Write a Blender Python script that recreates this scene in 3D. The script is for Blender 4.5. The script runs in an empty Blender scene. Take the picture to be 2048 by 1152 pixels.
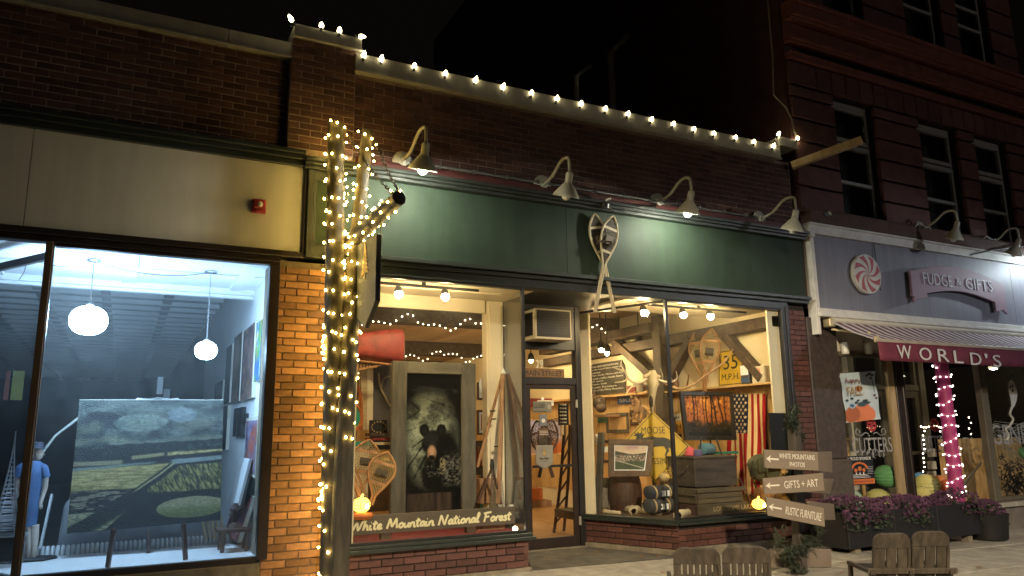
import bpy, bmesh, math, random
import numpy as np
from mathutils import Vector, Matrix
random.seed(7)
R = math.radians
sc = bpy.context.scene
COL = sc.collection

# ---------------------------------------------------------------- camera
F_PX, YAW, PITCH, ROLL = 1499.0, R(27.23), R(11.06), R(-0.84)
CAM = Vector((0.0, -7.0, 1.38))
_f = Vector((math.sin(YAW) * math.cos(PITCH), math.cos(YAW) * math.cos(PITCH), math.sin(PITCH)))
_r = Vector((math.cos(YAW), -math.sin(YAW), 0))
_u = _r.cross(_f)
_R = _r * math.cos(ROLL) + _u * math.sin(ROLL)
_U = -_r * math.sin(ROLL) + _u * math.cos(ROLL)
cam = bpy.data.cameras.new('camera')
cam.sensor_width = 36
cam.lens = F_PX / 2048 * 36
cam.clip_start = 0.05
cam.clip_end = 500
camo = bpy.data.objects.new('camera', cam)
COL.objects.link(camo)
m = Matrix.Identity(4)
for i in range(3):
    m[i][0], m[i][1], m[i][2], m[i][3] = _R[i], _U[i], -_f[i], CAM[i]
camo.matrix_world = m
sc.camera = camo

# ---------------------------------------------------------------- night sky, exposure, sampling
w = bpy.data.worlds.new('World')
sc.world = w
w.use_nodes = True
nt = w.node_tree
sky = nt.nodes.new('ShaderNodeTexSky')
sky.sky_type = 'NISHITA'
sky.sun_disc = False
sky.sun_elevation = R(-6)
sky.sun_rotation = R(120)
bg = nt.nodes['Background']
mixn = nt.nodes.new('ShaderNodeMix'); mixn.data_type = 'RGBA'; mixn.blend_type = 'ADD'
mixn.inputs[0].default_value = 1
mixn.inputs[7].default_value = (0.016, 0.012, 0.009, 1)     # town glow on a low overcast
nt.links.new(sky.outputs[0], mixn.inputs[6])
nt.links.new(mixn.outputs[2], bg.inputs[0])
bg.inputs[1].default_value = 0.06
sc.view_settings.view_transform = 'Standard'
sc.view_settings.look = 'None'
sc.view_settings.gamma = 1
sc.view_settings.exposure = 1.3
sc.view_settings.use_curve_mapping = False
sc.render.engine = 'CYCLES'
cy = sc.cycles
cy.use_denoising = True
try:
    cy.denoiser = 'OPENIMAGEDENOISE'
except Exception:
    pass
cy.max_bounces = 7; cy.diffuse_bounces = 4; cy.glossy_bounces = 4; cy.transmission_bounces = 4
cy.transparent_max_bounces = 32
cy.sample_clamp_indirect = 4
cy.caustics_reflective = False; cy.caustics_refractive = False
cy.use_light_tree = True

# street lamps of the road behind the photographer (the lamp posts themselves are built further down)
def street_light(p, aim, energy, colr, cone, rad=0.16):
    l = bpy.data.lights.new('street_light', 'SPOT')
    l.energy = energy; l.color = colr; l.shadow_soft_size = rad; l.spot_size = R(cone); l.spot_blend = .55
    o = bpy.data.objects.new('street_light', l); o.location = (p[0], p[1], p[2] + .2); COL.objects.link(o)
    o.rotation_euler = (Vector(aim) - o.location).to_track_quat('-Z', 'Y').to_euler()
LAMP_A = (0.5, -11.0, 5.2)      # hooded lamps: their light stays below about their own height
LAMP_B = (14.5, -8.5, 5.0)
LAMP_C = (17.0, -19.0, 9.0)     # bare lamp far down the road, reaching the upper storeys
street_light(LAMP_A, (6.0, -1.8, -1.6), 2700, (1, .80, .54), 56)
street_light(LAMP_B, (10.5, -1.5, -1.0), 270, (.86, .90, 1), 80)
_l = bpy.data.lights.new('far_street_light', 'POINT'); _l.energy = 210; _l.color = (1, .86, .72); _l.shadow_soft_size = .25
_o = bpy.data.objects.new('far_street_light', _l); _o.location = LAMP_C; COL.objects.link(_o)

# ---------------------------------------------------------------- a ray through a pixel of the photo, cut with a plane of the place
def _ray(px, py):
    return _R * ((px - 1024) / F_PX) - _U * ((py - 576) / F_PX) + _f
def at(px, py, Y):
    d = _ray(px, py); return CAM + d * ((Y - CAM.y) / d.y)
def atX(px, py, X):
    d = _ray(px, py); return CAM + d * ((X - CAM.x) / d.x)
def atZ(px, py, Z):
    d = _ray(px, py); return CAM + d * ((Z - CAM.z) / d.z)
def gz(x):
    return -0.017 * (x - 5.65)

# ---------------------------------------------------------------- materials
_mats = {}
def lin(c):
    return tuple((x / 12.92 if x <= .04045 else ((x + .055) / 1.055) ** 2.4) for x in c[:3])
def _new(name):
    mt = bpy.data.materials.new(name); mt.use_nodes = True
    n = mt.node_tree; b = n.nodes['Principled BSDF']
    return mt, n, b
def _bump(n, b, sock, strength, dist=.01):
    bp = n.nodes.new('ShaderNodeBump'); bp.inputs['Strength'].default_value = strength; bp.inputs['Distance'].default_value = dist
    n.links.new(sock, bp.inputs['Height']); n.links.new(bp.outputs[0], b.inputs['Normal'])
def _noise(n, scale, detail=6, rough=.6, vec=None, st=None, coord='Object'):
    tc = n.nodes.new('ShaderNodeTexCoord')
    src = tc.outputs[coord]
    if st:
        mp = n.nodes.new('ShaderNodeMapping'); mp.inputs['Scale'].default_value = st
        n.links.new(src, mp.inputs[0]); src = mp.outputs[0]
    nz = n.nodes.new('ShaderNodeTexNoise'); nz.inputs['Scale'].default_value = scale
    nz.inputs['Detail'].default_value = detail; nz.inputs['Roughness'].default_value = rough
    n.links.new(src, nz.inputs['Vector'])
    return nz
def _ramp(n, sock, stops):
    r = n.nodes.new('ShaderNodeValToRGB'); e = r.color_ramp.elements
    while len(e) < len(stops): e.new(.5)
    for k, (p, c) in enumerate(stops):
        e[k].position = p; e[k].color = (*c, 1)
    n.links.new(sock, r.inputs[0]); return r
def mat(name, col, rough=.6, metal=0, var=.18, vs=6, bump=.0, bs=60, st=None, spec=.5, island=0, streak=0):
    """surface with mottled colour (two noise sizes), fine relief and an optional tone shift from piece to piece"""
    if name in _mats: return _mats[name]
    mt, n, b = _new(name)
    b.inputs['Roughness'].default_value = rough; b.inputs['Metallic'].default_value = metal
    b.inputs['Specular IOR Level'].default_value = spec
    nz = _noise(n, vs, st=st)
    lo = tuple(c * (1 - var) for c in col); hi = tuple(min(1, c * (1 + var)) for c in col)
    rp = _ramp(n, nz.outputs[0], [(.3, lo), (.5, col), (.72, hi)])
    out = rp.outputs[0]
    if island:
        out = _island(n, out, island)
    if streak:   # rain streaks and grime: noise drawn out downwards, plus a few speckles
        s1 = _noise(n, 7, detail=5, st=(1, 1, .07)); s2 = _noise(n, 90, detail=2)
        r1 = _ramp(n, s1.outputs[0], [(.42, (1 - streak,) * 3), (.62, (1, 1, 1))]); r2 = _ramp(n, s2.outputs[0], [(.26, (1 - streak,) * 3), (.34, (1, 1, 1))])
        for rr in (r1, r2):
            mx = n.nodes.new('ShaderNodeMix'); mx.data_type = 'RGBA'; mx.blend_type = 'MULTIPLY'; mx.inputs[0].default_value = 1
            n.links.new(out, mx.inputs[6]); n.links.new(rr.outputs[0], mx.inputs[7]); out = mx.outputs[2]
    n.links.new(out, b.inputs['Base Color'])
    if bump: _bump(n, b, _noise(n, bs, st=st).outputs[0], bump)
    _mats[name] = mt; return mt
def _island(n, sock, amt):
    g = n.nodes.new('ShaderNodeNewGeometry'); oi = n.nodes.new('ShaderNodeObjectInfo')
    a = n.nodes.new('ShaderNodeMath'); a.operation = 'ADD'; n.links.new(g.outputs['Random Per Island'], a.inputs[0]); n.links.new(oi.outputs['Random'], a.inputs[1])
    fr = n.nodes.new('ShaderNodeMath'); fr.operation = 'FRACT'; n.links.new(a.outputs[0], fr.inputs[0])
    mr = n.nodes.new('ShaderNodeMapRange'); mr.inputs[3].default_value = 1 - amt; mr.inputs[4].default_value = 1 + amt
    n.links.new(fr.outputs[0], mr.inputs[0])
    hs = n.nodes.new('ShaderNodeHueSaturation'); n.links.new(mr.outputs[0], hs.inputs['Value']); n.links.new(sock, hs.inputs['Color'])
    return hs.outputs[0]
def wood(name, c1, c2, st=(1, 1, 14), scale=5, rough=.65, bump=.25, island=.15):
    """grain: noise squeezed along two axes"""
    if name in _mats: return _mats[name]
    mt, n, b = _new(name); b.inputs['Roughness'].default_value = rough
    nz = _noise(n, scale, detail=9, rough=.65, st=st)
    rp = _ramp(n, nz.outputs[0], [(.32, c1), (.5, tuple((a + d) / 2 for a, d in zip(c1, c2))), (.68, c2)])
    n.links.new(_island(n, rp.outputs[0], island), b.inputs['Base Color'])
    if bump: _bump(n, b, nz.outputs[0], bump)
    _mats[name] = mt; return mt
def glow(name, col, strength, rough=.4):
    if name in _mats: return _mats[name]
    mt, n, b = _new(name)
    b.inputs['Base Color'].default_value = (*[min(.8, c) for c in col], 1)
    b.inputs['Emission Color'].default_value = (*col, 1); b.inputs['Emission Strength'].default_value = strength
    b.inputs['Roughness'].default_value = rough
    _mats[name] = mt; return mt
def glass(name='shop_glass', tint=(.97, .985, .98), smear_haze=.006):
    if name in _mats: return _mats[name]
    mt = bpy.data.materials.new(name); mt.use_nodes = True; n = mt.node_tree
    n.nodes.remove(n.nodes['Principled BSDF']); o = n.nodes['Material Output']
    tr = n.nodes.new('ShaderNodeBsdfTransparent'); tr.inputs[0].default_value = (*tint, 1)
    gl = n.nodes.new('ShaderNodeBsdfGlossy'); gl.inputs['Roughness'].default_value = .015
    lw = n.nodes.new('ShaderNodeLayerWeight'); lw.inputs[0].default_value = .5
    pw = n.nodes.new('ShaderNodeMath'); pw.operation = 'POWER'; pw.inputs[1].default_value = 5; n.links.new(lw.outputs['Facing'], pw.inputs[0])
    fr = n.nodes.new('ShaderNodeMath'); fr.operation = 'MULTIPLY_ADD'; fr.inputs[1].default_value = .85; fr.inputs[2].default_value = .028
    n.links.new(pw.outputs[0], fr.inputs[0])
    nz = _noise(n, 9, detail=8); mr = n.nodes.new('ShaderNodeMapRange')    # faint smears, over an even haze added for veiling glare
    mr.inputs[1].default_value = .45; mr.inputs[2].default_value = .8; mr.inputs[3].default_value = smear_haze; mr.inputs[4].default_value = smear_haze * 1.8
    n.links.new(nz.outputs[0], mr.inputs[0])
    df = n.nodes.new('ShaderNodeBsdfTranslucent'); df.inputs[0].default_value = (.8, .8, .78, 1)    # haze lit from behind, in place of lens glare round the lamps
    m1 = n.nodes.new('ShaderNodeMixShader'); m2 = n.nodes.new('ShaderNodeMixShader')
    n.links.new(fr.outputs[0], m1.inputs[0]); n.links.new(tr.outputs[0], m1.inputs[1]); n.links.new(gl.outputs[0], m1.inputs[2])
    n.links.new(mr.outputs[0], m2.inputs[0]); n.links.new(m1.outputs[0], m2.inputs[1]); n.links.new(df.outputs[0], m2.inputs[2])
    n.links.new(m2.outputs[0], o.inputs[0])
    _mats[name] = mt; return mt
def printed(rough=.5, bump=0, spec=.4, name=None):
    """flat print or paint whose colours come with the mesh"""
    key = name or 'printed_%d_%d' % (rough * 100, bump * 100)
    if key in _mats: return _mats[key]
    mt, n, b = _new(key); b.inputs['Roughness'].default_value = rough; b.inputs['Specular IOR Level'].default_value = spec
    a = n.nodes.new('ShaderNodeVertexColor'); a.layer_name = 'print'
    n.links.new(a.outputs[0], b.inputs['Base Color'])
    if bump: _bump(n, b, _noise(n, 55, st=(1, 1, 2.2)).outputs[0], bump, .02)
    _mats[key] = mt; return mt

# ---------------------------------------------------------------- mesh builder
WPOS = {}
class MB:
    def __init__(s, M=None):
        s.v = []; s.f = []; s.M = M
    def add(s, vs, fs):
        b = len(s.v)
        for p in vs:
            p = Vector(p); s.v.append(s.M @ p if s.M else p)
        s.f += [tuple(b + i for i in f) for f in fs]; return s
    def box(s, a, c):
        x0, y0, z0 = a; x1, y1, z1 = c
        x0, x1 = min(x0, x1), max(x0, x1); y0, y1 = min(y0, y1), max(y0, y1); z0, z1 = min(z0, z1), max(z0, z1)
        return s.add([(x0, y0, z0), (x1, y0, z0), (x1, y1, z0), (x0, y1, z0), (x0, y0, z1), (x1, y0, z1), (x1, y1, z1), (x0, y1, z1)],
                     [(0, 3, 2, 1), (4, 5, 6, 7), (0, 1, 5, 4), (1, 2, 6, 5), (2, 3, 7, 6), (3, 0, 4, 7)])
    def hexa(s, q, off):
        """a quad of four points made thick by the vector off"""
        q = [Vector(p) for p in q]; o = Vector(off)
        n = (q[1] - q[0]).cross(q[3] - q[0])
        fs = [(0, 1, 2, 3), (7, 6, 5, 4), (0, 4, 5, 1), (1, 5, 6, 2), (2, 6, 7, 3), (3, 7, 4, 0)]
        if n.dot(o) > 0: fs = [tuple(reversed(f)) for f in fs]
        return s.add(q + [p + o for p in q], fs)
    def beam(s, p, q, w, h, up=(0, 0, 1)):
        p = Vector(p); q = Vector(q); d = (q - p).normalized(); u = Vector(up)
        r = d.cross(u)
        if r.length < 1e-4: r = d.cross(Vector((0, 1, 0)))
        r.normalize(); u = r.cross(d)
        a = [p - r * w / 2 - u * h / 2, p + r * w / 2 - u * h / 2, p + r * w / 2 + u * h / 2, p - r * w / 2 + u * h / 2]
        return s.add(a + [x + (q - p) for x in a], [(0, 1, 2, 3), (7, 6, 5, 4), (0, 4, 5, 1), (1, 5, 6, 2), (2, 6, 7, 3), (3, 7, 4, 0)])
    def tube(s, pts, r, n=8, closed=False, cap=True, flat=None):
        pts = [Vector(p) for p in pts]; N = len(pts)
        if not isinstance(r, (list, tuple)): r = [r] * N
        vs = []; fs = []; prev = None
        for i, p in enumerate(pts):
            if closed: t = pts[(i + 1) % N] - pts[i - 1]
            else: t = pts[min(i + 1, N - 1)] - pts[max(i - 1, 0)]
            if t.length < 1e-9: t = Vector((0, 0, 1))
            t.normalize()
            if prev is None:
                a = Vector((0, 0, 1)) if abs(t.z) < .9 else Vector((1, 0, 0))
                x = t.cross(a).normalized()
            else:
                x = prev - t * prev.dot(t)
                x = x.normalized() if x.length > 1e-6 else t.orthogonal().normalized()
            prev = x; y = t.cross(x)
            for k in range(n):
                an = 2 * math.pi * k / n
                d = x * math.cos(an) + y * math.sin(an)
                if flat is not None:
                    fv = Vector(flat[0]); d = d - fv * d.dot(fv) * (1 - flat[1])
                vs.append(p + d * r[i])
        L = N if closed else N - 1
        for i in range(L):
            for k in range(n):
                a = i * n + k; b_ = i * n + (k + 1) % n; c = ((i + 1) % N) * n
                fs.append((a, b_, c + (k + 1) % n, c + k))
        if cap and not closed:
            fs.append(tuple(reversed(range(n)))); fs.append(tuple((N - 1) * n + k for k in range(n)))
        return s.add(vs, fs)
    def lathe(s, prof, c=(0, 0, 0), n=20, axis=None, squash=1.0):
        """profile of (radius, height) turned about an axis"""
        c = Vector(c); ax = Vector(axis or (0, 0, 1)).normalized()
        x = ax.orthogonal().normalized(); y = ax.cross(x); vs = []; fs = []
        for (r, h) in prof:
            for k in range(n):
                an = 2 * math.pi * k / n
                vs.append(c + ax * h + (x * math.cos(an) + y * math.sin(an) * squash) * r)
        for i in range(len(prof) - 1):
            for k in range(n):
                a = i * n + k; b_ = i * n + (k + 1) % n
                fs.append((a, b_, b_ + n, a + n))
        fs.append(tuple(reversed(range(n)))); fs.append(tuple((len(prof) - 1) * n + k for k in range(n)))
        return s.add(vs, fs)
    def ball(s, c, r, n=12, m=8):
        r = r if isinstance(r, (tuple, list)) else (r, r, r); c = Vector(c)
        vs = [c + Vector((0, 0, -r[2]))]; fs = []
        for i in range(1, m):
            t = math.pi * i / m - math.pi / 2
            for k in range(n):
                a = 2 * math.pi * k / n
                vs.append(c + Vector((r[0] * math.cos(t) * math.cos(a), r[1] * math.cos(t) * math.sin(a), r[2] * math.sin(t))))
        vs.append(c + Vector((0, 0, r[2]))); T = len(vs) - 1
        for k in range(n):
            fs.append((0, 1 + (k + 1) % n, 1 + k)); fs.append((T, T - n + k, T - n + (k + 1) % n))
        for i in range(m - 2):
            for k in range(n):
                a = 1 + i * n + k; b_ = 1 + i * n + (k + 1) % n
                fs.append((a, b_, b_ + n, a + n))
        return s.add(vs, fs)
    def prism(s, poly, O, u, v, depth):
        """outline (list of 2D points) laid out from O along u and v, made thick along u x v"""
        O = Vector(O); u = Vector(u); v = Vector(v); nrm = u.cross(v).normalized()
        A = [O + u * x + v * y for x, y in poly]; k = len(A)
        fs = [tuple(reversed(range(k))), tuple(range(k, 2 * k))] + [(i, (i + 1) % k, k + (i + 1) % k, k + i) for i in range(k)]
        return s.add(A + [p + nrm * depth for p in A], fs)

def _mesh(name, mb, mt, off, smooth, bevel):
    me = bpy.data.meshes.new(name)
    me.from_pydata([tuple(p - off) for p in mb.v], [], mb.f)
    if mt: me.materials.append(mt)
    if bevel:
        bm = bmesh.new(); bm.from_mesh(me)
        bmesh.ops.bevel(bm, geom=[e for e in bm.edges], offset=bevel, segments=1, affect='EDGES', profile=.5)
        bm.to_mesh(me); bm.free()
    if smooth:
        me.polygons.foreach_set('use_smooth', [True] * len(me.polygons))
        if smooth != 2:
            try: me.set_sharp_from_angle(angle=R(40))
            except Exception: pass
    me.update(); return me
def build(mb, name, mt, parent=None, smooth=0, bevel=0, label=None, cat=None, group=None, kind=None):
    if parent is not None: off = WPOS[parent.name]
    else:
        xs = np.array([tuple(p) for p in mb.v]); lo, hi = xs.min(0), xs.max(0)
        off = Vector(((lo[0] + hi[0]) / 2, (lo[1] + hi[1]) / 2, lo[2]))
    o = bpy.data.objects.new(name, _mesh(name, mb, mt, off, smooth, bevel)); COL.objects.link(o)
    if parent is not None: o.parent = parent
    else: o.location = off
    WPOS[o.name] = off
    tag(o, label, cat, group, kind); return o
def tag(o, label=None, cat=None, group=None, kind=None):
    if label: o['label'] = label
    if cat: o['category'] = cat
    if group: o['group'] = group
    if kind: o['kind'] = kind
    return o
def thing(name, loc, label=None, cat=None, group=None, kind=None):
    o = bpy.data.objects.new(name, None); COL.objects.link(o); o.location = loc; o.empty_display_size = .1
    WPOS[o.name] = Vector(loc); return tag(o, label, cat, group, kind)
def inst(me, name, parent, M):
    """one more piece that shares its mesh"""
    o = bpy.data.objects.new(name, me); COL.objects.link(o)
    if parent is not None:
        o.parent = parent; o.matrix_local = Matrix.Translation(-WPOS[parent.name]) @ M
        WPOS[o.name] = WPOS[parent.name]
    else:
        o.matrix_world = M; WPOS[o.name] = M.translation.copy()
    return o
def frameM(O, x, y, z):
    M = Matrix.Identity(4)
    for i in range(3): M[i][0], M[i][1], M[i][2], M[i][3] = x[i], y[i], z[i], O[i]
    return M

# ---------------------------------------------------------------- lettering
def text_mb(body, center, u, v, width, height, depth=.003, squeeze=True, space=1.0):
    """block letters fitted in width x height around center, raised along u x v"""
    cu = bpy.data.curves.new('t', 'FONT'); cu.body = body; cu.size = 1; cu.extrude = .0; cu.align_x = 'CENTER'; cu.align_y = 'CENTER'
    cu.space_character = space; cu.resolution_u = 3
    o = bpy.data.objects.new('t', cu); COL.objects.link(o)
    dg = bpy.context.evaluated_depsgraph_get()
    me = bpy.data.meshes.new_from_object(o.evaluated_get(dg))
    bm = bmesh.new(); bm.from_mesh(me)
    g = bmesh.ops.extrude_face_region(bm, geom=bm.faces[:])
    for e in g['geom']:
        if isinstance(e, bmesh.types.BMVert): e.co.z += 1
    vs = np.array([v_.co[:] for v_ in bm.verts]); bm.verts.index_update()
    fs = [tuple(q.index for q in f.verts) for f in bm.faces]
    bm.free(); bpy.data.objects.remove(o); bpy.data.meshes.remove(me); bpy.data.curves.remove(cu)
    lo, hi = vs.min(0), vs.max(0); c = (lo + hi) / 2; d = hi - lo
    sx = width / d[0]; sy = height / d[1]
    u = Vector(u).normalized(); v = Vector(v).normalized(); n = u.cross(v); C = Vector(center)
    mb = MB(); mb.add([C + u * ((p[0] - c[0]) * sx) + v * ((p[1] - c[1]) * sy) + n * (p[2] * depth) for p in vs], fs)
    return mb
HAND = {  # brush letters as strokes: (advance, [strokes])
 'W': (.86, [[(0, .95), (.1, .3), (.17, .05), (.3, .55), (.4, .72), (.46, .3), (.54, .06), (.7, .7), (.82, 1.05)]]),
 'M': (.8, [[(0, 0), (.06, .5), (.12, .95), (.22, .6), (.32, .2), (.44, .6), (.54, .95), (.6, .5), (.68, .0)]]),
 'N': (.7, [[(0, -.02), (.05, .5), (.1, .95), (.25, .5), (.42, .04), (.48, .5), (.56, 1.02)]]),
 'F': (.56, [[(.1, .93), (.09, .5), (.06, -.02)], [(-.06, .9), (.2, .95), (.5, 1.0)], [(.09, .5), (.25, .53), (.38, .55)]]),
 'h': (.4, [[(.06, 1), (.03, .5), (0, 0)], [(.02, .25), (.1, .45), (.2, .47), (.24, .3), (.26, .06), (.36, .04)]]),
 'i': (.22, [[(.02, .5), (.02, .2), (.07, .03), (.18, .06)], [(.04, .72), (.06, .74)]]),
 't': (.3, [[(.1, .88), (.08, .4), (.1, .08), (.24, .06)], [(-.06, .58), (.1, .6), (.26, .64)]]),
 'e': (.34, [[(.0, .2), (.14, .28), (.22, .4), (.14, .5), (.03, .38), (.0, .2), (.08, .04), (.2, .05), (.32, .14)]]),
 'o': (.36, [[(.16, .5), (.04, .4), (0, .2), (.08, .04), (.2, .08), (.27, .28), (.2, .47), (.14, .49), (.24, .4), (.36, .38)]]),
 'u': (.4, [[(0, .48), (0, .2), (.06, .04), (.18, .1), (.26, .3), (.28, .5), (.27, .2), (.3, .05), (.4, .08)]]),
 'n': (.4, [[(.02, .5), (.02, .25), (0, 0)], [(.02, .25), (.1, .44), (.2, .48), (.25, .35), (.26, .1), (.3, .03), (.4, .08)]]),
 'a': (.38, [[(.25, .44), (.14, .5), (.03, .36), (.01, .15), (.09, .04), (.2, .16), (.27, .45), (.27, .15), (.31, .04), (.4, .08)]]),
 'l': (.24, [[(.0, .1), (.1, .5), (.16, .85), (.1, 1), (.05, .8), (.04, .3), (.08, .05), (.22, .07)]]),
 'r': (.28, [[(.02, .5), (.03, .25), (.0, 0)], [(.03, .3), (.1, .45), (.18, .5), (.27, .44)]]),
 's': (.28, [[(.2, .44), (.1, .5), (.03, .4), (.12, .28), (.2, .16), (.12, .02), (-.02, .06)]]),
 'p': (.38, [[(.02, .5), (.02, .0), (0, -.35)], [(.02, .3), (.12, .48), (.24, .4), (.22, .12), (.1, .02), (.02, .12)]]),
 'y': (.38, [[(0, .48), (.02, .2), (.12, .1), (.24, .3)], [(.28, .5), (.26, .1), (.18, -.3), (.06, -.3)]]),
 'S': (.5, [[(.38, .88), (.2, 1), (.05, .8), (.2, .52), (.32, .25), (.2, .02), (-.04, .1)]]),
 'T': (.5, [[(.24, .95), (.22, .5), (.18, 0)], [(-.04, .9), (.2, .95), (.5, 1)]]),
 ' ': (.3, [])}
def crom(p, k=5):
    if len(p) < 3: return [Vector((*a, 0)) for a in p]
    P = [np.array(a, float) for a in p]; P = [2 * P[0] - P[1]] + P + [2 * P[-1] - P[-2]]; out = []
    for i in range(1, len(P) - 2):
        for j in range(k):
            t = j / k; a, b, c, d = P[i - 1], P[i], P[i + 1], P[i + 2]
            out.append(.5 * ((2 * b) + (c - a) * t + (2 * a - 5 * b + 4 * c - d) * t * t + (3 * b - a - 3 * c + d) * t ** 3))
    out.append(P[-2]); return out
def hand_mb(body, O, u, v, width, xh, r, slant=.12):
    tot = sum(HAND[c][0] for c in body); sx = width / tot; u = Vector(u).normalized(); v = Vector(v).normalized(); n = u.cross(v)
    mb = MB(); x = 0; O = Vector(O)
    for c in body:
        ad, st = HAND[c]
        for s_ in st:
            P = [O + u * ((x + q[0] + slant * q[1]) * sx) + v * (q[1] * xh) for q in crom(s_)]
            mb.tube(P, r, n=6, flat=(n, .3))
        x += ad
    return mb

# ---------------------------------------------------------------- pictures: a fine grid whose colours are worked out here
def fbm(x, y, seed=0, oct=5):
    rs = np.random.RandomState(seed); t = np.zeros_like(x); a = .5; f = 1.0
    for o in range(oct):
        g = rs.rand(64, 64); xx = x * f; yy = y * f
        xi = np.floor(xx).astype(int); yi = np.floor(yy).astype(int); fx = xx - xi; fy = yy - yi
        fx = fx * fx * (3 - 2 * fx); fy = fy * fy * (3 - 2 * fy)
        q = lambda i, j: g[(xi + i) % 64, (yi + j) % 64]
        t += a * ((q(0, 0) * (1 - fx) + q(1, 0) * fx) * (1 - fy) + (q(0, 1) * (1 - fx) + q(1, 1) * fx) * fy)
        a *= .5; f *= 2.03
    return t / (1 - .5 ** oct)
def mixc(a, b, t):
    t = np.clip(t, 0, 1)[..., None]; return np.asarray(a) * (1 - t) + np.asarray(b) * t
def sstep(a, b, x):
    t = np.clip((x - a) / (b - a), 0, 1); return t * t * (3 - 2 * t)
def picture(name, corners, fn, nx, ny, parent, mt=None, disp=None, label=None):
    """corners: lower left, lower right, upper right, upper left; fn(u, v) gives display colours"""
    bl, br, tr, tl = [np.array(c) for c in corners]
    U, V = np.meshgrid(np.linspace(0, 1, nx + 1), np.linspace(0, 1, ny + 1))
    P = (bl * ((1 - U) * (1 - V))[..., None] + br * (U * (1 - V))[..., None] + tr * (U * V)[..., None] + tl * ((1 - U) * V)[..., None])
    if disp is not None:
        n = np.cross(br - bl, tl - bl); n /= np.linalg.norm(n); P = P + disp(U, V)[..., None] * n
    off = np.array(WPOS[parent.name]) if parent is not None else P.reshape(-1, 3).mean(0)
    me = bpy.data.meshes.new(name)
    idx = np.arange((nx + 1) * (ny + 1)).reshape(ny + 1, nx + 1)
    fs = np.stack([idx[:-1, :-1], idx[:-1, 1:], idx[1:, 1:], idx[1:, :-1]], -1).reshape(-1, 4)
    me.from_pydata((P.reshape(-1, 3) - off).tolist(), [], fs.tolist())
    c = np.clip(fn(U, V).reshape(-1, 3), 0, 1)
    c = np.where(c <= .04045, c / 12.92, ((c + .055) / 1.055) ** 2.4)
    ca = me.color_attributes.new('print', 'FLOAT_COLOR', 'POINT')
    ca.data.foreach_set('color', np.concatenate([c, np.ones((len(c), 1))], 1).astype(np.float32).ravel())
    me.materials.append(mt or printed())
    if disp is not None: me.polygons.foreach_set('use_smooth', [True] * len(me.polygons))
    o = bpy.data.objects.new(name, me); COL.objects.link(o)
    if parent is not None: o.parent = parent
    else: o.location = off
    WPOS[o.name] = Vector(off); tag(o, label); return o
# ================================================================ materials of the street
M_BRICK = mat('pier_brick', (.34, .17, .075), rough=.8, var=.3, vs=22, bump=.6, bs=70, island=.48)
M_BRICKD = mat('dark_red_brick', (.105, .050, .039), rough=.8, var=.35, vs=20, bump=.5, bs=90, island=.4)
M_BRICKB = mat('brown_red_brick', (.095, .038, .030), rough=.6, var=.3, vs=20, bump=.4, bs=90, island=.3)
M_MORTAR = mat('mortar', (.20, .155, .105), rough=.95, var=.25, vs=30, bump=.6, bs=150)
M_MORTARD = mat('sooty_mortar', (.36, .27, .21), rough=.95, var=.25, vs=30, bump=.6, bs=150)
M_MORTARX = mat('dark_mortar', (.02, .016, .014), rough=.95, var=.3, vs=30, bump=.5, bs=150)
M_COPING = mat('coping_metal', (.38, .36, .31), rough=.5, streak=.2, var=.12, vs=2.5, bump=.06, bs=6)
M_GREEN = mat('dark_green_paint', (.027, .044, .029), rough=.62, spec=.2, streak=.12, var=.16, vs=3, bump=.12, bs=70)
M_GREEND = mat('black_green_trim', (.022, .028, .024), rough=.4, var=.25, vs=9, bump=.15, bs=50)
M_RED = mat('faded_red_paint', (.085, .022, .018), rough=.55, var=.35, vs=9, bump=.3, bs=60, st=(.4, 1, 2))
M_CREAM = mat('cream_board', (.62, .60, .52), rough=.6, streak=.08, var=.07, vs=1.6, bump=.06, bs=30)
M_BROWNM = mat('bronze_frame', (.026, .018, .016), rough=.35, var=.3, vs=7, bump=.08, bs=40)
M_BLACKF = mat('black_frame', (.016, .015, .016), rough=.42, var=.3, vs=8, bump=.1, bs=50)
M_CONC = mat('concrete', (.41, .38, .32), rough=.9, streak=.22, var=.2, vs=3, bump=.5, bs=120)
M_CURB = mat('stained_concrete', (.22, .19, .14), rough=.9, var=.35, vs=8, bump=.6, bs=90)
M_ASPH = mat('asphalt', (.055, .052, .05), rough=.9, var=.3, vs=12, bump=.7, bs=160)
M_MATTE = mat('entry_paving', (.10, .088, .07), rough=.9, var=.35, vs=6, bump=.6, bs=140)
M_GLASS = glass()
M_ROOF = mat('roof_felt', (.03, .03, .032), rough=.9, var=.2)
M_REDB = mat('red_stone_block', (.12, .050, .043), rough=.75, var=.3, vs=5, bump=.5, bs=45, island=.22)
M_REDS = mat('red_string_course', (.19, .062, .045), rough=.7, var=.25, vs=6, bump=.35, bs=45)
M_SASH = mat('sash_paint', (.36, .37, .37), rough=.5, var=.12, vs=8, bump=.1)
M_PURPLE = mat('purple_panel', (.20, .20, .245), rough=.55, streak=.15, var=.08, vs=2.5, bump=.1, bs=30)
M_WHITET = mat('white_trim', (.66, .65, .60), rough=.55, var=.16, vs=6, bump=.15, bs=40)
M_STONEC = mat('dark_pillar_stone', (.055, .042, .038), rough=.6, var=.35, vs=14, bump=.3, bs=110)
M_DARKIN = mat('dark_interior', (.025, .026, .03), rough=.9, var=.2)

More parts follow.
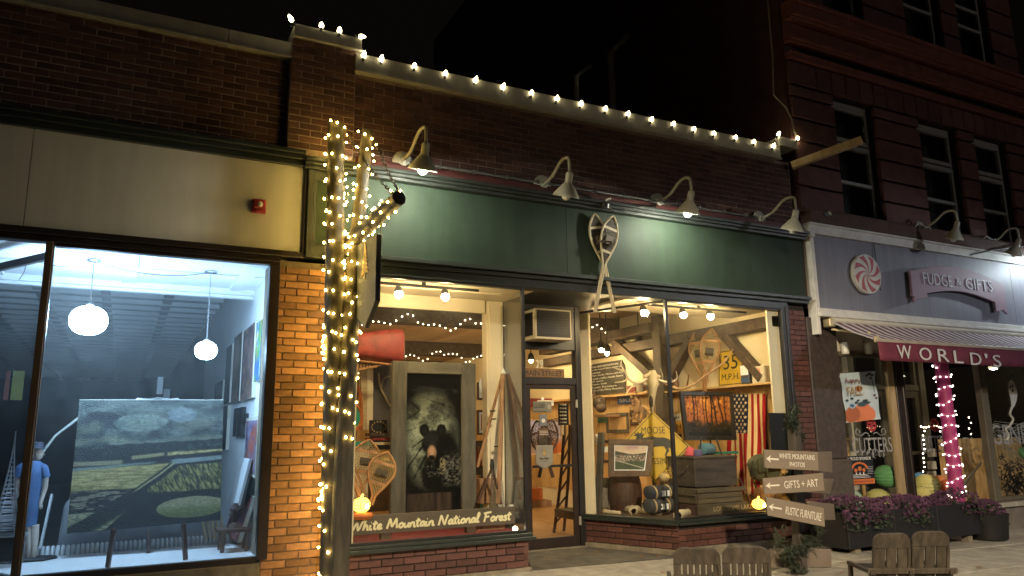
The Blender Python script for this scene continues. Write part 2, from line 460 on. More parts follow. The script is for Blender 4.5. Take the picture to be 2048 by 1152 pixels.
# ================================================================ ground
g = thing('sidewalk', (5.65, -1.5, 0), kind='structure')
def slope(mb):
    mb.v = [Vector((p.x, p.y, p.z + gz(p.x))) for p in mb.v]; return mb
b = MB()
for i in range(-12, 24):
    b.box((i, -3.3, -.12), (i + 1, .3, -.028))
build(slope(b), 'bedding', M_CURB, g)
xs_ = [-4.2, -2.6, -1.0, .65, 2.3, 3.75, 5.45, 6.75, 8.2, 9.75, 11.3, 12.9, 14.5]
ys_ = [(-3.2, -2.05), (-2.04, -1.02), (-1.01, -.005)]
for i in range(len(xs_) - 1):
    for y0, y1 in ys_:
        s_ = slope(MB().box((xs_[i] + .006, y0 + .006, -.05), (xs_[i + 1] - .006, y1 - .006, random.uniform(-.002, .002))))
        build(s_, 'slab', M_CONC, g, bevel=.006)
build(slope(MB().box((-12, -3.36, -.3), (24, -3.21, -.005))), 'curb', M_CURB, g, bevel=.012)
st = MB()
for i in range(-30, 40, 2): st.box((i, -60, -.4), (i + 2, -3.36, -.16))
build(slope(st), 'street', M_ASPH, kind='structure')
e = MB().prism([(3.78, .0), (5.64, .0), (5.15, 1.16), (4.33, 1.16)], (0, 0, -.02), (1, 0, 0), (0, 1, 0), .045)
build(e, 'entry_floor', M_MATTE, kind='structure')

# ================================================================ brickwork
COURSE, BL, BH = .0667, .213, .057
_bm = {}
def brick_mesh(l, mt):
    k = (round(l, 3), mt.name)
    if k not in _bm:
        mb = MB().box((-l / 2, 0, -BH / 2), (l / 2, .05, BH / 2))
        _bm[k] = _mesh('brick', mb, mt, Vector((0, 0, 0)), 0, .0035)
    return _bm[k]
def brickwork(parent, O, U, width, z0, z1, mt, single=True, holes=(), header=False, phase=0, limit=None):
    """courses of bricks on a wall face that starts at O and runs along U; its outer side is -(U x up).
    single: each brick an object; else one joined part"""
    U = Vector(U).normalized(); Z = Vector((0, 0, 1)); N = Z.cross(U)   # into the wall
    O = Vector(O); mb = MB(); c = 0; n = 0
    k0 = int(round(z0 / COURSE)); z = z0
    lens = [.203, .0965, .15, .055]
    while z + BH < z1 + .012:
        x = -(BL / 2 if (k0 + c + phase) % 2 else 0); row = []
        while x < width - .02:
            a, b_ = max(x, 0), min(x + .203, width)
            if b_ - a > .03: row.append((a, b_))
            x += BL
        zc = z + BH / 2
        for a, b_ in row:
            if any(h[0] - .001 < (a + b_) / 2 < h[1] and h[2] < zc < h[3] for h in holes): continue
            l = b_ - a; cx = (a + b_) / 2
            jy = random.uniform(-.0035, .003); rz = random.uniform(-.006, .006); rr = random.uniform(-.004, .004)
            P = O + U * cx + Z * (zc - O.z + random.uniform(-.0015, .0015)) + N * jy
            M = frameM(P, U, N, Z) @ Matrix.Rotation(rz, 4, 'Z') @ Matrix.Rotation(rr, 4, 'Y')
            if single and (limit is None or n < limit):
                L = min(lens, key=lambda q: abs(q - l)); n += 1
                inst(brick_mesh(L, mt), 'brick', parent, M @ Matrix.Diagonal((l / L, 1, 1, 1)))
            else:
                old = mb.M; mb.M = M; mb.box((-l / 2, 0, -BH / 2), (l / 2, .05, BH / 2)); mb.M = old
        z += COURSE; c += 1
    if mb.v: build(mb, 'brick', mt, parent, kind='stuff')

# ================================================================ the middle shop building
HEAD, SILL, FB, FT = 2.935, .41, 3.12, 3.90
shop = thing('gift_shop_building', (4.8, 0, 0), 'low brick shop with dark green sign board, two bay windows and recessed door', 'building')
B = lambda *boxes: [MB().box(*q) for q in boxes]
def boxes(name, mt, parent, *bx, **k):
    mb = MB()
    for a, c in bx: mb.box(a, c)
    return build(mb, name, mt, parent, **k)
# masonry backing
boxes('wall', M_MORTAR, shop, ((1.13, .014, -.1), (1.90, .45, 3.0)))                       # pier
boxes('wall', M_MORTARD, shop, ((1.205, .0055, 4.06), (1.845, .4, 5.26)))
boxes('wall', M_MORTARD, shop, ((1.845, .0455, 4.06), (7.98, .4, 5.035)))
for q_ in (((1.90, .012, -.1), (3.745, .2, .33)), ((5.66, .012, -.1), (7.55, .2, .345)), ((7.655, .012, -.1), (7.975, .4, 3.0))): boxes('wall', M_MORTARX, shop, q_)
brickwork(shop, (1.14, 0, 0), (1, 0, 0), .76, .012, 2.99, M_BRICK)
brickwork(shop, (1.90, 0, 0), (1, 0, 0), 1.84, .075, .335, M_BRICKB)
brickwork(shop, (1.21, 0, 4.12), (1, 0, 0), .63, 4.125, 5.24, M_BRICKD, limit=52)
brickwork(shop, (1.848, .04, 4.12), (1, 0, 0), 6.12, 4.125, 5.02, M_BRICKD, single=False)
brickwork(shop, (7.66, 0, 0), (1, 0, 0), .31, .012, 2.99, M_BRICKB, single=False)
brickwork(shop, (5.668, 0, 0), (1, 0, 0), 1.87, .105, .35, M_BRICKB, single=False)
# splayed return of the right bay
P0, P1 = Vector((5.165, 1.15, 0)), Vector((5.66, 0, 0)); dR = (P1 - P0).normalized(); nR = Vector((0, 0, 1)).cross(dR)
mbk = MB().hexa([P0 + nR * .012 - Vector((0, 0, .1)), P1 + nR * .012 - Vector((0, 0, .1)), P1 + nR * .012 + Vector((0, 0, .35)), P0 + nR * .012 + Vector((0, 0, .35))], nR * .12)
build(mbk, 'wall', M_MORTARX, shop)
brickwork(shop, P0, dR, (P1 - P0).length, .085, .355, M_BRICKB)
Q0, Q1 = Vector((3.745, 0, 0)), Vector((4.05, 1.15, 0)); dQ = (Q1 - Q0).normalized(); nQ = Vector((0, 0, 1)).cross(dQ)
build(MB().hexa([Q0 + Vector((0, 0, -.1)), Q1 + Vector((0, 0, -.1)), Q1 + Vector((0, 0, .33)), Q0 + Vector((0, 0, .33))], nQ * .1), 'wall', M_BRICKB, shop)
# concrete plinth under the bricks
pl = MB().hexa([P0 - nR * .03 - Vector((0, 0, .1)), P1 - nR * .03 + dR * .03 - Vector((0, 0, .1)), P1 - nR * .03 + dR * .03 + Vector((0, 0, .078)), P0 - nR * .03 + Vector((0, 0, .078))], nR * .1)
pl.box((5.70, -.03, -.15), (7.6, .05, .098)); build(MB().box((1.9, -.03, -.1), (3.77, .05, .07)), 'plinth', M_CURB, shop, bevel=.006)
build(pl, 'plinth', M_CURB, shop, bevel=.006)
# sills
boxes('sill', M_GREEND, shop, ((1.86, -.075, .335), (3.80, .14, .372)), ((1.86, -.05, .372), (3.775, .14, .405)), bevel=.006)
sl = MB()
for z0, z1, o in ((.348, .378, .07), (.378, .408, .045)):
    a0, a1 = P0 - nR * o, P1 - nR * o - dR * 0 + Vector((-.0, -o * .6, 0))
    sl.hexa([a0 + Vector((0, 0, z0)), a1 + Vector((0, 0, z0)), a1 + Vector((0, 0, z1)), a0 + Vector((0, 0, z1))], nR * (o + .06))
    sl.box((5.66 - .02, -o, z0), (7.58, .1, z1 - .002))
build(sl, 'sill', M_GREEND, shop, bevel=.004)
# head band between windows and sign board, soffit, cornice mouldings
boxes('window_head', M_GREEND, shop, ((1.61, -.02, HEAD), (7.66, .16, 3.03)), ((1.61, -.055, 3.03), (8.03, .16, 3.075)), ((1.61, -.10, 3.075), (8.03, .12, FB)), bevel=.006)
boxes('soffit', M_BLACKF, shop, ((3.70, .16, 2.985), (5.72, 1.3, 3.02)))
boxes('sign_board', M_GREEN, shop, ((1.66, -.02, FB), (4.288, .03, FT)), ((4.294, -.02, FB), (8.02, .03, FT)))
boxes('pilaster_frame', M_GREEND, shop, ((1.40, -.075, 3.04), (1.46, .05, FT)), ((1.46, -.055, 3.04), (1.66, .05, 3.17)), ((1.46, -.055, FT - .1), (1.66, .05, FT)), ((1.61, -.055, 3.17), (1.66, .05, FT - .1)), ((1.46, -.055, 3.17), (1.492, .05, FT - .1)), bevel=.005)
boxes('pilaster_panel', M_GREEN, shop, ((1.492, -.035, 3.17), (1.61, .02, FT - .1)))
boxes('crown_moulding', M_GREEND, shop, ((1.36, -.10, FT), (8.03, .05, 3.935)), ((1.36, -.135, 3.935), (8.03, .05, 3.965)), ((1.36, -.165, 3.965), (8.03, .05, 4.0)), bevel=.004)
boxes('red_band', M_RED, shop, ((1.88, -.075, 4.0), (8.0, .05, 4.05)), ((1.88, -.05, 4.05), (8.0, .045, 4.085)), ((1.88, -.025, 4.085), (8.0, .045, 4.118)), bevel=.004)
# conduit with clips
cb = MB(); cb.tube([(2.42, -.02, 4.15), (7.25, -.02, 4.14)], .014, n=8)
for i in range(12): cb.box((2.75 + i * .39, -.042, 4.125), (2.772 + i * .39, .02, 4.17))
build(cb, 'conduit', mat('grey_conduit', (.16, .155, .135), rough=.5), shop, smooth=1)
# parapet coping
def coping(parent, x0, x1, z0, z1, y=-.05, ends=True):
    mb = MB().box((x0, y, z0), (x1, .45, z1 - .03)); mb.box((x0 - .004, y - .018, z0 - .018), (x1 + .004, y + .03, z0 + .004))
    return build(mb, 'coping', M_COPING, parent, bevel=.004)
coping(shop, 1.83, 7.745, 5.03, 5.245)
coping(shop, 1.215, 1.89, 5.262, 5.412, y=-.055)
boxes('coping', M_COPING, shop, ((1.826, -.045, 5.249), (1.90, .4, 5.259)), bevel=.003)
coping(shop, 7.752, 8.10, 5.235, 5.385, y=-.045)
boxes('roof', M_ROOF, shop, ((1.2, .4, 4.7), (8.1, 12, 4.8)))

# ---- entry: door wall at y = 1.15
D = 1.15
dr = boxes('door_frame', M_BLACKF, shop, ((4.07, D, 0.0), (4.36, D + .1, 3.0)), ((5.09, D - .01, .02), (5.17, D + .1, 3.0)), ((4.36, D, 2.42), (5.09, D + .09, 3.0)), ((4.36, D - .005, 1.985), (5.09, D + .09, 2.075)), bevel=.006)
door = boxes('door', M_BROWNM, shop, ((4.365, D + .01, .04), (4.43, D + .055, 1.98)), ((5.02, D + .01, .04), (5.085, D + .055, 1.98)), ((4.43, D + .01, 1.93), (5.02, D + .055, 1.98)), ((4.43, D + .01, .04), (5.02, D + .055, .16)), bevel=.004)
boxes('pane', M_GLASS, door, ((4.43, D + .03, .16), (5.02, D + .034, 1.93)))
boxes('hinge', M_COPING, door, ((5.075, D - .012, 1.70), (5.10, D + .012, 1.80)), ((5.075, D - .012, .28), (5.10, D + .012, .38)), bevel=.003)
boxes('push_bar', M_BLACKF, door, ((4.44, D - .0, .98), (5.01, D + .008, 1.01)))
boxes('transom_pane', M_GLASS, shop, ((4.36, D + .03, 2.075), (5.09, D + .034, 2.42)))
boxes('threshold', M_CURB, shop, ((4.3, D - .04, 0), (5.17, D + .12, .036)))

# ---- bay windows: frames and panes
def window(parent, name, mt, bars, panes, gl=M_GLASS):
    f = build(bars, name, mt, parent, bevel=.003)
    for p in panes: build(p, 'pane', gl, f)
    return f
fr = MB(); fr.box((1.88, -.012, SILL - .008), (1.925, .03, HEAD)); fr.box((3.715, -.008, .405), (3.747, .03, HEAD)); fr.box((1.925, -.01, .405), (3.715, .02, .43)); fr.box((1.925, -.01, 2.915), (3.715, .02, HEAD))
window(shop, 'shop_window', M_BLACKF, fr, [MB().box((1.925, .004, .43), (3.715, .01, 2.915))])
fr = MB().hexa([Q1 - dQ * .04 + Vector((0, 0, .4)), Q1 + Vector((0, 0, .4)), Q1 + Vector((0, 0, HEAD)), Q1 - dQ * .04 + Vector((0, 0, HEAD))], nQ * .04)
a, c = Q0 + dQ * .03 + nQ * .01, Q1 - dQ * .04 + nQ * .01
window(shop, 'shop_window', M_BLACKF, fr, [MB().hexa([a + Vector((0, 0, .33)), c + Vector((0, 0, .33)), c + Vector((0, 0, HEAD)), a + Vector((0, 0, HEAD))], nQ * .006)])
fr = MB().box((5.645, -.006, .405), (5.685, .035, HEAD)); fr.box((7.535, -.02, .40), (7.60, .05, HEAD)); fr.box((7.60, -.035, .0), (7.652, .06, HEAD + .04)); fr.box((5.685, -.004, .405), (7.535, .02, .425)); fr.box((5.685, -.004, 2.918), (7.535, .02, HEAD))
window(shop, 'shop_window', M_BLACKF, fr, [MB().box((5.685, .004, .425), (7.535, .01, 2.918))])
a, c = P0 + nR * .01, P1 + nR * .01 - dR * .02
V_ = lambda p, z: Vector((p.x, p.y, z))
fr = MB().hexa([V_(a, 2.905), V_(c, 2.905), V_(c, HEAD), V_(a, HEAD)], nR * .02)
window(shop, 'shop_window', M_BLACKF, fr, [MB().hexa([V_(a + dR * .02, .405), V_(c, .405), V_(c, 2.905), V_(a + dR * .02, 2.905)], nR * .006)])

# ---- inside of the shop (part of the building)
M_PLASTER = mat('warm_plaster', (.74, .63, .42), rough=.8, var=.07, vs=2, bump=.08, bs=40)
M_CASING = mat('cream_casing', (.72, .62, .44), rough=.5, var=.06, vs=3)
M_PINE = wood('pine_board', (.50, .30, .12), (.70, .46, .20), st=(9, 9, .8), scale=3.2, island=.13)
M_PLANK = wood('ceiling_plank', (.42, .31, .18), (.62, .48, .30), st=(.7, 8, 8), scale=3)
M_TIMBER = wood('old_timber', (.032, .021, .015), (.095, .06, .037), st=(2.5, 2.5, 2.5), scale=4, rough=.7)
M_FLOOR = wood('wood_floor', (.33, .18, .075), (.5, .29, .13), st=(8, .8, 8), scale=3)
M_CLOTHR = mat('dark_red_cloth', (.20, .025, .028), rough=.9, var=.35, vs=25, bump=.6, bs=70)
M_BLACK = mat('black_metal', (.012, .012, .013), rough=.45, var=.2)
boxes('floor', M_FLOOR, shop, ((1.95, D + .1, -.1), (7.6, 14, .03)))
boxes('party_wall', M_PLASTER, shop, ((1.91, .03, -.1), (1.95, .5, 3.02)), ((1.91, .5, -.1), (1.95, 14, 4.7)))
boxes('party_wall', M_PLASTER, shop, ((7.6, .06, -.1), (7.64, .5, 3.02)), ((7.6, .5, -.1), (7.64, 14, 4.7)))
boxes('back_wall', M_PLASTER, shop, ((1.95, 14, 0), (7.6, 14.1, 4.7)))
boxes('display_floor', M_CLOTHR, shop, ((1.95, .03, .3), (3.74, 1.2, .402)))
mbp = MB().prism([(5.69, .03), (7.58, .03), (7.58, 2.0), (5.22, 2.0), (5.2, 1.18)], (0, 0, .3), (1, 0, 0), (0, 1, 0), .1)
build(mbp, 'display_floor', M_TIMBER, shop)
boxes('bay_ceiling', M_CASING, shop, ((1.95, .03, 2.955), (4.0, 1.02, 3.0)), ((1.95, .98, 2.80), (3.74, 1.02, 2.955)), ((1.95, .5, 2.935), (3.74, .54, 2.955)))
boxes('bay_ceiling', M_CASING, shop, ((5.25, .165, 2.955), (7.6, .98, 3.0)))
boxes('inner_post', M_CASING, shop, ((3.77, 1.0, .4), (3.99, 1.14, 2.955)), ((3.80, .985, .4), (3.96, 1.0, 2.9)), bevel=.006)
jb = MB()
for (u0, u1, w0, w1) in ((0, .13, .012, .05),):
    a = P0 + dR * u0 + nR * w0; c = P0 + dR * u1 + nR * w0
    jb.hexa([V_(a, .41), V_(c, .41), V_(c, 2.9), V_(a, 2.9)], nR * (w1 - w0))
build(jb, 'casing', M_CASING, shop)
boxes('casing', M_CASING, shop, ((7.34, .05, 1.6), (7.535, .075, 2.92)))
boxes('window_board', M_BLACK, shop, ((7.25, .05, .95), (7.535, .07, 1.6)))
pk = 0
for i in range(24):   # ceiling planks, each a board
    x0 = 1.96 + i * .235
    build(MB().box((x0 + .003, 1.03, 3.34 + random.uniform(-.004, .004)), (x0 + .232, 14, 3.37)), 'plank', M_PLANK, shop)
boxes('ceiling', M_ROOF, shop, ((1.95, .9, 3.372), (7.6, 14, 3.40)))
for y, z, w_, h_ in ((3.8, 3.06, .22, .28), (8.0, 3.06, .22, .28), (12.0, 3.06, .22, .28)):
    build(MB().beam((1.95, y, z + .13), (7.6, y, z + .13), w_, h_), 'beam', M_TIMBER, shop, bevel=.012)
tf = [((7.5, .05, 2.78), (7.5, 6.1, 2.78), .16, .17), ((7.48, 2.42, .03), (7.48, 2.42, 3.2), .2, .2), ((7.48, 2.38, 2.03), (7.48, 1.68, 2.76), .12, .15), ((7.48, .32, 2.05), (7.48, .98, 2.72), .12, .15),
      ((7.47, 2.52, 2.2), (7.47, 3.72, 3.0), .13, .2), ((7.46, 4.75, .03), (7.46, 4.75, 3.2), .2, .2), ((3.2, 8.0, .03), (3.2, 8.0, 3.1), .2, .2), ((2.0, 8.0, 2.2), (2.9, 8.0, 3.1), .14, .16), ((7.47, 2.5, 3.02), (7.47, 6.1, 3.02), .16, .3)]
for p, q, w_, h_ in tf: build(MB().beam(p, q, w_, h_, up=(1, 0, .01)), 'timber', M_TIMBER, shop, bevel=.01)
# pine boarding on the right wall, the back wall and the partition
for i in range(60):
    y0 = .1 + i * .178
    build(MB().box((7.585, y0 + .002, .35), (7.597 + random.uniform(-.003, .003), y0 + .174, 1.965)), 'board', M_PINE, shop)
for i in range(31):
    x0 = 1.98 + i * .181
    build(MB().box((x0 + .002, 13.985 + random.uniform(-.003, .003), .03), (x0 + .178, 13.999, 2.05)), 'board', M_PINE, shop)
boxes('shelf', M_PINE, shop, ((7.40, .1, 1.972), (7.6, 2.3, 2.0)), ((7.46, 2.54, 1.99), (7.6, 9.0, 2.03)), ((2.0, 13.8, 2.055), (7.4, 13.98, 2.08)), bevel=.004)

# ================================================================ gallery building on the left
gal = thing('gallery_building', (-1.2, 0, 0), 'brick building at left with pale blank sign board over a bright gallery window', 'building')
boxes('wall', M_MORTARD, gal, ((-6.5, .1055, 3.95), (1.205, .5, 5.06)))
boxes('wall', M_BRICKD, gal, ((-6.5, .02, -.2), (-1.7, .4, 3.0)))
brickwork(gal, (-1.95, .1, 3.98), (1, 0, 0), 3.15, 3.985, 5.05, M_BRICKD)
boxes('coping', M_COPING, gal, ((-6.5, .02, 5.062), (.62, .5, 5.21)), ((.624, .02, 5.062), (1.211, .5, 5.21)), ((-6.5, .004, 5.045), (1.215, .03, 5.066)), bevel=.004)
boxes('crown_moulding', M_GREEND, gal, ((-6.5, -.06, 3.92), (1.42, .1, 3.975)), ((-6.5, -.10, 3.975), (1.42, .1, 4.02)), ((-6.5, -.135, 4.02), (1.36, .1, 4.06)), bevel=.004)
boxes('sign_board', M_CREAM, gal, ((-6.5, -.02, 3.085), (-.835, .05, 3.92)), ((-.83, -.02, 3.085), (1.395, .05, 3.92)))
boxes('board_edge', M_BROWNM, gal, ((1.375, -.05, 3.085), (1.40, .05, 3.92)))
boxes('window_head', M_BROWNM, gal, ((-6.5, -.045, 3.03), (1.40, .08, 3.085)), ((-6.5, -.03, 2.975), (1.19, .08, 3.03)), ((-.60, -.02, 2.945), (1.19, .06, 2.975)), bevel=.005)
fr = MB().box((1.10, -.03, .36), (1.19, .09, 2.945)); fr.box((-.60, -.012, .33), (1.10, .06, .385)); fr.box((-.645, -.02, .1), (-.60, .03, 2.98))
gw = build(fr, 'gallery_window', M_BROWNM, gal, bevel=.004)
build(MB().box((-.60, .004, .385), (1.10, .01, 2.945)), 'pane', glass('gallery_glass', smear_haze=.020), gw)
boxes('mullion', wood('bronze_wood', (.075, .045, .022), (.13, .078, .038), st=(2, 2, .5)), gal, ((-.662, -.04, .1), (-.61, -.02, 2.978)), bevel=.004)
G0, G1 = Vector((-.645, .0, 0)), Vector((-1.45, 1.25, 0)); dG = (G1 - G0).normalized(); nG = Vector((0, 0, 1)).cross(dG)
fr = MB()
for z0, z1 in ((2.84, 2.90), (.33, .385)): fr.hexa([V_(G0, z0), V_(G1, z0), V_(G1, z1), V_(G0, z1)], nG * -.05)
fr.hexa([V_(G1, .3), V_(G1 + dG * .05, .3), V_(G1 + dG * .05, 3.0), V_(G1, 3.0)], nG * -.06)
window(gal, 'gallery_window', M_BROWNM, fr, [MB().hexa([V_(G0, .385), V_(G1, .385), V_(G1, 2.84), V_(G0, 2.84)], nG * -.006)])
boxes('plinth', M_CURB, gal, ((-.7, -.02, -.1), (1.135, .08, .335)), bevel=.01)
M_WHITE = mat('white_paint', (.78, .79, .80), rough=.55, var=.04, vs=3, bump=.05, bs=30)
M_GREYIN = mat('grey_tin', (.62, .63, .66), rough=.45, var=.12, vs=4)
boxes('wall', M_WHITE, gal, ((1.2, .09, -.1), (1.26, 7, 3.9)))
M_BACKSHADE = mat('shaded_back_room', (.055, .065, .10), rough=.8, var=.15)  # shade of the unlit far room, put into the wall colour
for q_ in (((1.2, 7, -.1), (1.26, 22, 3.9)), ((-9.4, 21.9, 0), (1.2, 22, 3.9)), ((-9.5, .4, -.1), (-9.4, 22, 3.9))): boxes('wall', M_BACKSHADE, gal, q_)
boxes('display_shelf', M_WHITE, gal, ((-1.6, .1, .3), (1.2, 1.24, .36)), bevel=.006)
boxes('floor', mat('gallery_floor', (.10, .085, .07), rough=.5, var=.3), gal, ((-9.4, .9, -.1), (1.2, 22, .03)))
boxes('display_ceiling', M_WHITE, gal, ((-6.4, .09, 2.99), (1.2, 1.62, 3.05)), ((-6.4, 1.62, 2.90), (1.2, 1.70, 3.5)), ((-6.4, 1.56, 2.93), (1.2, 1.62, 2.99)))
for x in (-1.2, -.05, 1.0): build(MB().box((x - .07, .1, 2.972), (x + .07, 1.55, 2.99)), 'ceiling_batten', M_WHITE, gal)
build(MB().box((-6.4, .80, 2.976), (1.2, .88, 2.989)), 'ceiling_batten', M_WHITE, gal)
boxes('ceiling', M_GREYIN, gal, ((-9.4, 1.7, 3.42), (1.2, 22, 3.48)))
for i in range(34):
    y = 1.9 + i * .56
    build(MB().box((-9.3, y, 3.36), (1.2, y + .10, 3.42)), 'ceiling_rib', M_WHITE, gal)
for i in range(11):
    x = -7.6 + i * .8
    build(MB().box((x, 1.72, 3.375), (x + .12, 21.8, 3.419)), 'ceiling_rib', M_GREYIN, gal)
boxes('roof', M_ROOF, gal, ((-9.5, .4, 4.6), (1.2, 22, 4.7)))
boxes('door_post', M_WHITE, gal, ((-1.86, 2.0, .0), (-1.70, 2.08, 2.92)), ((-3.0, 2.0, 2.7), (-1.86, 2.08, 2.92)))

# ================================================================ tall building on the right
big = thing('fudge_shop_building', (11, 0, 0), 'tall dark red building at right, sash windows above a purple shop sign board', 'building')
FX = 8.10
boxes('side_wall', M_REDB, big, ((FX - .015, .045, 3.0), (FX + .3, 14, 14)))
boxes('wall', M_MORTARX, big, ((FX, .06, 4.2), (8.98, .5, 14)), ((9.87, .06, 4.2), (10.92, .5, 14)), ((11.9, .06, 4.2), (12.36, .5, 14)), ((13.3, .06, 4.2), (24, .5, 14)), ((8.98, .06, 6.24), (9.87, .5, 7.72)), ((10.92, .06, 6.24), (11.9, .5, 7.72)), ((12.36, .06, 6.24), (13.3, .5, 7.72)))
wins = [(8.98, 9.87), (10.92, 11.9), (12.36, 13.3)]
def bands(z0, z1, spans, h=.335, gap=.035):
    z = z0
    while z < z1 - .08:
        zt = min(z + h - gap, z1)
        for x0, x1 in spans:
            build(MB().box((x0, -.005, z), (x1, .07, zt)), 'stone_block', M_REDB, big, bevel=.012)
        z += h
bands(4.40, 6.22, [(FX, 8.975), (9.875, 10.915), (11.905, 12.355), (13.305, 23.5)])
for x0, x1, k in [(8.66, 10.19, 5), (10.6, 12.13, 5), (12.13, 13.6, 5)]:   # flat arches over the windows, split in voussoirs
    for i in range(k):
        a, c = x0 + (x1 - x0) * i / k, x0 + (x1 - x0) * (i + 1) / k
        build(MB().box((a + .008, -.008, 6.255), (c - .008, .07, 6.60)), 'voussoir', M_REDB, big, bevel=.01)
for x0, x1 in [(FX, 8.655), (10.195, 10.595), (13.605, 15)]:
    build(MB().box((x0, -.005, 6.255), (x1, .07, 6.60)), 'stone_block', M_REDB, big, bevel=.012)
boxes('string_course', M_REDS, big, ((FX, -.05, 6.62), (24, .1, 6.70)), ((FX, -.08, 6.86), (24, .1, 6.90)), ((FX, -.06, 6.70), (24, .1, 6.73)), ((FX, -.11, 6.90), (24, .1, 6.95)), bevel=.006)
boxes('cornice', M_REDS, big, ((FX, -.02, 6.95), (24, .1, 7.20)), ((FX, -.14, 7.20), (24, .1, 7.24)), ((FX, -.18, 7.24), (24, .1, 7.29)), ((FX, -.16, 7.29), (24, .1, 7.44)), ((FX, -.21, 7.44), (24, .1, 7.50)), bevel=.006)
def sash(x0, x1, z0, z1, bars, name='sash_window', y=.14):
    mb = MB(); t = .055
    mb.box((x0, y, z0), (x0 + t, y + .06, z1)); mb.box((x1 - t, y, z0), (x1, y + .06, z1))
    mb.box((x0 + t, y, z1 - .09), (x1 - t, y + .06, z1)); mb.box((x0 + t, y - .02, z0), (x1 - t, y + .06, z0 + .06))
    mb.box((x0 + t, y - .015, z1 - .13), (x1 - t, y + .05, z1 - .1))
    for zb, hb, yb in bars: mb.box((x0 + t, y - yb, zb), (x1 - t, y + .055, zb + hb))
    f = build(mb, name, M_SASH, big, bevel=.004)
    build(MB().box((x0 + t, y + .03, z0 + .06), (x1 - t, y + .036, z1 - .09)), 'pane', M_GLASS, f)
    build(MB().box((x0 + t, y + .3, z0), (x1 - t, y + .32, z1)), 'blind', M_DARKIN, f)
    return f
for x0, x1 in wins: sash(x0, x1, 4.34, 6.24, [(5.60, .07, .0), (5.50, .065, .02), (4.94, .05, .01)])
for x0, x1 in wins + [(14.1, 15.0), (16.2, 17.2)]: sash(x0, x1, 7.72, 9.6, [(8.32, .06, .02), (8.72, .06, 0)])
boxes('wall', M_MORTARX, big, ((8.2, 1.0, 4.2), (24, 1.1, 14)))
bands(7.56, 9.9, [(FX, 8.975), (9.875, 10.915), (11.905, 12.355), (13.305, 14.05), (15.05, 16.15), (17.25, 23.5)], h=.42)
boxes('ledge', mat('brown_ledge', (.10, .055, .04), rough=.8, var=.3, bump=.3), big, ((8.12, -.13, 4.16), (24, .08, 4.34)), ((FX, -.05, 4.34), (24, .06, 4.40)), bevel=.008)
# sign board
boxes('sign_board', M_PURPLE, big, ((8.2, -.06, 2.98), (9.02, .05, 4.01)), ((9.024, -.06, 2.98), (10.55, .05, 4.01)), ((10.554, -.06, 2.98), (12.72, .05, 4.01)), ((12.724, -.06, 2.98), (17, .05, 4.01)))
boxes('trim', M_WHITET, big, ((8.10, -.10, 4.01), (17, .05, 4.16)), ((8.10, -.13, 4.16 - .03), (17, .05, 4.159)), ((8.12, -.08, 2.98), (8.195, .05, 4.005)), ((8.10, -.13, 2.88), (17, .05, 2.975)), ((8.10, -.17, 2.855), (17, .05, 2.895)), ((8.06, -.14, 3.95), (8.16, .02, 4.03)), bevel=.006)
boxes('bracket', M_WHITET, big, ((8.07, -.12, 2.62), (8.13, .02, 3.05)), bevel=.006)
# pillars and base
boxes('pillar', M_STONEC, big, ((7.985, -.02, 1.01), (8.53, .5, 2.86)), bevel=.01)
boxes('pillar_base', mat('pillar_base_stone', (.085, .068, .058), rough=.6, var=.35, vs=16, bump=.3, bs=110), big, ((7.98, -.06, -.2), (8.545, .5, 1.005)), bevel=.012)
M_OLIVE = mat('olive_frame', (.12, .105, .075), rough=.5, var=.2, vs=6)
M_TAN = wood('tan_post', (.32, .23, .12), (.46, .34, .19), st=(4, 4, .5))
M_SHOPW = mat('shop_white', (.62, .58, .48), rough=.6, var=.08)
boxes('window_head', M_SHOPW, big, ((8.53, .02, 2.42), (9.6, .5, 2.70)))
boxes('window_head', M_OLIVE, big, ((8.53, -.02, 2.36), (9.62, .06, 2.42)), ((8.5, -.01, 2.70), (17, .5, 2.86)))
boxes('window_sill', M_OLIVE, big, ((8.53, -.05, .28), (9.9, .1, .34)))
boxes('stall_riser', M_STONEC, big, ((8.53, -.0, -.3), (9.82, .1, .28)))
boxes('corner_post', M_TAN, big, ((9.50, -.015, .3), (9.62, .05, 2.70)))
boxes('corner_post', M_BROWNM, big, ((9.64, -.02, -.2), (9.78, .06, 2.70)), ((9.80, -.01, -.2), (9.85, .1, 2.70)), bevel=.006)
f = MB().box((8.53, .02, .34), (8.56, .06, 2.36)); fw = build(f, 'shop_window', M_OLIVE, big)
build(MB().box((8.56, .03, .34), (9.5, .036, 2.36)), 'pane', M_GLASS, fw)
# recessed entry of the fudge shop, its side window and doors
E0, E1 = Vector((9.83, .05, 0)), Vector((10.35, 1.35, 0))
fr = MB(); dE = (E1 - E0).normalized(); nE = Vector((0, 0, 1)).cross(dE)
fr.hexa([V_(E1, 0), V_(E1 + dE * .08, 0), V_(E1 + dE * .08, 2.7), V_(E1, 2.7)], nE * .08)
fr.hexa([V_(E0, .25), V_(E1, .25), V_(E1, .32), V_(E0, .32)], nE * .05)
window(big, 'shop_window', M_OLIVE, fr, [MB().hexa([V_(E0, .32), V_(E1, .32), V_(E1, 2.6), V_(E0, 2.6)], nE * .006)])
boxes('door_post', M_OLIVE, big, ((10.36, 1.4, 0), (10.55, 1.55, 2.75)), ((11.32, 1.38, 0), (11.42, 1.55, 2.75)), ((12.2, 1.38, 0), (12.35, 1.55, 2.75)), ((10.55, 1.4, 2.02), (12.2, 1.52, 2.12)), bevel=.006)
boxes('door_post', M_SHOPW, big, ((10.2, 1.3, 0), (10.33, 1.42, 2.75)))
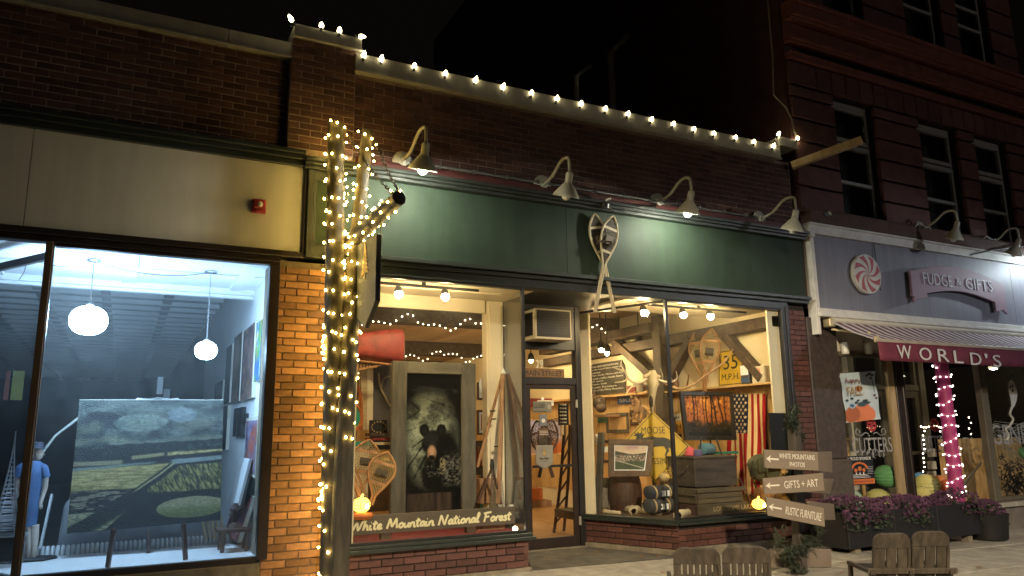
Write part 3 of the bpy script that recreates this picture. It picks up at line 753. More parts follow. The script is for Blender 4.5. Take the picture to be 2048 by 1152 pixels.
for x0, x1 in ((10.56, 11.31), (11.43, 12.19)):
    dd = boxes('door', M_OLIVE, big, ((x0, 1.42, .02), (x0 + .1, 1.48, 2.01)), ((x1 - .1, 1.42, .02), (x1, 1.48, 2.01)), ((x0 + .1, 1.42, 1.9), (x1 - .1, 1.48, 2.01)), ((x0 + .1, 1.42, .02), (x1 - .1, 1.48, .35)), ((x0 + .1, 1.425, .95), (x1 - .1, 1.475, 1.0)), bevel=.005)
    build(MB().box((x0 + .1, 1.447, .35), (x1 - .1, 1.452, 1.9)), 'pane', M_GLASS, dd)
    tr_ = boxes('transom', M_OLIVE, big, ((x0, 1.42, 2.12), (x0 + .06, 1.5, 2.75)), ((x1 - .06, 1.42, 2.12), (x1, 1.5, 2.75)))
    build(MB().box((x0 + .06, 1.45, 2.12), (x1 - .06, 1.456, 2.75)), 'pane', M_GLASS, tr_)
for i in range(6): boxes('curtain_slat', mat('pale_slat', (.5, .5, .36), rough=.7), big, ((11.52 + i * .105, 1.6, 2.13), (11.60 + i * .105, 1.62, 2.74)))
f = boxes('shop_window', M_OLIVE, big, ((11.60, -.02, .3), (11.76, .08, 2.75)), ((11.76, -.01, .3), (16.5, .06, .36)), ((11.76, -.01, 2.62), (16.5, .06, 2.70)), ((16.4, -.01, .3), (16.5, .06, 2.7)), bevel=.006)
build(MB().box((11.76, .02, .36), (16.4, .026, 2.62)), 'pane', M_GLASS, f)
boxes('window_ledge', M_CONC, big, ((11.55, -.1, .22), (17, .1, .285)), bevel=.006)
boxes('stall_riser', mat('riser_block', (.17, .15, .125), rough=.8, var=.2, bump=.3), big, ((11.6, -.04, -.35), (12.9, .1, .215)), ((12.91, -.04, -.35), (14.5, .1, .215)), bevel=.008)
# inside
boxes('floor', M_FLOOR, big, ((8.4, .06, -.2), (17, 6, -.08)))
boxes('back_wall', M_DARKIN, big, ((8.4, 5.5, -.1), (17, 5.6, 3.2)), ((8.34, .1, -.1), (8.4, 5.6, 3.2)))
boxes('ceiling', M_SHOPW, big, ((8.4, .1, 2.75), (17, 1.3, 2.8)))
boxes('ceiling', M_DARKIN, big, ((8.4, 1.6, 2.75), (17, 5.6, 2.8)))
for i in range(12):
    build(MB().box((8.56 + i * .105, 1.0, .2), (8.56 + i * .105 + .1, 1.02, 1.22)), 'board', M_PINE, big)
boxes('rail', M_PINE, big, ((8.55, .97, 1.225), (9.83, 1.03, 1.26)))
for i in range(22):
    build(MB().box((11.95 + i * .105, 1.0, .2), (11.95 + i * .105 + .1, 1.02, 1.2)), 'board', M_PINE, big)
boxes('entry_floor', M_MATTE, big, ((9.85, .0, -.2), (11.6, 1.45, -.07)))
# ================================================================ inside the gallery window
M_GLOBE = glow('lit_opal_globe', (.42, .68, 1.0), 54)
M_STEEL = mat('brushed_steel', (.5, .5, .52), rough=.35, metal=1, var=.1)
M_WIRE = mat('grey_wire', (.18, .18, .19), rough=.4, metal=.8, var=.2)
M_DARKWOOD = wood('dark_wood', (.05, .025, .02), (.11, .055, .04), st=(3, 3, 1))
M_CANV = mat('canvas_edge', (.62, .58, .48), rough=.8, var=.1)
# two opal pendant lamps
def pendant(c, rx, rz, zc, label):
    x, y, z = c
    t = thing('pendant_lamp', (x, y, z), label, 'pendant lamp', 'opal globe pendants in the gallery window')
    prof = [(rx * max(0, math.cos(a)) ** .82, rz * math.copysign(abs(math.sin(a)) ** .95, a)) for a in [math.pi * (k / 30 - .5) for k in range(31)]]
    prof[0] = (rx * .08, -rz); prof[-1] = (rx * .2, rz)
    build(MB().lathe(prof, c, n=28), 'globe', M_GLOBE, t, smooth=2)
    build(MB().lathe([(.03, rz - .004), (.035, rz + .012), (.012, rz + .03)], c, n=16), 'cap', M_STEEL, t, smooth=1)
    build(MB().tube([(x, y, z + rz), (x, y, zc)], .006, n=6), 'stem', M_STEEL, t)
    build(MB().lathe([(.045, zc - z - .02), (.06, zc - z - .01), (.06, zc - z)], c, n=16), 'canopy', M_STEEL, t, smooth=1)
    return t
g1 = at(177, 641, .6); g2 = at(412, 701, .7)
pendant(g1, .153, .127, 2.985, 'larger opal globe pendant, hanging in the middle of the gallery window')
pendant(g2, .099, .086, 2.985, 'smaller opal globe pendant, hanging at the right of the gallery window')
pts = [at(55, 520, .8), at(120, 533, .8), at(177, 530, .8) + Vector((0, 0, -.01))]
cab = MB().tube([p for p in pts], .005, n=5)
c2 = [Vector((g1.x + (g2.x - g1.x) * t, .6 + .1 * t, 2.975 - .12 * 4 * t * (1 - t) * .6)) for t in np.linspace(0, 1, 12)]
cab.tube(c2, .005, n=5); cab.tube([at(55, 520, .8), at(48, 545, .8), at(38, 560, .8)], .005, n=5)
build(cab, 'lamp_cable', M_WIRE, None, smooth=1, label='thin cable strung along the gallery ceiling between the pendant lamps', cat='cable')

# the big landscape painting on its stand
ez = thing('display_easel', (.25, .7, .36), 'dark wooden easel on the white shelf that carries the landscape painting', 'easel')
for (x0, y0), (x1, y1) in (((215, 1135), (227, 1062)), ((371, 1120), (367, 1050))):
    p = atZ(x0, y0, .362); q = at(x1, y1, p.y + .06); b = MB().beam(p, q, .034, .034); build(b, 'leg', M_DARKWOOD, ez, bevel=.004)
    build(MB().lathe([(.012, -.012), (.022, -.006), (.022, .008), (.010, .014)], q + Vector((0, -.012, 0)), n=12, axis=(0, -1, .1)), 'peg', M_DARKWOOD, ez, smooth=1)
p = atZ(297, 1106, .362); build(MB().beam(p, at(297, 1060, p.y), .034, .034), 'leg', M_DARKWOOD, ez)
def land(u, v):
    uu = u * 6; vv = v * 5
    n1 = fbm(uu * 1.3, vv * 1.5, 3); n2 = fbm(uu * 5, vv * 9, 4); n3 = fbm(uu * 9, vv * 22, 5); nd = fbm(uu * 22 + vv * 12, vv * 5 - uu * 3, 6)
    c = mixc((.16, .20, .22), (.33, .37, .36), sstep(.3, .75, fbm(uu * 1.1 + n2, vv * 2.2, 7)))
    c = mixc(c, (.43, .44, .36), sstep(.45, .7, n1) * sstep(.55, .7, v) * (1 - sstep(.85, .98, v)) * .5)
    # pale oval cloud and a dark one at its left
    d = ((u - .42) / .20) ** 2 + ((v - .815) / .075) ** 2 + (n2 - .5) * .4
    c = mixc(c, (.40, .45, .42), (1 - sstep(.75, 1.05, d)) * (.75 + .4 * (n3 - .5)))
    d = ((u - .70) / .11) ** 2 + ((v - .875) / .07) ** 2 + (n2 - .5) * .5
    c = mixc(c, (.38, .43, .48), (1 - sstep(.5, 1.15, d)) * .7)
    d = ((u - .16) / .12) ** 2 + ((v - .87) / .04) ** 2 + (n2 - .5)
    c = mixc(c, (.10, .13, .15), (1 - sstep(.4, 1.2, d)) * .8)
    d = ((u - .08) / .09) ** 2 + ((v - .77) / .05) ** 2 + (n2 - .5)
    c = mixc(c, (.34, .37, .30), (1 - sstep(.4, 1.2, d)) * .7)
    c = mixc(c, (.46, .46, .36), (1 - sstep(0, .04, np.abs(v - .665 - .02 * np.sin(u * 9)))) * .55)
    # the land
    y = v + .012 * (n1 - .5)
    tree = .625 + .02 * fbm(u * 26, u * 0 + 1, 9) + .03 * u
    L = lambda a, b, t: mixc(a, b, t)
    base = L((.06, .075, .07), (.13, .15, .12), n2)
    land_ = base
    def band(cur, top, bot, col, col2, tex, soft=.006, m=None):
        k = sstep(bot - soft, bot + soft, y) * (1 - sstep(top - soft, top + soft, y))
        if m is not None: k = k * m
        return mixc(cur, mixc(col, col2, sstep(.3, .7, tex)), k)
    rgt = sstep(.60, .62, u)
    land_ = band(land_, .585 + .045 * (u - .4), .535 + .06 * (u - .5), (.42, .36, .20), (.54, .47, .28), n3, m=rgt)
    land_ = band(land_, .555 + .1 * (u - .4), .525 + .1 * (u - .4), (.45, .41, .28), (.40, .36, .24), n3, m=sstep(.36, .38, u) * (1 - sstep(.58, .6, u)))
    land_ = band(land_, .525, .49, (.44, .40, .30), (.36, .33, .25), n3, m=1 - sstep(.30, .33, u))
    land_ = band(land_, .475 + .05 * u, .45 + .07 * u, (.36, .41, .40), (.28, .33, .33), n3, m=1 - sstep(.5, .56, u))
    land_ = band(land_, .51 + .05 * (u - .6), .47 + .06 * (u - .6), (.40, .44, .45), (.30, .34, .36), n3, m=sstep(.62, .66, u))
    road = .66 - 1.05 * (.50 - y) - .8 * (.5 - y) ** 2   # hedge line running down to the left
    lf = 1 - sstep(road - .02, road, u)
    land_ = band(land_, .455 + .05 * u, .30, (.40, .36, .19), (.52, .46, .27), fbm(uu * 2, vv * 26, 11), m=lf)
    stripes = fbm(uu * 2.5, vv * 17, 12)
    land_ = band(land_, .295, .16, (.07, .065, .06), (.36, .34, .28), sstep(.45, .62, stripes), m=1 - sstep(road - .03, road - .01, u))
    land_ = band(land_, .14, .0, (.33, .33, .25), (.42, .41, .30), n3, m=1 - sstep(.22 + y, .24 + y, u))
    fx = sstep(road + .07, road + .09, u)
    land_ = band(land_, .46 + .02 * (u - .6), .255, (.16, .17, .07), (.46, .43, .22), nd, m=fx * sstep(.47, .50, u + .1 * (y - .3)))
    ov = ((u - .80) / .25) ** 2 + ((y - .125) / .085) ** 2
    land_ = mixc(land_, mixc((.34, .35, .19), (.44, .42, .30), sstep(.08, .16, y)), (1 - sstep(.92, 1.0, ov)))
    land_ = mixc(land_, mixc((.07, .10, .065), (.11, .14, .09), n2), sstep(road - .02, road, u) * (1 - sstep(road + .16, road + .26, u)) * (1 - sstep(.24, .27, y)) * (ov > 1.02))
    land_ = mixc(land_, (.45, .42, .28), (1 - sstep(.006, .016, np.abs(u - road - .02))) * sstep(.25, .3, y) * (1 - sstep(.47, .5, y)))
    tr_ = mixc((.07, .10, .095), (.17, .23, .20), sstep(.4, .8, fbm(u * 40, v * 45, 13)))
    land_ = mixc(land_, tr_, sstep(.545 + .03 * u, .56 + .03 * u, v))
    c = mixc(c, land_, 1 - sstep(tree - .006, tree + .006, v))
    c = c * (.80 + .40 * n3[..., None]); c = .62 * c + .38 * c.mean(-1, keepdims=True) * np.array((1.05, 1.0, .88)); c = c * (1 - .22 * sstep(.62, .68, v))[..., None]; return np.clip(.35 + (c - .29) * 1.65, .03, 1)
cor = [at(133, 1068, .96), at(441, 1040, .96), at(447, 800, 1.14), at(159, 800, 1.14)]
pa = thing('landscape_painting', cor[0], 'large unframed painting of fields and a stormy sky, standing in the gallery window', 'painting')
build(MB().hexa([c + Vector((0, .004, 0)) for c in cor], (0, .035, .006)), 'canvas', M_CANV, pa)
picture('paint', cor, land, 230, 200, pa, printed(.45, .6, .35, 'oil_paint'))
gp = [at(118, 1085, 1.05), at(420, 1066, 1.05), at(425, 950, 1.05), at(160, 935, 1.05)]
c0 = gp[0]; W_ = 1.3
sb = MB().prism([(0, 0), (W_, .03), (W_, .55), (.16, .60), (.08, .58), (.03, .5)], Vector((at(114, 1085, 1.62).x, 1.62, .24)), (1.08, 0, 0), (0, 0, 1.08), .12)
build(sb, 'grey_backrest', mat('grey_felt', (.42, .42, .45), rough=.9, var=.08, bump=.2, bs=120), None, bevel=.02, label='grey rounded sofa back standing behind the landscape painting', cat='sofa')
build(MB().tube([at(271, 802, 1.3), at(275, 797, 1.3), at(300, 799, 1.3), at(315, 796, 1.3), at(340, 799, 1.3), at(356, 797, 1.3), at(360, 803, 1.3)], .007, n=6), 'chair_rail', M_STEEL, None, smooth=1, label='curved metal chair rail peeping over the top of the landscape painting', cat='chair')

# radiator
rd = thing('radiator', (.3, 1.34, .1), 'white cast iron radiator along the back of the gallery shelf', 'radiator')
ra, rb = at(75, 1108, 1.36), at(492, 1078, 1.36)
n_ = 46; me = None
for i in range(n_):
    x = ra.x + (1.18 - ra.x) * i / (n_ - 1)
    if me is None:
        mb = MB().tube([(0, -.05, -.3), (0, -.05, .06), (0, -.03, .095), (0, .0, .105), (0, .03, .095), (0, .05, .06), (0, .05, -.3)], .0165, n=8)
        mb.tube([(0, 0, -.3), (0, 0, .1)], .017, n=6)
        me = _mesh('section', mb, M_WHITE, Vector((0, 0, 0)), 1, 0)
    inst(me, 'section', rd, Matrix.Translation((x, 1.34, at(300, 1081, 1.34).z - .105)))

# wooden figure with a hat
M_SKIN = mat('pale_painted_wood', (.62, .52, .44), rough=.5, var=.1)
M_BLUE = mat('blue_painted_cloth', (.045, .11, .26), rough=.6, var=.15, vs=7)
fb = atZ(62, 1120, .362); fy = fb.y
fg = thing('wooden_figure', fb, 'carved figure in a short blue dress and dark peaked cap on a black base', 'figure')
px2 = lambda x, y: at(x, y, fy)
S_ = (at(0, 900, fy) - at(0, 1000, fy)).z / 100
def P(x, y, dy=0): q = at(x, y, fy); return Vector((q.x, fy + dy, q.z))
body = MB()
prof = [(1052, .068), (1030, .073), (1000, .078), (975, .085), (955, .092), (935, .088), (922, .045)]
cx = 63
body.lathe([(r, P(cx, yy).z) for yy, r in prof], (P(cx, 990).x, fy, 0), n=18, squash=.75)
build(body, 'dress', M_BLUE, fg, smooth=1)
sleeve = MB()
for s_, x0, x1 in ((1, 84, 92), (-1, 44, 37)): sleeve.tube([P(x0 - 4 * s_, 932), P(x0 + 3 * s_, 936), P(x1, 955)], [.035, .04, .036], n=10)
build(sleeve, 'sleeve', M_BLUE, fg, smooth=1)
arm = MB()
for x0, x1, x2 in ((91, 89, 81), (37, 33, 28)):
    arm.tube([P(x0, 950), P(x1 + 1, 975), P(x2, 1005), P(x2 - 1, 1013)], [.027, .024, .016, .018], n=9)
    for k in range(4): arm.tube([P(x2 - 2 + k * 1.3, 1011, .008 * (k - 1.5)), P(x2 - 2 + k * 1.1, 1019 - abs(k - 1.5), .008 * (k - 1.5))], .0045, n=5)
    arm.tube([P(x2 + 2, 1009, -.01), P(x2 + 3.5, 1015, -.012)], .005, n=5)
build(arm, 'arm', M_SKIN, fg, smooth=1)
leg = MB()
for dx in (-6, 5): leg.tube([P(cx + dx, 1050), P(cx + dx * .9, 1085), P(cx + dx * .8 - 3, 1126)], [.042, .036, .024], n=10)
build(leg, 'leg', M_SKIN, fg, smooth=1)
head = MB(); hc = P(75, 908)
head.ball(hc, (.045, .042, .062), 14, 10); head.tube([P(73, 925), P(71, 938)], [.026, .03], n=9)
head.tube([P(86, 905), P(88.5, 910), P(85, 911)], [.004, .008, .004], n=6)         # nose
for dy in (-.018, .018): head.ball(hc + Vector((.038, dy, .012)), .007, 6, 5); head.ball(hc + Vector((-.005, dy * 2.2, 0)), (.01, .006, .015), 6, 5)
head.box(tuple(hc + Vector((.034, -.012, -.034))), tuple(hc + Vector((.043, .012, -.029))))
build(head, 'head', M_SKIN, fg, smooth=1)
hat = MB(); ht = P(74, 897)
hat.lathe([(.05, 0), (.056, .004), (.052, .012), (.048, .05), (.03, .06)], ht, n=18, squash=.9); hat.lathe([(.05, -.003), (.072, 0), (.07, .006)], ht + Vector((.012, 0, 0)), n=18, squash=.9)
build(hat, 'cap', mat('dark_cap', (.03, .035, .06), rough=.5), fg, smooth=1)
bs_ = MB().prism([(-.26, -.12), (.1, -.14), (.2, -.02), (.14, .1), (-.2, .12)], fb + Vector((0, 0, 0)), (1, 0, 0), (0, 1, 0), .022)
build(bs_, 'base', M_BLACK, fg, bevel=.005)

# wire towers at the far left
def wire_tower(x, y, z0, h, w, label):
    t = thing('wire_tower', (x, y, z0), label, 'wire sculpture', 'wire towers in the gallery')
    mb = MB()
    for sx in (-1, 1):
        for sy in (-1, 1):
            mb.tube([(x + sx * w * (1 - k) ** 1.7, y + sy * w * (1 - k) ** 1.7, z0 + h * k) for k in np.linspace(0, 1, 9)], .0045, n=5)
    build(mb, 'leg', M_STEEL, t, smooth=1)
    mb = MB()
    for k in np.linspace(.05, .95, 22):
        q = w * (1 - k) ** 1.7 + .002; z = z0 + h * k
        mb.tube([(x - q, y - q, z), (x + q, y - q, z), (x + q, y + q, z), (x - q, y + q, z)], .003, n=4, closed=True)
    build(mb, 'rung', M_STEEL, t)
q = at(8, 1075, .75); wire_tower(q.x, q.y, .62, .85, .10, 'taller wire tower sculpture at the left edge of the gallery window')
q = at(22, 1075, .9); wire_tower(q.x - .05, q.y, .62, .55, .08, 'shorter wire tower sculpture beside the blue figure')
ws = thing('wire_stand', (-.95, .8, .36), 'small bent wire stand under the wire towers', 'stand')
q = at(12, 1090, .8); mb = MB()
for dx, dy in ((-.14, -.1), (.12, -.1), (.12, .14), (-.14, .14)): mb.tube([(q.x + dx, .8 + dy, .365), (q.x + dx, .8 + dy, .6)], .007, n=6)
build(mb, 'leg', M_WIRE, ws); build(MB().box((q.x - .15, .68, .6), (q.x + .14, .96, .615)), 'tray', M_STEEL, ws)
# arc lamp rod, leaning boards
build(MB().tube([at(*p, 1.5) for p in ((30, 1000), (70, 925), (110, 872), (158, 835))], .012, n=6), 'arched_rod', M_WHITET, None, smooth=1, label='pale bent rod arching up behind the blue figure', cat='rod')
a = at(80, 1098, 1.25); c = at(104, 990, 1.4)
build(MB().beam(a, c, .10, .02, up=(1, 0, 0)), 'leaning_board', M_WHITE, None, bevel=.003, label='narrow white board leaning behind the blue figure', cat='board')
for k in range(5):
    p0, p1 = at(412 + k * 9, 1078 - k, 1.2), at(404 + k * 9, 1035 - k * 2, 1.2)
    build(MB().beam(p0, p1, .022, .05, up=(0, 1, .01)), 'stretcher_bar', wood('raw_pine', (.5, .38, .2), (.66, .52, .3)), None, label=['leftmost', 'second', 'middle', 'fourth', 'rightmost'][k] + ' of five raw pine bars under the right end of the landscape painting', cat='wooden bar', group='stretcher bars by the radiator')
# pictures on the right wall
def abstract(seed, pal):
    def f(u, v):
        n = fbm(u * 3 + seed, v * 4, seed); n2 = fbm(u * 7, v * 9 + seed, seed + 1); n3 = fbm(u * 16, v * 16, seed + 2)
        c = mixc(pal[0], pal[1], sstep(.35, .6, n)); c = mixc(c, pal[2], sstep(.55, .7, n2)); c = mixc(c, pal[3], sstep(.62, .75, fbm(u * 5 + n, v * 5, seed + 3)))
        return c * (.8 + .4 * n3[..., None])
    return f
def wall_pic(px, pyb, pyt, label, pal, seed, frame=None, th=.04, lean=0, X=1.2, name='painting'):
    """px: near and far pixel columns on the wall plane"""
    a = atX(px[0], (pyb[0]), X); c = atX(px[1], pyb[1], X); d = atX(px[1], pyt[1], X); e = atX(px[0], pyt[0], X)
    z0 = (a.z + c.z) / 2; z1 = (d.z + e.z) / 2; y0, y1 = min(a.y, c.y), max(a.y, c.y)
    t = thing(name, (X, (y0 + y1) / 2, z0), label, 'painting', 'pictures on the gallery side wall')
    o = [Vector((X - th + (-.12 * lean if z < z1 - .01 else 0), y, z)) for y, z in ((y1, z0), (y0, z0), (y0, z1), (y1, z1))]
    build(MB().hexa(o, (th - .002, 0, 0)), 'canvas' if not frame else 'frame', frame or M_CANV, t)
    i = .0 if not frame else .035
    ctr = sum(o, Vector()) / 4
    oo = [p + Vector((-.004, (-i if p.y > ctr.y else i), (i if p.z < ctr.z else -i))) for p in o]
    picture('paint', oo, abstract(seed, pal), 24, 40, t, printed(.5))
DK = [(.06, .06, .08), (.14, .13, .15), (.2, .18, .2), (.1, .1, .14)]
MX = [(.28, .2, .2), (.45, .36, .34), (.2, .16, .2), (.55, .45, .3)]
wall_pic((511, 488), (795, 802), (653, 668), 'tall narrow painting in muted reds, nearest of the row of tall canvases', MX, 21)
wall_pic((485, 469), (802, 806), (670, 682), 'tall narrow brown painting, second canvas of the upper row', [(.3, .24, .2), (.42, .3, .26), (.2, .15, .14), (.4, .34, .24)], 22)
wall_pic((465, 454), (805, 808), (690, 705), 'tall near black painting, third canvas of the upper row', DK, 23)
wall_pic((450, 434), (808, 810), (762, 770), 'small dark painting at the far end of the upper row', DK, 24)
wall_pic((528, 516), (756, 768), (640, 655), 'blue and green painting closest to the window glass', [(.2, .35, .6), (.3, .5, .3), (.6, .5, .2), (.7, .75, .8)], 25)
wall_pic((519, 495), (958, 948), (828, 842), 'colourful portrait in a thin pale frame below the row of tall canvases', [(.55, .5, .6), (.7, .35, .25), (.4, .35, .5), (.75, .7, .72)], 26, frame=M_CANV)
wall_pic((490, 481), (872, 874), (813, 818), 'small black framed picture, nearer of the narrow pair', DK, 27, frame=M_BLACK)
wall_pic((479, 472), (872, 874), (815, 820), 'small black framed picture, farther of the narrow pair', DK, 28, frame=M_BLACK)
wall_pic((497, 493), (846, 847), (826, 828), 'tiny black framed picture beside the colourful portrait', DK, 29, frame=M_BLACK)
wall_pic((458, 446), (898, 899), (812, 816), 'dark blue unframed canvas hanging by the edge of the landscape painting', DK, 30)
wall_pic((511, 481), (1065, 1078), (985, 985), 'red painting leaning against the wall beside the radiator', [(.45, .2, .2), (.6, .35, .35), (.3, .2, .3), (.5, .45, .5)], 31, lean=1)
for k in range(3):
    p0, p1 = atX(462 + k * 8, 1020 - k * 6, 1.02 + k * .05), atX(478 + k * 6, 915 + k * 2, 1.12 + k * .03)
    o = [Vector((p0.x, p0.y - .35, p0.z)), Vector((p0.x, p0.y + .3, p0.z)), Vector((p1.x, p0.y + .3, p1.z)), Vector((p1.x, p0.y - .35, p1.z))]
    build(MB().hexa(o, (.025, 0, 0)), 'empty_frame', [M_WHITE, M_WIRE, M_BLACK][k], None, label=['white edged canvas leaning against the wall, front one of the leaning stack', 'grey canvas in the middle of the leaning stack', 'black canvas at the back of the leaning stack by the side wall'][k], cat='canvas')
sc_ = thing('small_sculpture', atX(468, 1055, 1.0), 'small dark wooden sculpture on a stool by the leaning canvases', 'sculpture')
q = WPOS[sc_.name]
build(MB().lathe([(.06, 0), (.05, .03), (.02, .05), (.03, .12), (.05, .17), (.02, .22)], q, n=10), 'body', M_DARKWOOD, sc_, smooth=1)
build(MB().beam(q + Vector((-.02, .1, .1)), q + Vector((.05, -.12, .2)), .03, .03), 'limb', M_DARKWOOD, sc_)
st_ = thing('stool', q + Vector((0, 0, -.25)), 'dark low stool under the small wooden sculpture', 'stool')
build(MB().box(tuple(q + Vector((-.15, -.15, -.03))), tuple(q + Vector((.13, .15, -.002)))), 'seat', M_DARKWOOD, st_)
for dx in (-.1, .1):
    for dy in (-.1, .1): build(MB().beam(q + Vector((dx, dy, -.03)), q + Vector((dx * 1.2, dy * 1.2, -.5)), .025, .025), 'leg', M_DARKWOOD, st_)
# things deep in the dark room
for (x0, x1, y0, y1, yy, nm, lb, c_) in ((313, 327, 754, 788, 4.5, 'wall_panel', 'pale narrow panel hanging deep in the dark gallery room', M_WHITE), (326, 340, 778, 798, 5.0, 'wall_panel', 'short pale panel beside the narrow one deep in the gallery room', M_WHITE)):
    a = at(x0, y1, yy); c = at(x1, y0, yy); build(MB().box((a.x, yy, a.z), (c.x, yy + .03, c.z)), nm, c_, None, label=lb, cat='panel')
for k, (x0, x1, c_, lb) in enumerate(((6, 22, (.30, .09, .07), 'dark red banner deep at the left of the gallery room'), (20, 50, (.34, .33, .09), 'olive green banner next to the dark red one in the gallery room'))):
    a = at(x0, 800, 4); c = at(x1, 742, 4); build(MB().box((a.x, 4, a.z), (c.x, 4.02, c.z)), 'banner', mat('banner_%d' % k, c_, rough=.9), None, label=lb, cat='banner')
# fire alarm strobe on the sign board
q = Vector((.969, -.02, 3.482)); fa = thing('fire_alarm', q, 'red fire alarm strobe on the pale sign board', 'fire alarm')
M_ALARM = mat('alarm_red', (.33, .03, .035), rough=.4, var=.15)
build(MB().box((q.x - .06, -.055, q.z - .068), (q.x + .062, -.021, q.z + .062)), 'back_box', M_ALARM, fa, bevel=.006)
build(MB().box((q.x - .05, -.085, q.z - .03), (q.x + .055, -.056, q.z + .055)), 'body', M_ALARM, fa, bevel=.01)
build(MB().ball((q.x + .005, -.088, q.z + .005), (.026, .02, .026), 12, 8), 'strobe_lens', mat('clear_lens', (.7, .65, .5), rough=.1), fa, smooth=1)
build(MB().box((q.x - .03, -.07, q.z - .066), (q.x + .04, -.056, q.z - .035)), 'grille', M_ALARM, fa, bevel=.004)
# ================================================================ lamps and lights on the shop front
M_LAMPW = mat('lamp_enamel', (.46, .45, .36), rough=.38, var=.12, vs=6, bump=.05)
M_LAMPB = glow('lit_lamp_bulb', (1.0, .97, .80), 430)
M_LAMPC = glow('cool_lit_lamp_bulb', (.80, .93, 1.0), 460)
M_OFF = mat('unlit_frosted_bulb', (.75, .74, .68), rough=.25, var=.04)
M_C9 = glow('lit_candle_bulb', (1.0, .84, .46), 14)
M_MINI = glow('lit_mini_bulb', (1.0, .66, .15), 36)
M_MINIW = glow('lit_warm_mini_bulb', (1.0, .80, .48), 10)
M_CORD = mat('black_cord', (.012, .015, .012), rough=.6)
M_CHAIN = mat('dark_chain', (.06, .045, .03), rough=.45, metal=.7, var=.2)
def gooseneck(x, z, lit, label, y0=0.02, d=.58, mt=M_LAMPW, cool=False, sh=1.0, tilt=-.38):
    t = thing('gooseneck_lamp', (x, y0, z), label, 'wall lamp', 'gooseneck lamps over the shop signs')
    build(MB().lathe([(.105, 0), (.105, .022), (.09, .034), (.062, .038), (.055, .055), (.032, .06), (.022, .08)], (x, y0, z), n=24, axis=(0, -1, 0)), 'back_plate', mt, t, smooth=1)
    for k in range(4):
        a = math.pi / 4 + k * math.pi / 2
        build(MB().lathe([(.007, 0), (.006, .005), (.003, .007)], (x + .095 * math.cos(a), y0 - .024, z + .095 * math.sin(a)), n=8, axis=(0, -1, 0)), 'screw', M_CHAIN, t)
    p = [(0, .07, 0), (0, .16, .01), (0, .24, .055), (0, .31, .13), (0, .37, .20), (0, .43, .235), (0, .49, .235), (0, .54, .205), (0, .565, .13), (0, .57, -.07)]
    k = d / .57
    pts = crom3([Vector((x, y0 - q[1] * k, z + q[2] * .58)) for q in p])
    build(MB().tube(pts, .0165, n=10), 'arm', mt, t, smooth=1)
    ax = Vector((0, -tilt, -1)).normalized(); c = Vector((x, y0 - d, z - .055))
    build(MB().lathe([(.018, -.012), (.034, 0), (.04, .012), (.04, .10), (.046, .106), (.046, .115)], c, n=20, axis=ax), 'socket', mt, t, smooth=1)
    s_ = [(.044, .112), (.06, .13), (.095, .175), (.13, .225), (.142, .25), (.142, .256), (.128, .226), (.092, .178), (.056, .134), (.02, .118)]
    build(MB().lathe([(r * sh, h) for r, h in s_], c, n=32, axis=ax), 'shade', mt, t, smooth=1)
    bc = c + ax * .246
    build(MB().ball(bc, (.045, .045, .052), 16, 10), 'bulb', (M_LAMPC if cool else M_LAMPB) if lit else M_OFF, t, smooth=1)
    return t
def crom3(P, k=5):
    P = [np.array(p) for p in P]; P = [2 * P[0] - P[1]] + P + [2 * P[-1] - P[-2]]; out = []
    for i in range(1, len(P) - 2):
        for j in range(k):
            t = j / k; a, b, c, d = P[i - 1], P[i], P[i + 1], P[i + 2]
            out.append(Vector(.5 * ((2 * b) + (c - a) * t + (2 * a - 5 * b + 4 * c - d) * t * t + (3 * b - a - 3 * c + d) * t ** 3)))
    out.append(Vector(P[-2])); return out
gooseneck(2.36, 4.154, True, 'lit gooseneck lamp at the left end of the green sign board, by the post', d=.70)
gooseneck(4.01, 4.143, False, 'unlit gooseneck lamp just left of the crossed snowshoes', d=.60)
gooseneck(5.63, 4.151, True, 'lit gooseneck lamp just right of the crossed snowshoes', d=.63)
gooseneck(7.30, 4.137, False, 'unlit gooseneck lamp at the right end of the green sign board', d=.63)
gooseneck(10.60, 4.38, False, 'unlit gooseneck lamp above the ribbon sign', y0=-.0, d=.60, sh=.92)
gooseneck(12.30, 4.33, False, 'gooseneck lamp turned sideways at the right edge of the purple sign board', y0=-.0, d=.5, sh=.92, tilt=-.5)
gooseneck(13.55, 4.36, True, 'lit gooseneck lamp over the bright end of the purple sign board', y0=-.0, d=.68, cool=True, sh=.92)
for x in (10.6, 12.3):    # bent straps that hold the two right lamps
    q = Vector((x, -.06, 4.36)); mb = MB()
    mb.tube([q + Vector((-.24, -.02, -.02)), q + Vector((-.12, -.03, .05)), q + Vector((0, -.03, .0)), q + Vector((.12, -.03, .03)), q + Vector((.2, -.02, -.06))], .007, n=6)
    build(mb, 'lamp_strap', M_WHITET, None, smooth=1, label=('bent metal strap behind the lamp above the ribbon sign' if x < 11 else 'bent metal strap behind the sideways lamp at the right edge'), cat='strap')

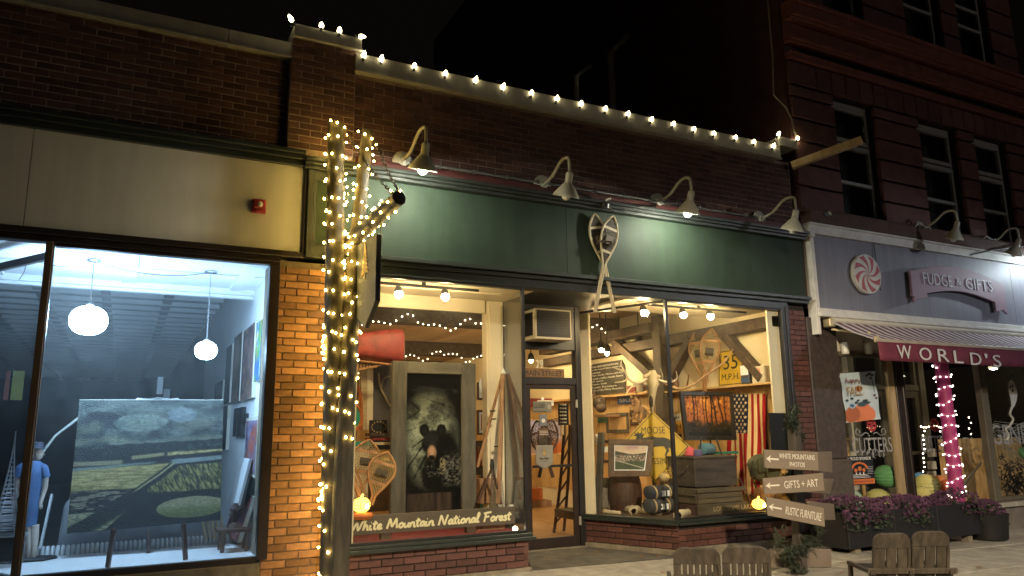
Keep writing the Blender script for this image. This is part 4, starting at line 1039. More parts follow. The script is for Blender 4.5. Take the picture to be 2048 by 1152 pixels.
# candle bulbs along the parapet
sl_ = thing('string_lights', (4.8, -.03, 5.25), 'string of large warm candle bulbs standing along the top of the parapet', 'string lights')
me = _mesh('bulb', MB().lathe([(.006, 0), (.017, .012), (.0225, .03), (.019, .052), (.010, .072), (.003, .082)], n=14), M_C9, Vector((0, 0, 0)), 2, 0)
ms = _mesh('socket', MB().lathe([(.013, -.035), (.014, -.004), (.013, .004)], n=10), M_CORD, Vector((0, 0, 0)), 1, 0)
bp = [(582, 38, -.6), (643, 51, .05), (679, 61, .1), (723, 73, 1.35), (728, 110, .1), (763, 118, .1), (829, 132, .2), (891, 147, .25), (951, 160, .3), (1006, 174, .3), (1063, 186, .3), (1114, 197, .3), (1162, 208, .3), (1211, 218, .3), (1256, 228, .45), (1303, 239, .5), (1347, 248, .5), (1388, 258, .5), (1428, 267, .5), (1471, 275, .55), (1508, 284, .5), (1547, 292, .5), (1557, 268, .6), (1595, 277, .6)]
prev = None; cb = MB()
for px, py, tl in bp:
    q = at(px, py, -.055); M = Matrix.Translation(q) @ Matrix.Rotation(tl, 4, 'Y') @ Matrix.Rotation(random.uniform(-.3, .3), 4, 'X') @ Matrix.Translation((0, 0, -.035))
    inst(me, 'bulb', sl_, M); inst(ms, 'socket', sl_, M)
    p = q + Vector((0, .045, -.05))
    if prev is not None:
        mid = (p + prev) / 2 + Vector((0, 0, -.012)); cb.tube([prev, mid, p], .0045, n=5)
    prev = p
build(cb, 'cord', M_CORD, sl_, smooth=1)

# ---------------------------------------------------------------- the log post with arm
M_LOG = wood('weathered_log', (.022, .020, .015), (.095, .08, .054), st=(5, 5, .7), scale=3, rough=.8, bump=.5)
M_LOGD = wood('dark_log', (.035, .03, .025), (.09, .075, .06), st=(5, 5, .8), scale=3, rough=.8, bump=.5)
def log(pts, rads, n=14, seed=1):
    rs = random.Random(seed); mb = MB(); P = crom3(pts, 6); rr = []
    for i in range(len(P)):
        f = i / (len(P) - 1) * (len(rads) - 1); k = min(int(f), len(rads) - 2); rr.append((rads[k] * (1 - f + k) + rads[k + 1] * (f - k)) * rs.uniform(.97, 1.03))
    mb.tube(P, rr, n=n); 
    for i in range(len(mb.v)): mb.v[i] += Vector((rs.uniform(-1, 1), rs.uniform(-1, 1), 0)) * .003
    return mb
post = thing('log_post', (1.66, -.27, 0), 'tall double log post with an arm log towards the street, wrapped in fairy lights', 'post')
A_ = [at(662, 1150, -.27), at(664, 960, -.27), at(667, 760, -.27), at(669, 560, -.27), at(671, 400, -.27), at(672, 248, -.27)]
A_[0] = Vector((A_[0].x, -.27, gz(1.66)))
Bp = [at(672, 1150, -.30), at(684, 900, -.30), at(697, 700, -.30), at(704, 580, -.30), at(718, 430, -.28), at(735, 262, -.26)]
Bp[0] = Vector((Bp[0].x, -.36, gz(1.7))); Bp[1].y = -.36; Bp[2].y = -.33
build(log(A_, [.095, .092, .088, .085, .08, .078], seed=1), 'log', M_LOG, post, smooth=1)
build(log(Bp, [.085, .08, .075, .07, .062, .055], seed=2), 'log', M_LOG, post, smooth=1)
Cp = [at(690, 492, -.15), at(735, 453, -.6), at(797, 397, -1.2)]
armq = [Vector((1.76, -.12, Cp[0].z + .0)), Cp[1], Cp[2]]
build(log(armq, [.075, .067, .06], seed=3), 'arm_log', M_LOG, post, smooth=1)
e = (armq[2] - armq[1]).normalized()
build(MB().lathe([(.061, 0), (.063, .012), (.05, .016)], armq[2], n=16, axis=e), 'end_cap', M_LOGD, post, smooth=1)
for z_, p_ in ((.18, A_), (1.5, A_)):
    k = MB().ball((p_[0].x + .02, -.365, .3 + z_ * 1.1), (.03, .02, .04), 10, 7); build(k, 'knot', M_LOGD, post, smooth=1)
def chain(p, q, sag, label, parent=None):
    p, q = Vector(p), Vector(q); L = (q - p).length; n = int(L / .045); mb = MB()
    for i in range(n):
        t0 = (i + .5) / n; c = p.lerp(q, t0) + Vector((0, 0, -sag * 4 * t0 * (1 - t0))); t = ((q - p) / L + Vector((0, 0, -sag * 4 * (1 - 2 * t0) / L))).normalized()
        a = t.orthogonal().normalized(); b_ = t.cross(a); w_ = a if i % 2 else b_
        mb.tube([c + t * (.03 * math.cos(k * math.pi / 4)) + w_ * (.013 * math.sin(k * math.pi / 4)) for k in range(8)], .0045, n=5, closed=True)
    return build(mb, 'chain', M_CHAIN, parent, smooth=1, label=label, cat='chain' if not parent else None)
chain(A_[-1] + Vector((.05, -.03, 0)), armq[2] + Vector((-.0, .12, .07)), .06, 'chain from the top of the straight log down to the end of the arm log')
chain(Bp[-1] + Vector((.03, -.03, 0)), armq[2] + Vector((.02, .04, .07)), .04, 'chain from the top of the leaning log down to the end of the arm log')
# fairy lights wound round the logs
fl = thing('fairy_lights', (1.66, -.37, .05), 'warm fairy lights wound round the log post and its arm', 'string lights')
fm = _mesh('bulb', MB().ball((0, 0, 0), (.0095, .0095, .012), 8, 6), M_MINI, Vector((0, 0, 0)), 2, 0)
def along(P, t):
    f = t * (len(P) - 1); i = min(int(f), len(P) - 2); return P[i].lerp(P[i + 1], f - i)
cord = MB()
def wind(P, r, turns, n, ph=0, jit=.02, side=None):
    P = crom3(P, 5); pts = []; N = turns * 14
    for i in range(N + 1):
        t = i / N; c = along(P, t); a = 2 * math.pi * turns * t + ph
        d = (along(P, min(1, t + .01)) - along(P, max(0, t - .01))).normalized(); x = d.cross(Vector((0, 1, 0.01))).normalized(); y = x.cross(d)
        rr = r * (1.05 + .06 * math.sin(a * 1.7)); pts.append(c + (x * math.cos(a) + y * math.sin(a)) * rr + d * .02 * math.sin(a * .7))
    cord.tube(pts, .003, n=4)
    for k in range(n):
        t = (k + random.uniform(.1, .9)) / n; p = along(pts, t); c = along(P, t)
        o = (p - c).normalized()
        inst(fm, 'bulb', fl, Matrix.Translation(p + o * random.uniform(.006, .018)) @ Matrix.Rotation(random.uniform(0, 3), 4, 'X') @ Matrix.Rotation(random.uniform(0, 3), 4, 'Z'))
wind(A_, .088, 26, 175); wind(Bp[1:], .074, 20, 112, ph=1); wind(armq, .07, 9, 40, ph=2)
wind([A_[4] + Vector((.1, -.02, .1)), (A_[4] + Bp[4]) / 2 + Vector((.02, 0, .0)), (A_[3] + Bp[3]) / 2], .05, 5, 14)
for (px, py) in ((500 + 145, 985), (640, 1000), (648, 690), (650, 706)):
    for k in range(6): inst(fm, 'bulb', fl, Matrix.Translation(at(px + random.uniform(-4, 4), py + random.uniform(-18, 18), -.30)))
build(cord, 'cord', M_CORD, fl, smooth=1)

# hanging sign: a dark pointed board with a gilded fir tree
M_SIGNB = wood('black_grained_board', (.003, .0045, .007), (.014, .020, .031), st=(1, 2.2, 13), scale=5, rough=.6, bump=.9)
M_GOLD = mat('gilding', (.62, .40, .10), rough=.5, metal=.2, var=.25, vs=20)
SX = 1.86
hs = thing('hanging_sign', (SX, -.65, 3.0), 'dark pointed wooden sign board with a gold fir tree, hanging under the arm log', 'hanging sign')
qa, qb, qc, qd, qe = [atX(x, y, SX) for x, y in ((724, 490), (764, 468), (761, 602), (738, 657), (709, 622))]
out = [(qa.y, qa.z), (qb.y, qb.z), (qc.y, qc.z), (qd.y, qd.z), (qe.y, qe.z)]
build(MB().prism([(-y, z) for y, z in out], (SX, 0, 0), (0, -1, 0), (0, 0, 1), .045), 'board', M_SIGNB, hs, bevel=.006)
mb = MB(); cy_ = -(qa.y + qb.y) / 2 + 0.02
def fir(mb, O, u, v, h, w_, depth, tiers=7):
    for k in range(tiers):
        b0 = h * (.14 + .80 * k / tiers); ww = w_ * (1 - k / tiers) * .5 + w_ * .06
        mb.prism([(-ww, b0 - h * .05), (-ww * .3, b0 + .0), (0, b0 - h * .012), (ww * .3, b0), (ww, b0 - h * .05), (ww * .18, b0 + h * .13), (-ww * .18, b0 + h * .13)], O, u, v, depth)
    mb.prism([(-w_ * .05, 0), (w_ * .05, 0), (w_ * .02, h), (-w_ * .02, h)], O, u, v, depth)
    return mb
mid = (atX(740, 545, SX))
fo = fir(MB(), Vector((SX - .040, mid.y, mid.z - .06)), (0, -1, 0), (0, 0, 1), .34, .24, .006)
for i in range(len(fo.v)): fo.v[i] = fo.v[i] - Vector((.006, 0, 0))
build(fo, 'fir_tree', M_GOLD, hs)
for yq in (qa.y + -.12, qb.y + .10):
    z1 = along(armq, max(0, min(1, (-yq - .12) / 1.08))).z - .06; c_ = MB()
    zt = qa.z + (qb.z - qa.z) * (yq - qa.y) / (qb.y - qa.y)
    c_.tube([(SX + .02, yq, zt - .01), (SX + .02, yq, z1)], .005, n=5); c_.tube([(SX + .02 + .012 * math.cos(k), yq + .0, zt + .01 + .012 * math.sin(k)) for k in np.linspace(0, 6.28, 9)], .003, n=4)
    build(c_, 'hanger', M_CHAIN, hs, smooth=1)

# ---------------------------------------------------------------- snowshoes
M_ASH = wood('bent_ash', (.27, .22, .13), (.42, .36, .23), st=(5, 5, .8), scale=3)
M_ASHD = wood('brown_bent_ash', (.25, .12, .05), (.42, .22, .09), st=(5, 5, .8), scale=3)
M_HIDE = mat('rawhide', (.42, .31, .15), rough=.7, var=.2)
M_HIDED = mat('dark_rawhide', (.06, .045, .03), rough=.7, var=.3)
def snowshoe(M, L, W, frame, web, label, group=None, tail=.36, rr=.013, dense=9, name='snowshoe', parent=None):
    """toe at the top: local x across, y up, z out"""
    t = thing(name, M.translation, label, 'snowshoe', group)
    N = 40; B = L * (1 - tail)
    def wid(s): # half width at height fraction of the body, 0 at the bottom
        return W / 2 * (math.sin(math.pi * min(1, s) ** 1.5)) ** .85 if 0 < s < 1 else 0
    pts = []
    for i in range(N + 1): s = i / N; pts.append((wid(s), s * B))
    right = [(.012, -L * tail), (.012, -L * tail * .5), (.014, -.02)] + [(max(w_, .014), y) for w_, y in pts[1:-1]]
    left = [(-x, y) for x, y in reversed(right)]
    full = right + [(0, B)] + left
    mb = MB(M); P3 = [Vector((x, y, .05 * max(0, (y / B - .8)) ** 1 * 1)) for x, y in full]
    mb.tube(P3, rr, n=8); build(mb, 'frame', frame, t, smooth=1)
    for sb in (.34, .76):
        mb = MB(M); mb.beam(Vector((-wid(sb), sb * B, 0)), Vector((wid(sb), sb * B, 0)), .03, .012, up=(0, 0, 1)); build(mb, 'crossbar', frame, t)
    mb = MB(M); st_ = W / dense
    for sgn in (-1, 1):
        for k in range(-dense * 4, dense * 5):
            x0 = k * st_; seg = []
            for j in range(61):
                s = j / 60; y = s * B; x = x0 + sgn * (y - B / 2) * .6
                if abs(x) < wid(s) and .02 < s < .985: seg.append((x, y))
                else:
                    if len(seg) > 1: mb.tube([(*seg[0], .002 * sgn), (*seg[-1], .002 * sgn)], rr * .26, n=3, cap=False)
                    seg = []
    for k in range(1, int(dense * 2.4)):
        s = k / (dense * 2.4); mb.tube([(-wid(s), s * B, 0), (wid(s), s * B, 0)], rr * .2, n=3, cap=False)
    build(mb, 'webbing', web, t, kind='stuff')
    mb = MB(M); mb.box((-W * .22, B * .46, .003), (W * .22, B * .62, .022)); mb.tube([(-W * .2, B * .5, .02), (0, B * .5, .07), (W * .2, B * .5, .02)], .012, n=6)
    build(mb, 'binding', M_HIDED, t, smooth=1)
    return t
def stand(p_bot, p_top, out):
    """frame whose y runs from bottom to top and z points out"""
    p_bot, p_top = Vector(p_bot), Vector(p_top); y = (p_top - p_bot).normalized(); z = Vector(out); z = (z - y * z.dot(y)).normalized(); x = y.cross(z)
    return x, y, z
def shoe_at(bot, top, W, out, frame, web, label, group=None, tail=.36, **k):
    x, y, z = stand(bot, top, out); L = (Vector(top) - Vector(bot)).length
    return snowshoe(frameM(Vector(bot) + y * L * tail, x, y, z), L, W, frame, web, label, group, tail, **k)
GS = 'crossed snowshoes on the green sign board'
shoe_at(at(1229, 626, -.07), at(1188, 428, -.07), .23, (0, -1, 0), M_ASH, M_HIDED, 'left hand snowshoe of the crossed pair on the green sign board, tail to the right', GS, tail=.42, dense=15)
shoe_at(at(1190, 624, -.11), at(1226, 432, -.11), .215, (.0, -1, 0), M_ASH, M_HIDED, 'right hand snowshoe of the crossed pair on the green sign board, tail to the left', GS, tail=.42, dense=15)
# junction box and cable above them
jb = thing('junction_box', (4.83, -.09, 4.0), 'small floodlight junction box with cable above the crossed snowshoes', 'junction box')
q = at(1210, 412, -.14)
build(MB().lathe([(.04, -.03), (.05, -.02), (.05, .03), (.035, .045)], q, n=14, axis=(0, -.3, 1)), 'box', M_GREEND, jb, smooth=1)
build(MB().tube([q + Vector((0, 0, .03)), q + Vector((.01, -.02, .07)), q + Vector((.04, -.06, .08))], .012, n=6), 'arm', M_WHITET, jb, smooth=1)
cb = MB(); cb.tube([q, q + Vector((.2, .05, -.03)), Vector((5.25, -.17, 3.99)), Vector((5.48, -.12, 4.02)), Vector((5.55, -.05, 4.10))], .011, n=6); cb.tube([q, Vector((4.5, -.15, 4.03)), Vector((4.2, -.1, 4.06))], .009, n=6)
build(cb, 'cable', M_CORD, jb, smooth=1)

# ================================================================ display lights inside the two bays
M_SPOT = glow('lit_spot_bulb', (1.0, .75, .38), 205)
M_SPOT2 = glow('lit_room_bulb', (1.0, .72, .34), 420)
def track(y, z, x0, x1, bulbs, label):
    t = thing('track_light', ((x0 + x1) / 2, y, z), label, 'track light')
    build(MB().box((x0, y - .015, z + .06), (x1, y + .015, z + .085)), 'rail', M_BLACK, t)
    build(MB().box(((x0 + x1) / 2 - .02, y - .01, z + .085), ((x0 + x1) / 2 + .02, y + .01, z + .15)), 'mount', M_BLACK, t)
    for q in bulbs:
        q = Vector(q); build(MB().lathe([(.018, -.075), (.03, -.06), (.042, -.03), (.04, .0), (.03, .0)], q, n=14, axis=(0, -.25, -1)), 'holder', M_BLACK, t, smooth=1)
        build(MB().ball(q + Vector((0, -.008, -.02)), .042, 14, 10), 'bulb', M_SPOT, t, smooth=1)
track(.2, 2.83, 2.05, 3.3, [at(797, 585, .2), at(890, 590, .2)], 'black track light with two bright bulbs in the left bay window')
track(.27, 2.84, 5.62, 7.2, [at(1287, 622, .27), at(1366, 627, .27), at(1420, 630, .27)], 'black track light with three bright bulbs in the right bay window')
def room_lamp(p, label, r=.034):
    t = thing('ceiling_spot', p, label, 'spot lamp', 'spot lamps hanging in the shop room'); p = Vector(p)
    build(MB().lathe([(.02, .16), (.05, .12), (.065, .04), (.06, .02)], p, n=14), 'shade', M_BLACK, t, smooth=1)
    build(MB().ball(p, r, 12, 8), 'bulb', M_SPOT2, t, smooth=1); build(MB().tube([p + Vector((0, 0, .15)), Vector((p.x, p.y, 3.33))], .01, n=6), 'stem', M_BLACK, t)
room_lamp(at(1202, 700, 3.3), 'left spot lamp of the pair seen above the chalkboard')
room_lamp(at(1214, 707, 3.25), 'right spot lamp of the pair seen above the chalkboard')
room_lamp(at(1278, 688, 3.0), 'spot lamp below the beam near the diagonal brace')
room_lamp(at(1240, 693, 3.5), 'small far spot lamp left of the diagonal brace')
room_lamp((2.9, 4.25, 3.19), 'added fill lamp hidden behind the first ceiling beam, beyond the bear photograph')  # from here to the last beam: unseen lamps added to brighten the room
room_lamp((4.3, 8.45, 3.19), 'added fill lamp hidden behind the second ceiling beam in the middle of the room')
room_lamp((5.2, 4.25, 3.19), 'added fill lamp hidden behind the first ceiling beam over the door passage')
room_lamp((6.3, 8.5, 3.19), 'added fill lamp hidden behind the second ceiling beam at the right')
room_lamp((3.4, 12.4, 3.19), 'added fill lamp hidden behind the last ceiling beam')
room_lamp(at(1062, 722, 5.6), 'spot lamp seen through the door transom')
# fairy lights on the beams
fb_ = thing('beam_lights', (3.0, 3.6, 3.0), 'fairy lights draped along the dark ceiling beams inside the shop', 'string lights')
mw = _mesh('bulb', MB().ball((0, 0, 0), .010, 6, 5), M_MINIW, Vector((0, 0, 0)), 2, 0); cd = MB()
for yb, zb, x0, x1, n in ((3.69, 3.08, 2.0, 7.4, 62), (7.89, 3.06, 2.0, 7.4, 56), (11.89, 3.06, 2.2, 7.2, 40)):
    pts = []
    for i in range(n * 2 + 1):
        x = x0 + (x1 - x0) * i / n / 2; z = zb + .07 * math.sin(x * 5.5) + .05 * math.sin(x * 13 + yb)
        pts.append(Vector((x, yb - .03 - .02 * math.sin(x * 9), z)))
        if i % 2: inst(mw, 'bulb', fb_, Matrix.Translation(pts[-1] + Vector((0, -.012, random.uniform(-.03, .01)))))
    cd.tube(pts, .003, n=4)
build(cd, 'cord', M_CORD, fb_, smooth=1)

# ================================================================ left bay display
M_BARN = wood('grey_barn_wood', (.055, .050, .040), (.135, .122, .096), st=(4, 4, .8), scale=3.2, rough=.85, bump=.6, island=.2)
M_BARNH = wood('grey_barn_wood_across', (.055, .050, .040), (.135, .122, .096), st=(.8, 4, 4), scale=3.2, rough=.85, bump=.6, island=.2)
YB = .78
bl, br, tr_, tl = at(781, 1032, YB), at(953, 1022, YB), at(953, 726, YB), at(779, 722, YB)
bp_ = thing('bear_photograph', ((bl.x + br.x) / 2, YB, .402), 'tall black and white photograph of a bear in a grey barn wood frame', 'framed photo')
x0, x1, z0, z1 = bl.x, br.x, .45, (tr_.z + tl.z) / 2; fw_ = .165
build(MB().box((x0, YB, z0), (x0 + fw_, YB + .06, z1)), 'frame_board', M_BARN, bp_, bevel=.006)
build(MB().box((x1 - fw_, YB, z0), (x1, YB + .06, z1)), 'frame_board', M_BARN, bp_, bevel=.006)
build(MB().box((x0 + fw_ + .002, YB + .003, z1 - .13), (x1 - fw_ - .002, YB + .058, z1 - .002)), 'frame_board', M_BARNH, bp_, bevel=.006)
build(MB().box((x0 + fw_ + .002, YB + .003, z0), (x1 - fw_ - .002, YB + .058, z0 + .07)), 'frame_board', M_BARNH, bp_, bevel=.006)
build(MB().box((x0 + fw_, YB + .05, z0 + .05), (x1 - fw_, YB + .075, z1 - .1)), 'backing', M_BLACK, bp_)
def bear(u, v):
    # v up; the photograph is 1 wide by about 2.6 high
    y = v * 2.6; x = u
    n = fbm(x * 6, y * 6, 40); n2 = fbm(x * 18, y * 18, 41); n3 = fbm(x * 40, y * 40, 42); c = np.zeros(u.shape + (3,)) + np.array((.035, .035, .037))
    d = np.hypot((x - .44) / .50, (y - 1.42) / .86)
    g = np.clip(1.12 - d, 0, 1) ** .55 * (.45 + .45 * sstep(.3, .7, n) + .5 * (n3 - .5))
    c = c + (g * .80)[..., None] * np.array((.92, .97, .84))
    for (ax, ay, bx, by, wd) in ((.05, 1.2, .34, 1.42, .008), (.0, 1.55, .36, 1.66, .008), (.3, 2.15, .9, 1.95, .006), (.05, .9, .45, 1.5, .012), (.15, .7, .42, 1.2, .009), (.02, 1.75, .3, 1.95, .006), (.05, 2.1, .35, 1.85, .006)):
        L2 = (bx - ax) ** 2 + (by - ay) ** 2; t = np.clip(((x - ax) * (bx - ax) + (y - ay) * (by - ay)) / L2, 0, 1)
        dd = np.hypot(x - ax - t * (bx - ax), y - ay - t * (by - ay)) + (n2 - .5) * .022 + (n - .5) * .03
        c = mixc(c, (.06, .07, .06), 1 - sstep(wd * .6, wd * 1.6, dd))
    c = mixc(c, (.16, .17, .18), (1 - sstep(.03, .06, np.abs(y - 2.30 - .03 * np.sin(x * 6)))) * sstep(.05, .15, x) * sstep(.4, .6, n2))
    def ell(cx, cy, rx, ry, k=.06): return 1 - sstep(1 - k * 3, 1 + k * 3, np.hypot((x - cx) / rx, (y - cy) / ry) + (n3 - .5) * .16)
    c = mixc(c, (.032, .032, .034), ell(.66, 1.05, .30, .50)); c = mixc(c, (.032, .032, .034), ell(.55, .75, .26, .30))
    c = mixc(c, np.array((.05, .05, .05)), ell(.50, 1.33, .20, .24))
    for ex in (.34, .64): c = mixc(c, (.05, .05, .052), ell(ex, 1.56, .085, .11)); c = mixc(c, (.11, .11, .105), ell(ex, 1.55, .045, .06))
    c = mixc(c, np.stack([.17 + .2 * (n3 - .5)] * 3, -1), ell(.46, 1.38, .13, .14) * .6)
    c = mixc(c, (.50, .40, .31), ell(.47, 1.16, .085, .14)); c = mixc(c, (.66, .52, .42), ell(.47, 1.19, .05, .08))
    c = mixc(c, (.04, .035, .035), ell(.47, 1.07, .055, .045))
    for ex in (.40, .55): c = mixc(c, (.01, .01, .01), ell(ex, 1.34, .022, .022)); 
    gr = fbm(x * 34 + y * 12, y * 44 - x * 20, 44)
    c = mixc(c, np.stack([.40 * gr + .1, .40 * gr + .1, .37 * gr + .1], -1), sstep(.60, .75, x) * (1 - sstep(1.0, 1.3, y)) * sstep(.5, .62, y) * sstep(.4, .6, gr))
    c = mixc(c, (.5, .47, .38), ell(.66, .92, .06, .16) * sstep(.35, .6, gr))
    c = mixc(c, (.45, .46, .42), sstep(.58, .7, gr) * ell(.50, .85, .14, .16) * .8)
    # stump at the bottom
    st_ = fbm(x * 26, y * 2.2, 45)
    c = mixc(c, np.stack([.10 + .22 * st_, .085 + .18 * st_, .075 + .16 * st_], -1), (1 - sstep(.44, .47, y + .03 * np.abs(x - .5))) * sstep(.02, .06, x) * (1 - sstep(.80, .86, x)))
    return c
picture('photo', [(x0 + fw_, YB + .045, z0 + .06), (x1 - fw_, YB + .045, z0 + .06), (x1 - fw_, YB + .045, z1 - .125), (x0 + fw_, YB + .045, z1 - .125)], bear, 120, 290, bp_, printed(.28, 0, .5, 'photo_print'))
# long name board
YN = .30
q = [at(690, 1076, YN), at(1030, 1043, YN), at(1030, 1011, YN), at(690, 1036, YN)]
za = (q[0].z + q[1].z) / 2; zb = (q[2].z + q[3].z) / 2
nb = thing('name_board', ((q[0].x + q[1].x) / 2, YN, za), 'long grey brown board lettered White Mountain National Forest in cream brush script', 'sign')
M_SIGNBR = wood('grey_brown_sign_board', (.085, .065, .045), (.12, .095, .07), st=(.8, 4, 4), scale=3)
M_CREAML = mat('cream_letter_paint', (.80, .74, .46), rough=.5, var=.06)
build(MB().box((1.93, YN, za - .005), (q[1].x, YN + .035, zb)), 'board', M_SIGNBR, nb, bevel=.004)
w0 = at(697, 1060, YN).x; w1 = at(1025, 1030, YN).x
build(hand_mb('White Mountain National Forest', (w0 + .01, YN - .003, za + .038), (1, 0, 0), (0, 0, 1), w1 - w0 - .03, .092, .0115), 'lettering', M_CREAML, nb, smooth=1)
for x in (2.3, 3.2): build(MB().box((x, YN + .0, .402), (x + .1, YN + .07, za - .004)), 'wooden_block', M_TIMBER, None, bevel=.004, label='small dark wooden block under the %s of the long name board' % ('left half' if x < 3 else 'right half'), cat='block')
build(MB().box((q[1].x - .06, YN + .005, zb + .002), (q[1].x - .015, YN + .02, zb + .02)), 'price_tag', M_WHITET, None, label='small white tag on top of the right end of the name board', cat='tag')
# lit wire pumpkins
M_PUMP = glow('lit_pumpkin_glass', (1.0, .50, .06), 3.2)
M_PUMPC = glow('pumpkin_lamp', (1.0, .66, .14), 16)
M_ORANGE = mat('orange_tin', (.42, .12, .03), rough=.5, var=.2)
def pumpkin(c, r, label):
    c = Vector(c); t = thing('pumpkin_lantern', c - Vector((0, 0, r * .8)), label, 'lantern', 'glowing pumpkin lanterns in the bay windows')
    mb = MB(); n = 40; m_ = 16; vs = []; fs = []
    for i in range(m_ + 1):
        th = math.pi * i / m_ - math.pi / 2
        for k in range(n):
            a = 2 * math.pi * k / n; rr = r * math.cos(th) ** .8 if 0 < i < m_ else r * .05
            rr *= .88 + .12 * abs(math.cos(a * 4)); vs.append(c + Vector((rr * math.cos(a), rr * math.sin(a), r * .8 * math.sin(th))))
    for i in range(m_):
        for k in range(n): fs.append((i * n + k, i * n + (k + 1) % n, (i + 1) * n + (k + 1) % n, (i + 1) * n + k))
    build(mb.add(vs, fs), 'shell', M_PUMP, t, smooth=1)
    w_ = MB()
    for k in range(8):
        a = math.pi * k / 4 + math.pi / 8
        w_.tube([c + Vector((r * .92 * math.cos(th) * math.cos(a), r * .92 * math.cos(th) * math.sin(a), r * .81 * math.sin(th))) for th in np.linspace(-1.5, 1.5, 11)], .003, n=4)
    for th in (-.8, -.35, .1, .5, .9): w_.tube([c + Vector((r * 1.0 * math.cos(th) ** .8 * math.cos(a) * (.89 + .12 * abs(math.cos(a * 4))), r * 1.0 * math.cos(th) ** .8 * math.sin(a) * (.89 + .12 * abs(math.cos(a * 4))), r * .8 * math.sin(th))) for a in np.linspace(0, 2 * math.pi, 41)[:-1]], .0028, n=4, closed=True)
    build(w_, 'wire', M_BLACK, t, smooth=1)
    build(MB().tube([c + Vector((0, 0, r * .7)), c + Vector((.004, 0, r * .95)), c + Vector((.015, 0, r * 1.15))], [.016, .012, .009], n=8), 'stem', M_PUMP, t, smooth=1)
    return t
c = at(723, 1010, .36); pk = pumpkin(c, .088, 'glowing wire pumpkin lantern on a tin at the left end of the left bay')
build(MB().ball(c + Vector((.03, -.075, -.01)), .022, 10, 8), 'bulb', M_PUMPC, pk, smooth=1)
build(MB().lathe([(.1, 0), (.12, .03), (.11, .05), (.1, .055)], (c.x, c.y, c.z - .13), n=20), 'tin_dish', M_ORANGE, None, smooth=1, label='shallow orange tin dish under the left pumpkin lantern', cat='dish')
c = at(1517, 1008, .16); pk = pumpkin(c, .078, 'glowing wire pumpkin lantern at the right end of the right bay')
build(MB().ball(c + Vector((.02, -.07, -.01)), .026, 10, 8), 'bulb', M_PUMPC, pk, smooth=1)
# things behind the pumpkin
GL = 'snowshoes leaning in the left bay'
shoe_at(at(722, 990, .7), at(738, 880, .75), .30, (.1, -1, .1), M_ASHD, M_HIDE, 'rounded brown snowshoe leaning behind the left pumpkin lantern', GL, tail=.12, dense=10)
shoe_at(at(742, 1010, .55), at(775, 905, .62), .27, (-.2, -1, .1), M_ASHD, M_HIDE, 'pale laced snowshoe leaning against the bear photograph frame', GL, tail=.10, dense=10)
a = at(700, 900, .9)
build(MB().tube([at(698, 905, .8), at(704, 950, .8), at(722, 1000, .6), at(726, 1030, .5)], .03, n=8), 'driftwood', M_ASHD, None, smooth=1, label='crooked brown stick between the left snowshoe and the log post', cat='stick')
def canoe_end(tip, base, r, mt, label, inner):
    """half hull cut off at its middle, seen from one end"""
    tip, base = Vector(tip), Vector(base); t = thing('canoe', (tip + base) / 2, label, 'canoe'); d = base - tip
    side = Vector((0, 1, 0)) - d * d.y / d.length_squared; side.normalize(); up = side.cross(d).normalized()
    if up.z < 0: up = -up
    vs = []; fs = []; N, K = 14, 13
    for i in range(N):
        s = i / (N - 1); rr = r * (s * (2 - s)) ** .55; 
        for k in range(K):
            a = math.pi * k / (K - 1); vs.append(tip + d * s + side * (math.cos(a) * rr * .8) + up * (math.sin(a) * rr - .2 * rr * (1 - s)))
    for i in range(N - 1):
        for k in range(K - 1): fs.append((i * K + k, i * K + k + 1, (i + 1) * K + k + 1, (i + 1) * K + k))
    o = build(MB().add(vs, fs), 'hull', mt, t, smooth=1); sd = o.modifiers.new('thickness', 'SOLIDIFY'); sd.thickness = .012
    mb = MB()
    for sg in (1, -1): mb.tube([tip + d * (i / 9) + side * (sg * r * .8 * ((i / 9) * (2 - i / 9)) ** .55) for i in range(10)], .014, n=6)
    build(mb, 'gunwale', inner, t, smooth=1)
    mb = MB()
    for i in range(4, 10): s = i / 10; mb.beam(tip + d * s - side * r * .75 * (s * (2 - s)) ** .55, tip + d * s + side * r * .75 * (s * (2 - s)) ** .55, .025, .02)
    build(mb, 'seat_slat', inner, t); return t
M_CANOE = mat('worn_red_paint', (.36, .055, .048), rough=.5, streak=.25, var=.3, vs=9, bump=.1)
M_CANOEG = mat('green_canoe_paint', (.03, .24, .18), rough=.3, var=.1)
cn = thing('canoe', at(750, 695, 1.35), 'worn red canoe end hanging above the left bay display', 'canoe')
mb = MB(); sec = [(628, 692, 694, .02), (655, 680, 704, .10), (690, 671, 712, .17), (725, 666, 719, .21), (760, 662, 724, .235), (785, 660, 727, .24), (795, 661, 728, .23), (799, 667, 724, .19)]
n = 22
for px, pt, pb, dp in sec:
    a, c = at(px, pt, 1.35), at(px, pb, 1.35); m_ = (a + c) / 2; h = (a.z - c.z) / 2
    for k in range(n):
        an = 2 * math.pi * k / n; e_ = lambda t: math.copysign(abs(t) ** .42, t); mb.v.append(m_ + Vector((0, dp * e_(math.sin(an)), h * e_(math.cos(an)))))
mb.f = [(i * n + k, i * n + (k + 1) % n, (i + 1) * n + (k + 1) % n, (i + 1) * n + k) for i in range(len(sec) - 1) for k in range(n)] + [tuple((len(sec) - 1) * n + k for k in range(n))]
build(mb, 'hull', M_CANOE, cn, smooth=1)
build(MB().tube([at(640, 712, 1.10), at(720, 722, 1.10), at(790, 730, 1.10)], .012, n=6), 'gunwale', M_ASHD, cn, smooth=1)
for k in range(9): build(MB().beam(at(704 + k * 6, 727 + k * .6, 1.12), at(704 + k * 6, 738 - k * .2, 1.12), .012, .014), 'seat_slat', M_ASHD, cn)
build(MB().beam(at(690, 745, 1.12), at(770, 728, 1.12), .015, .02), 'keel_strip', M_ASHD, cn)
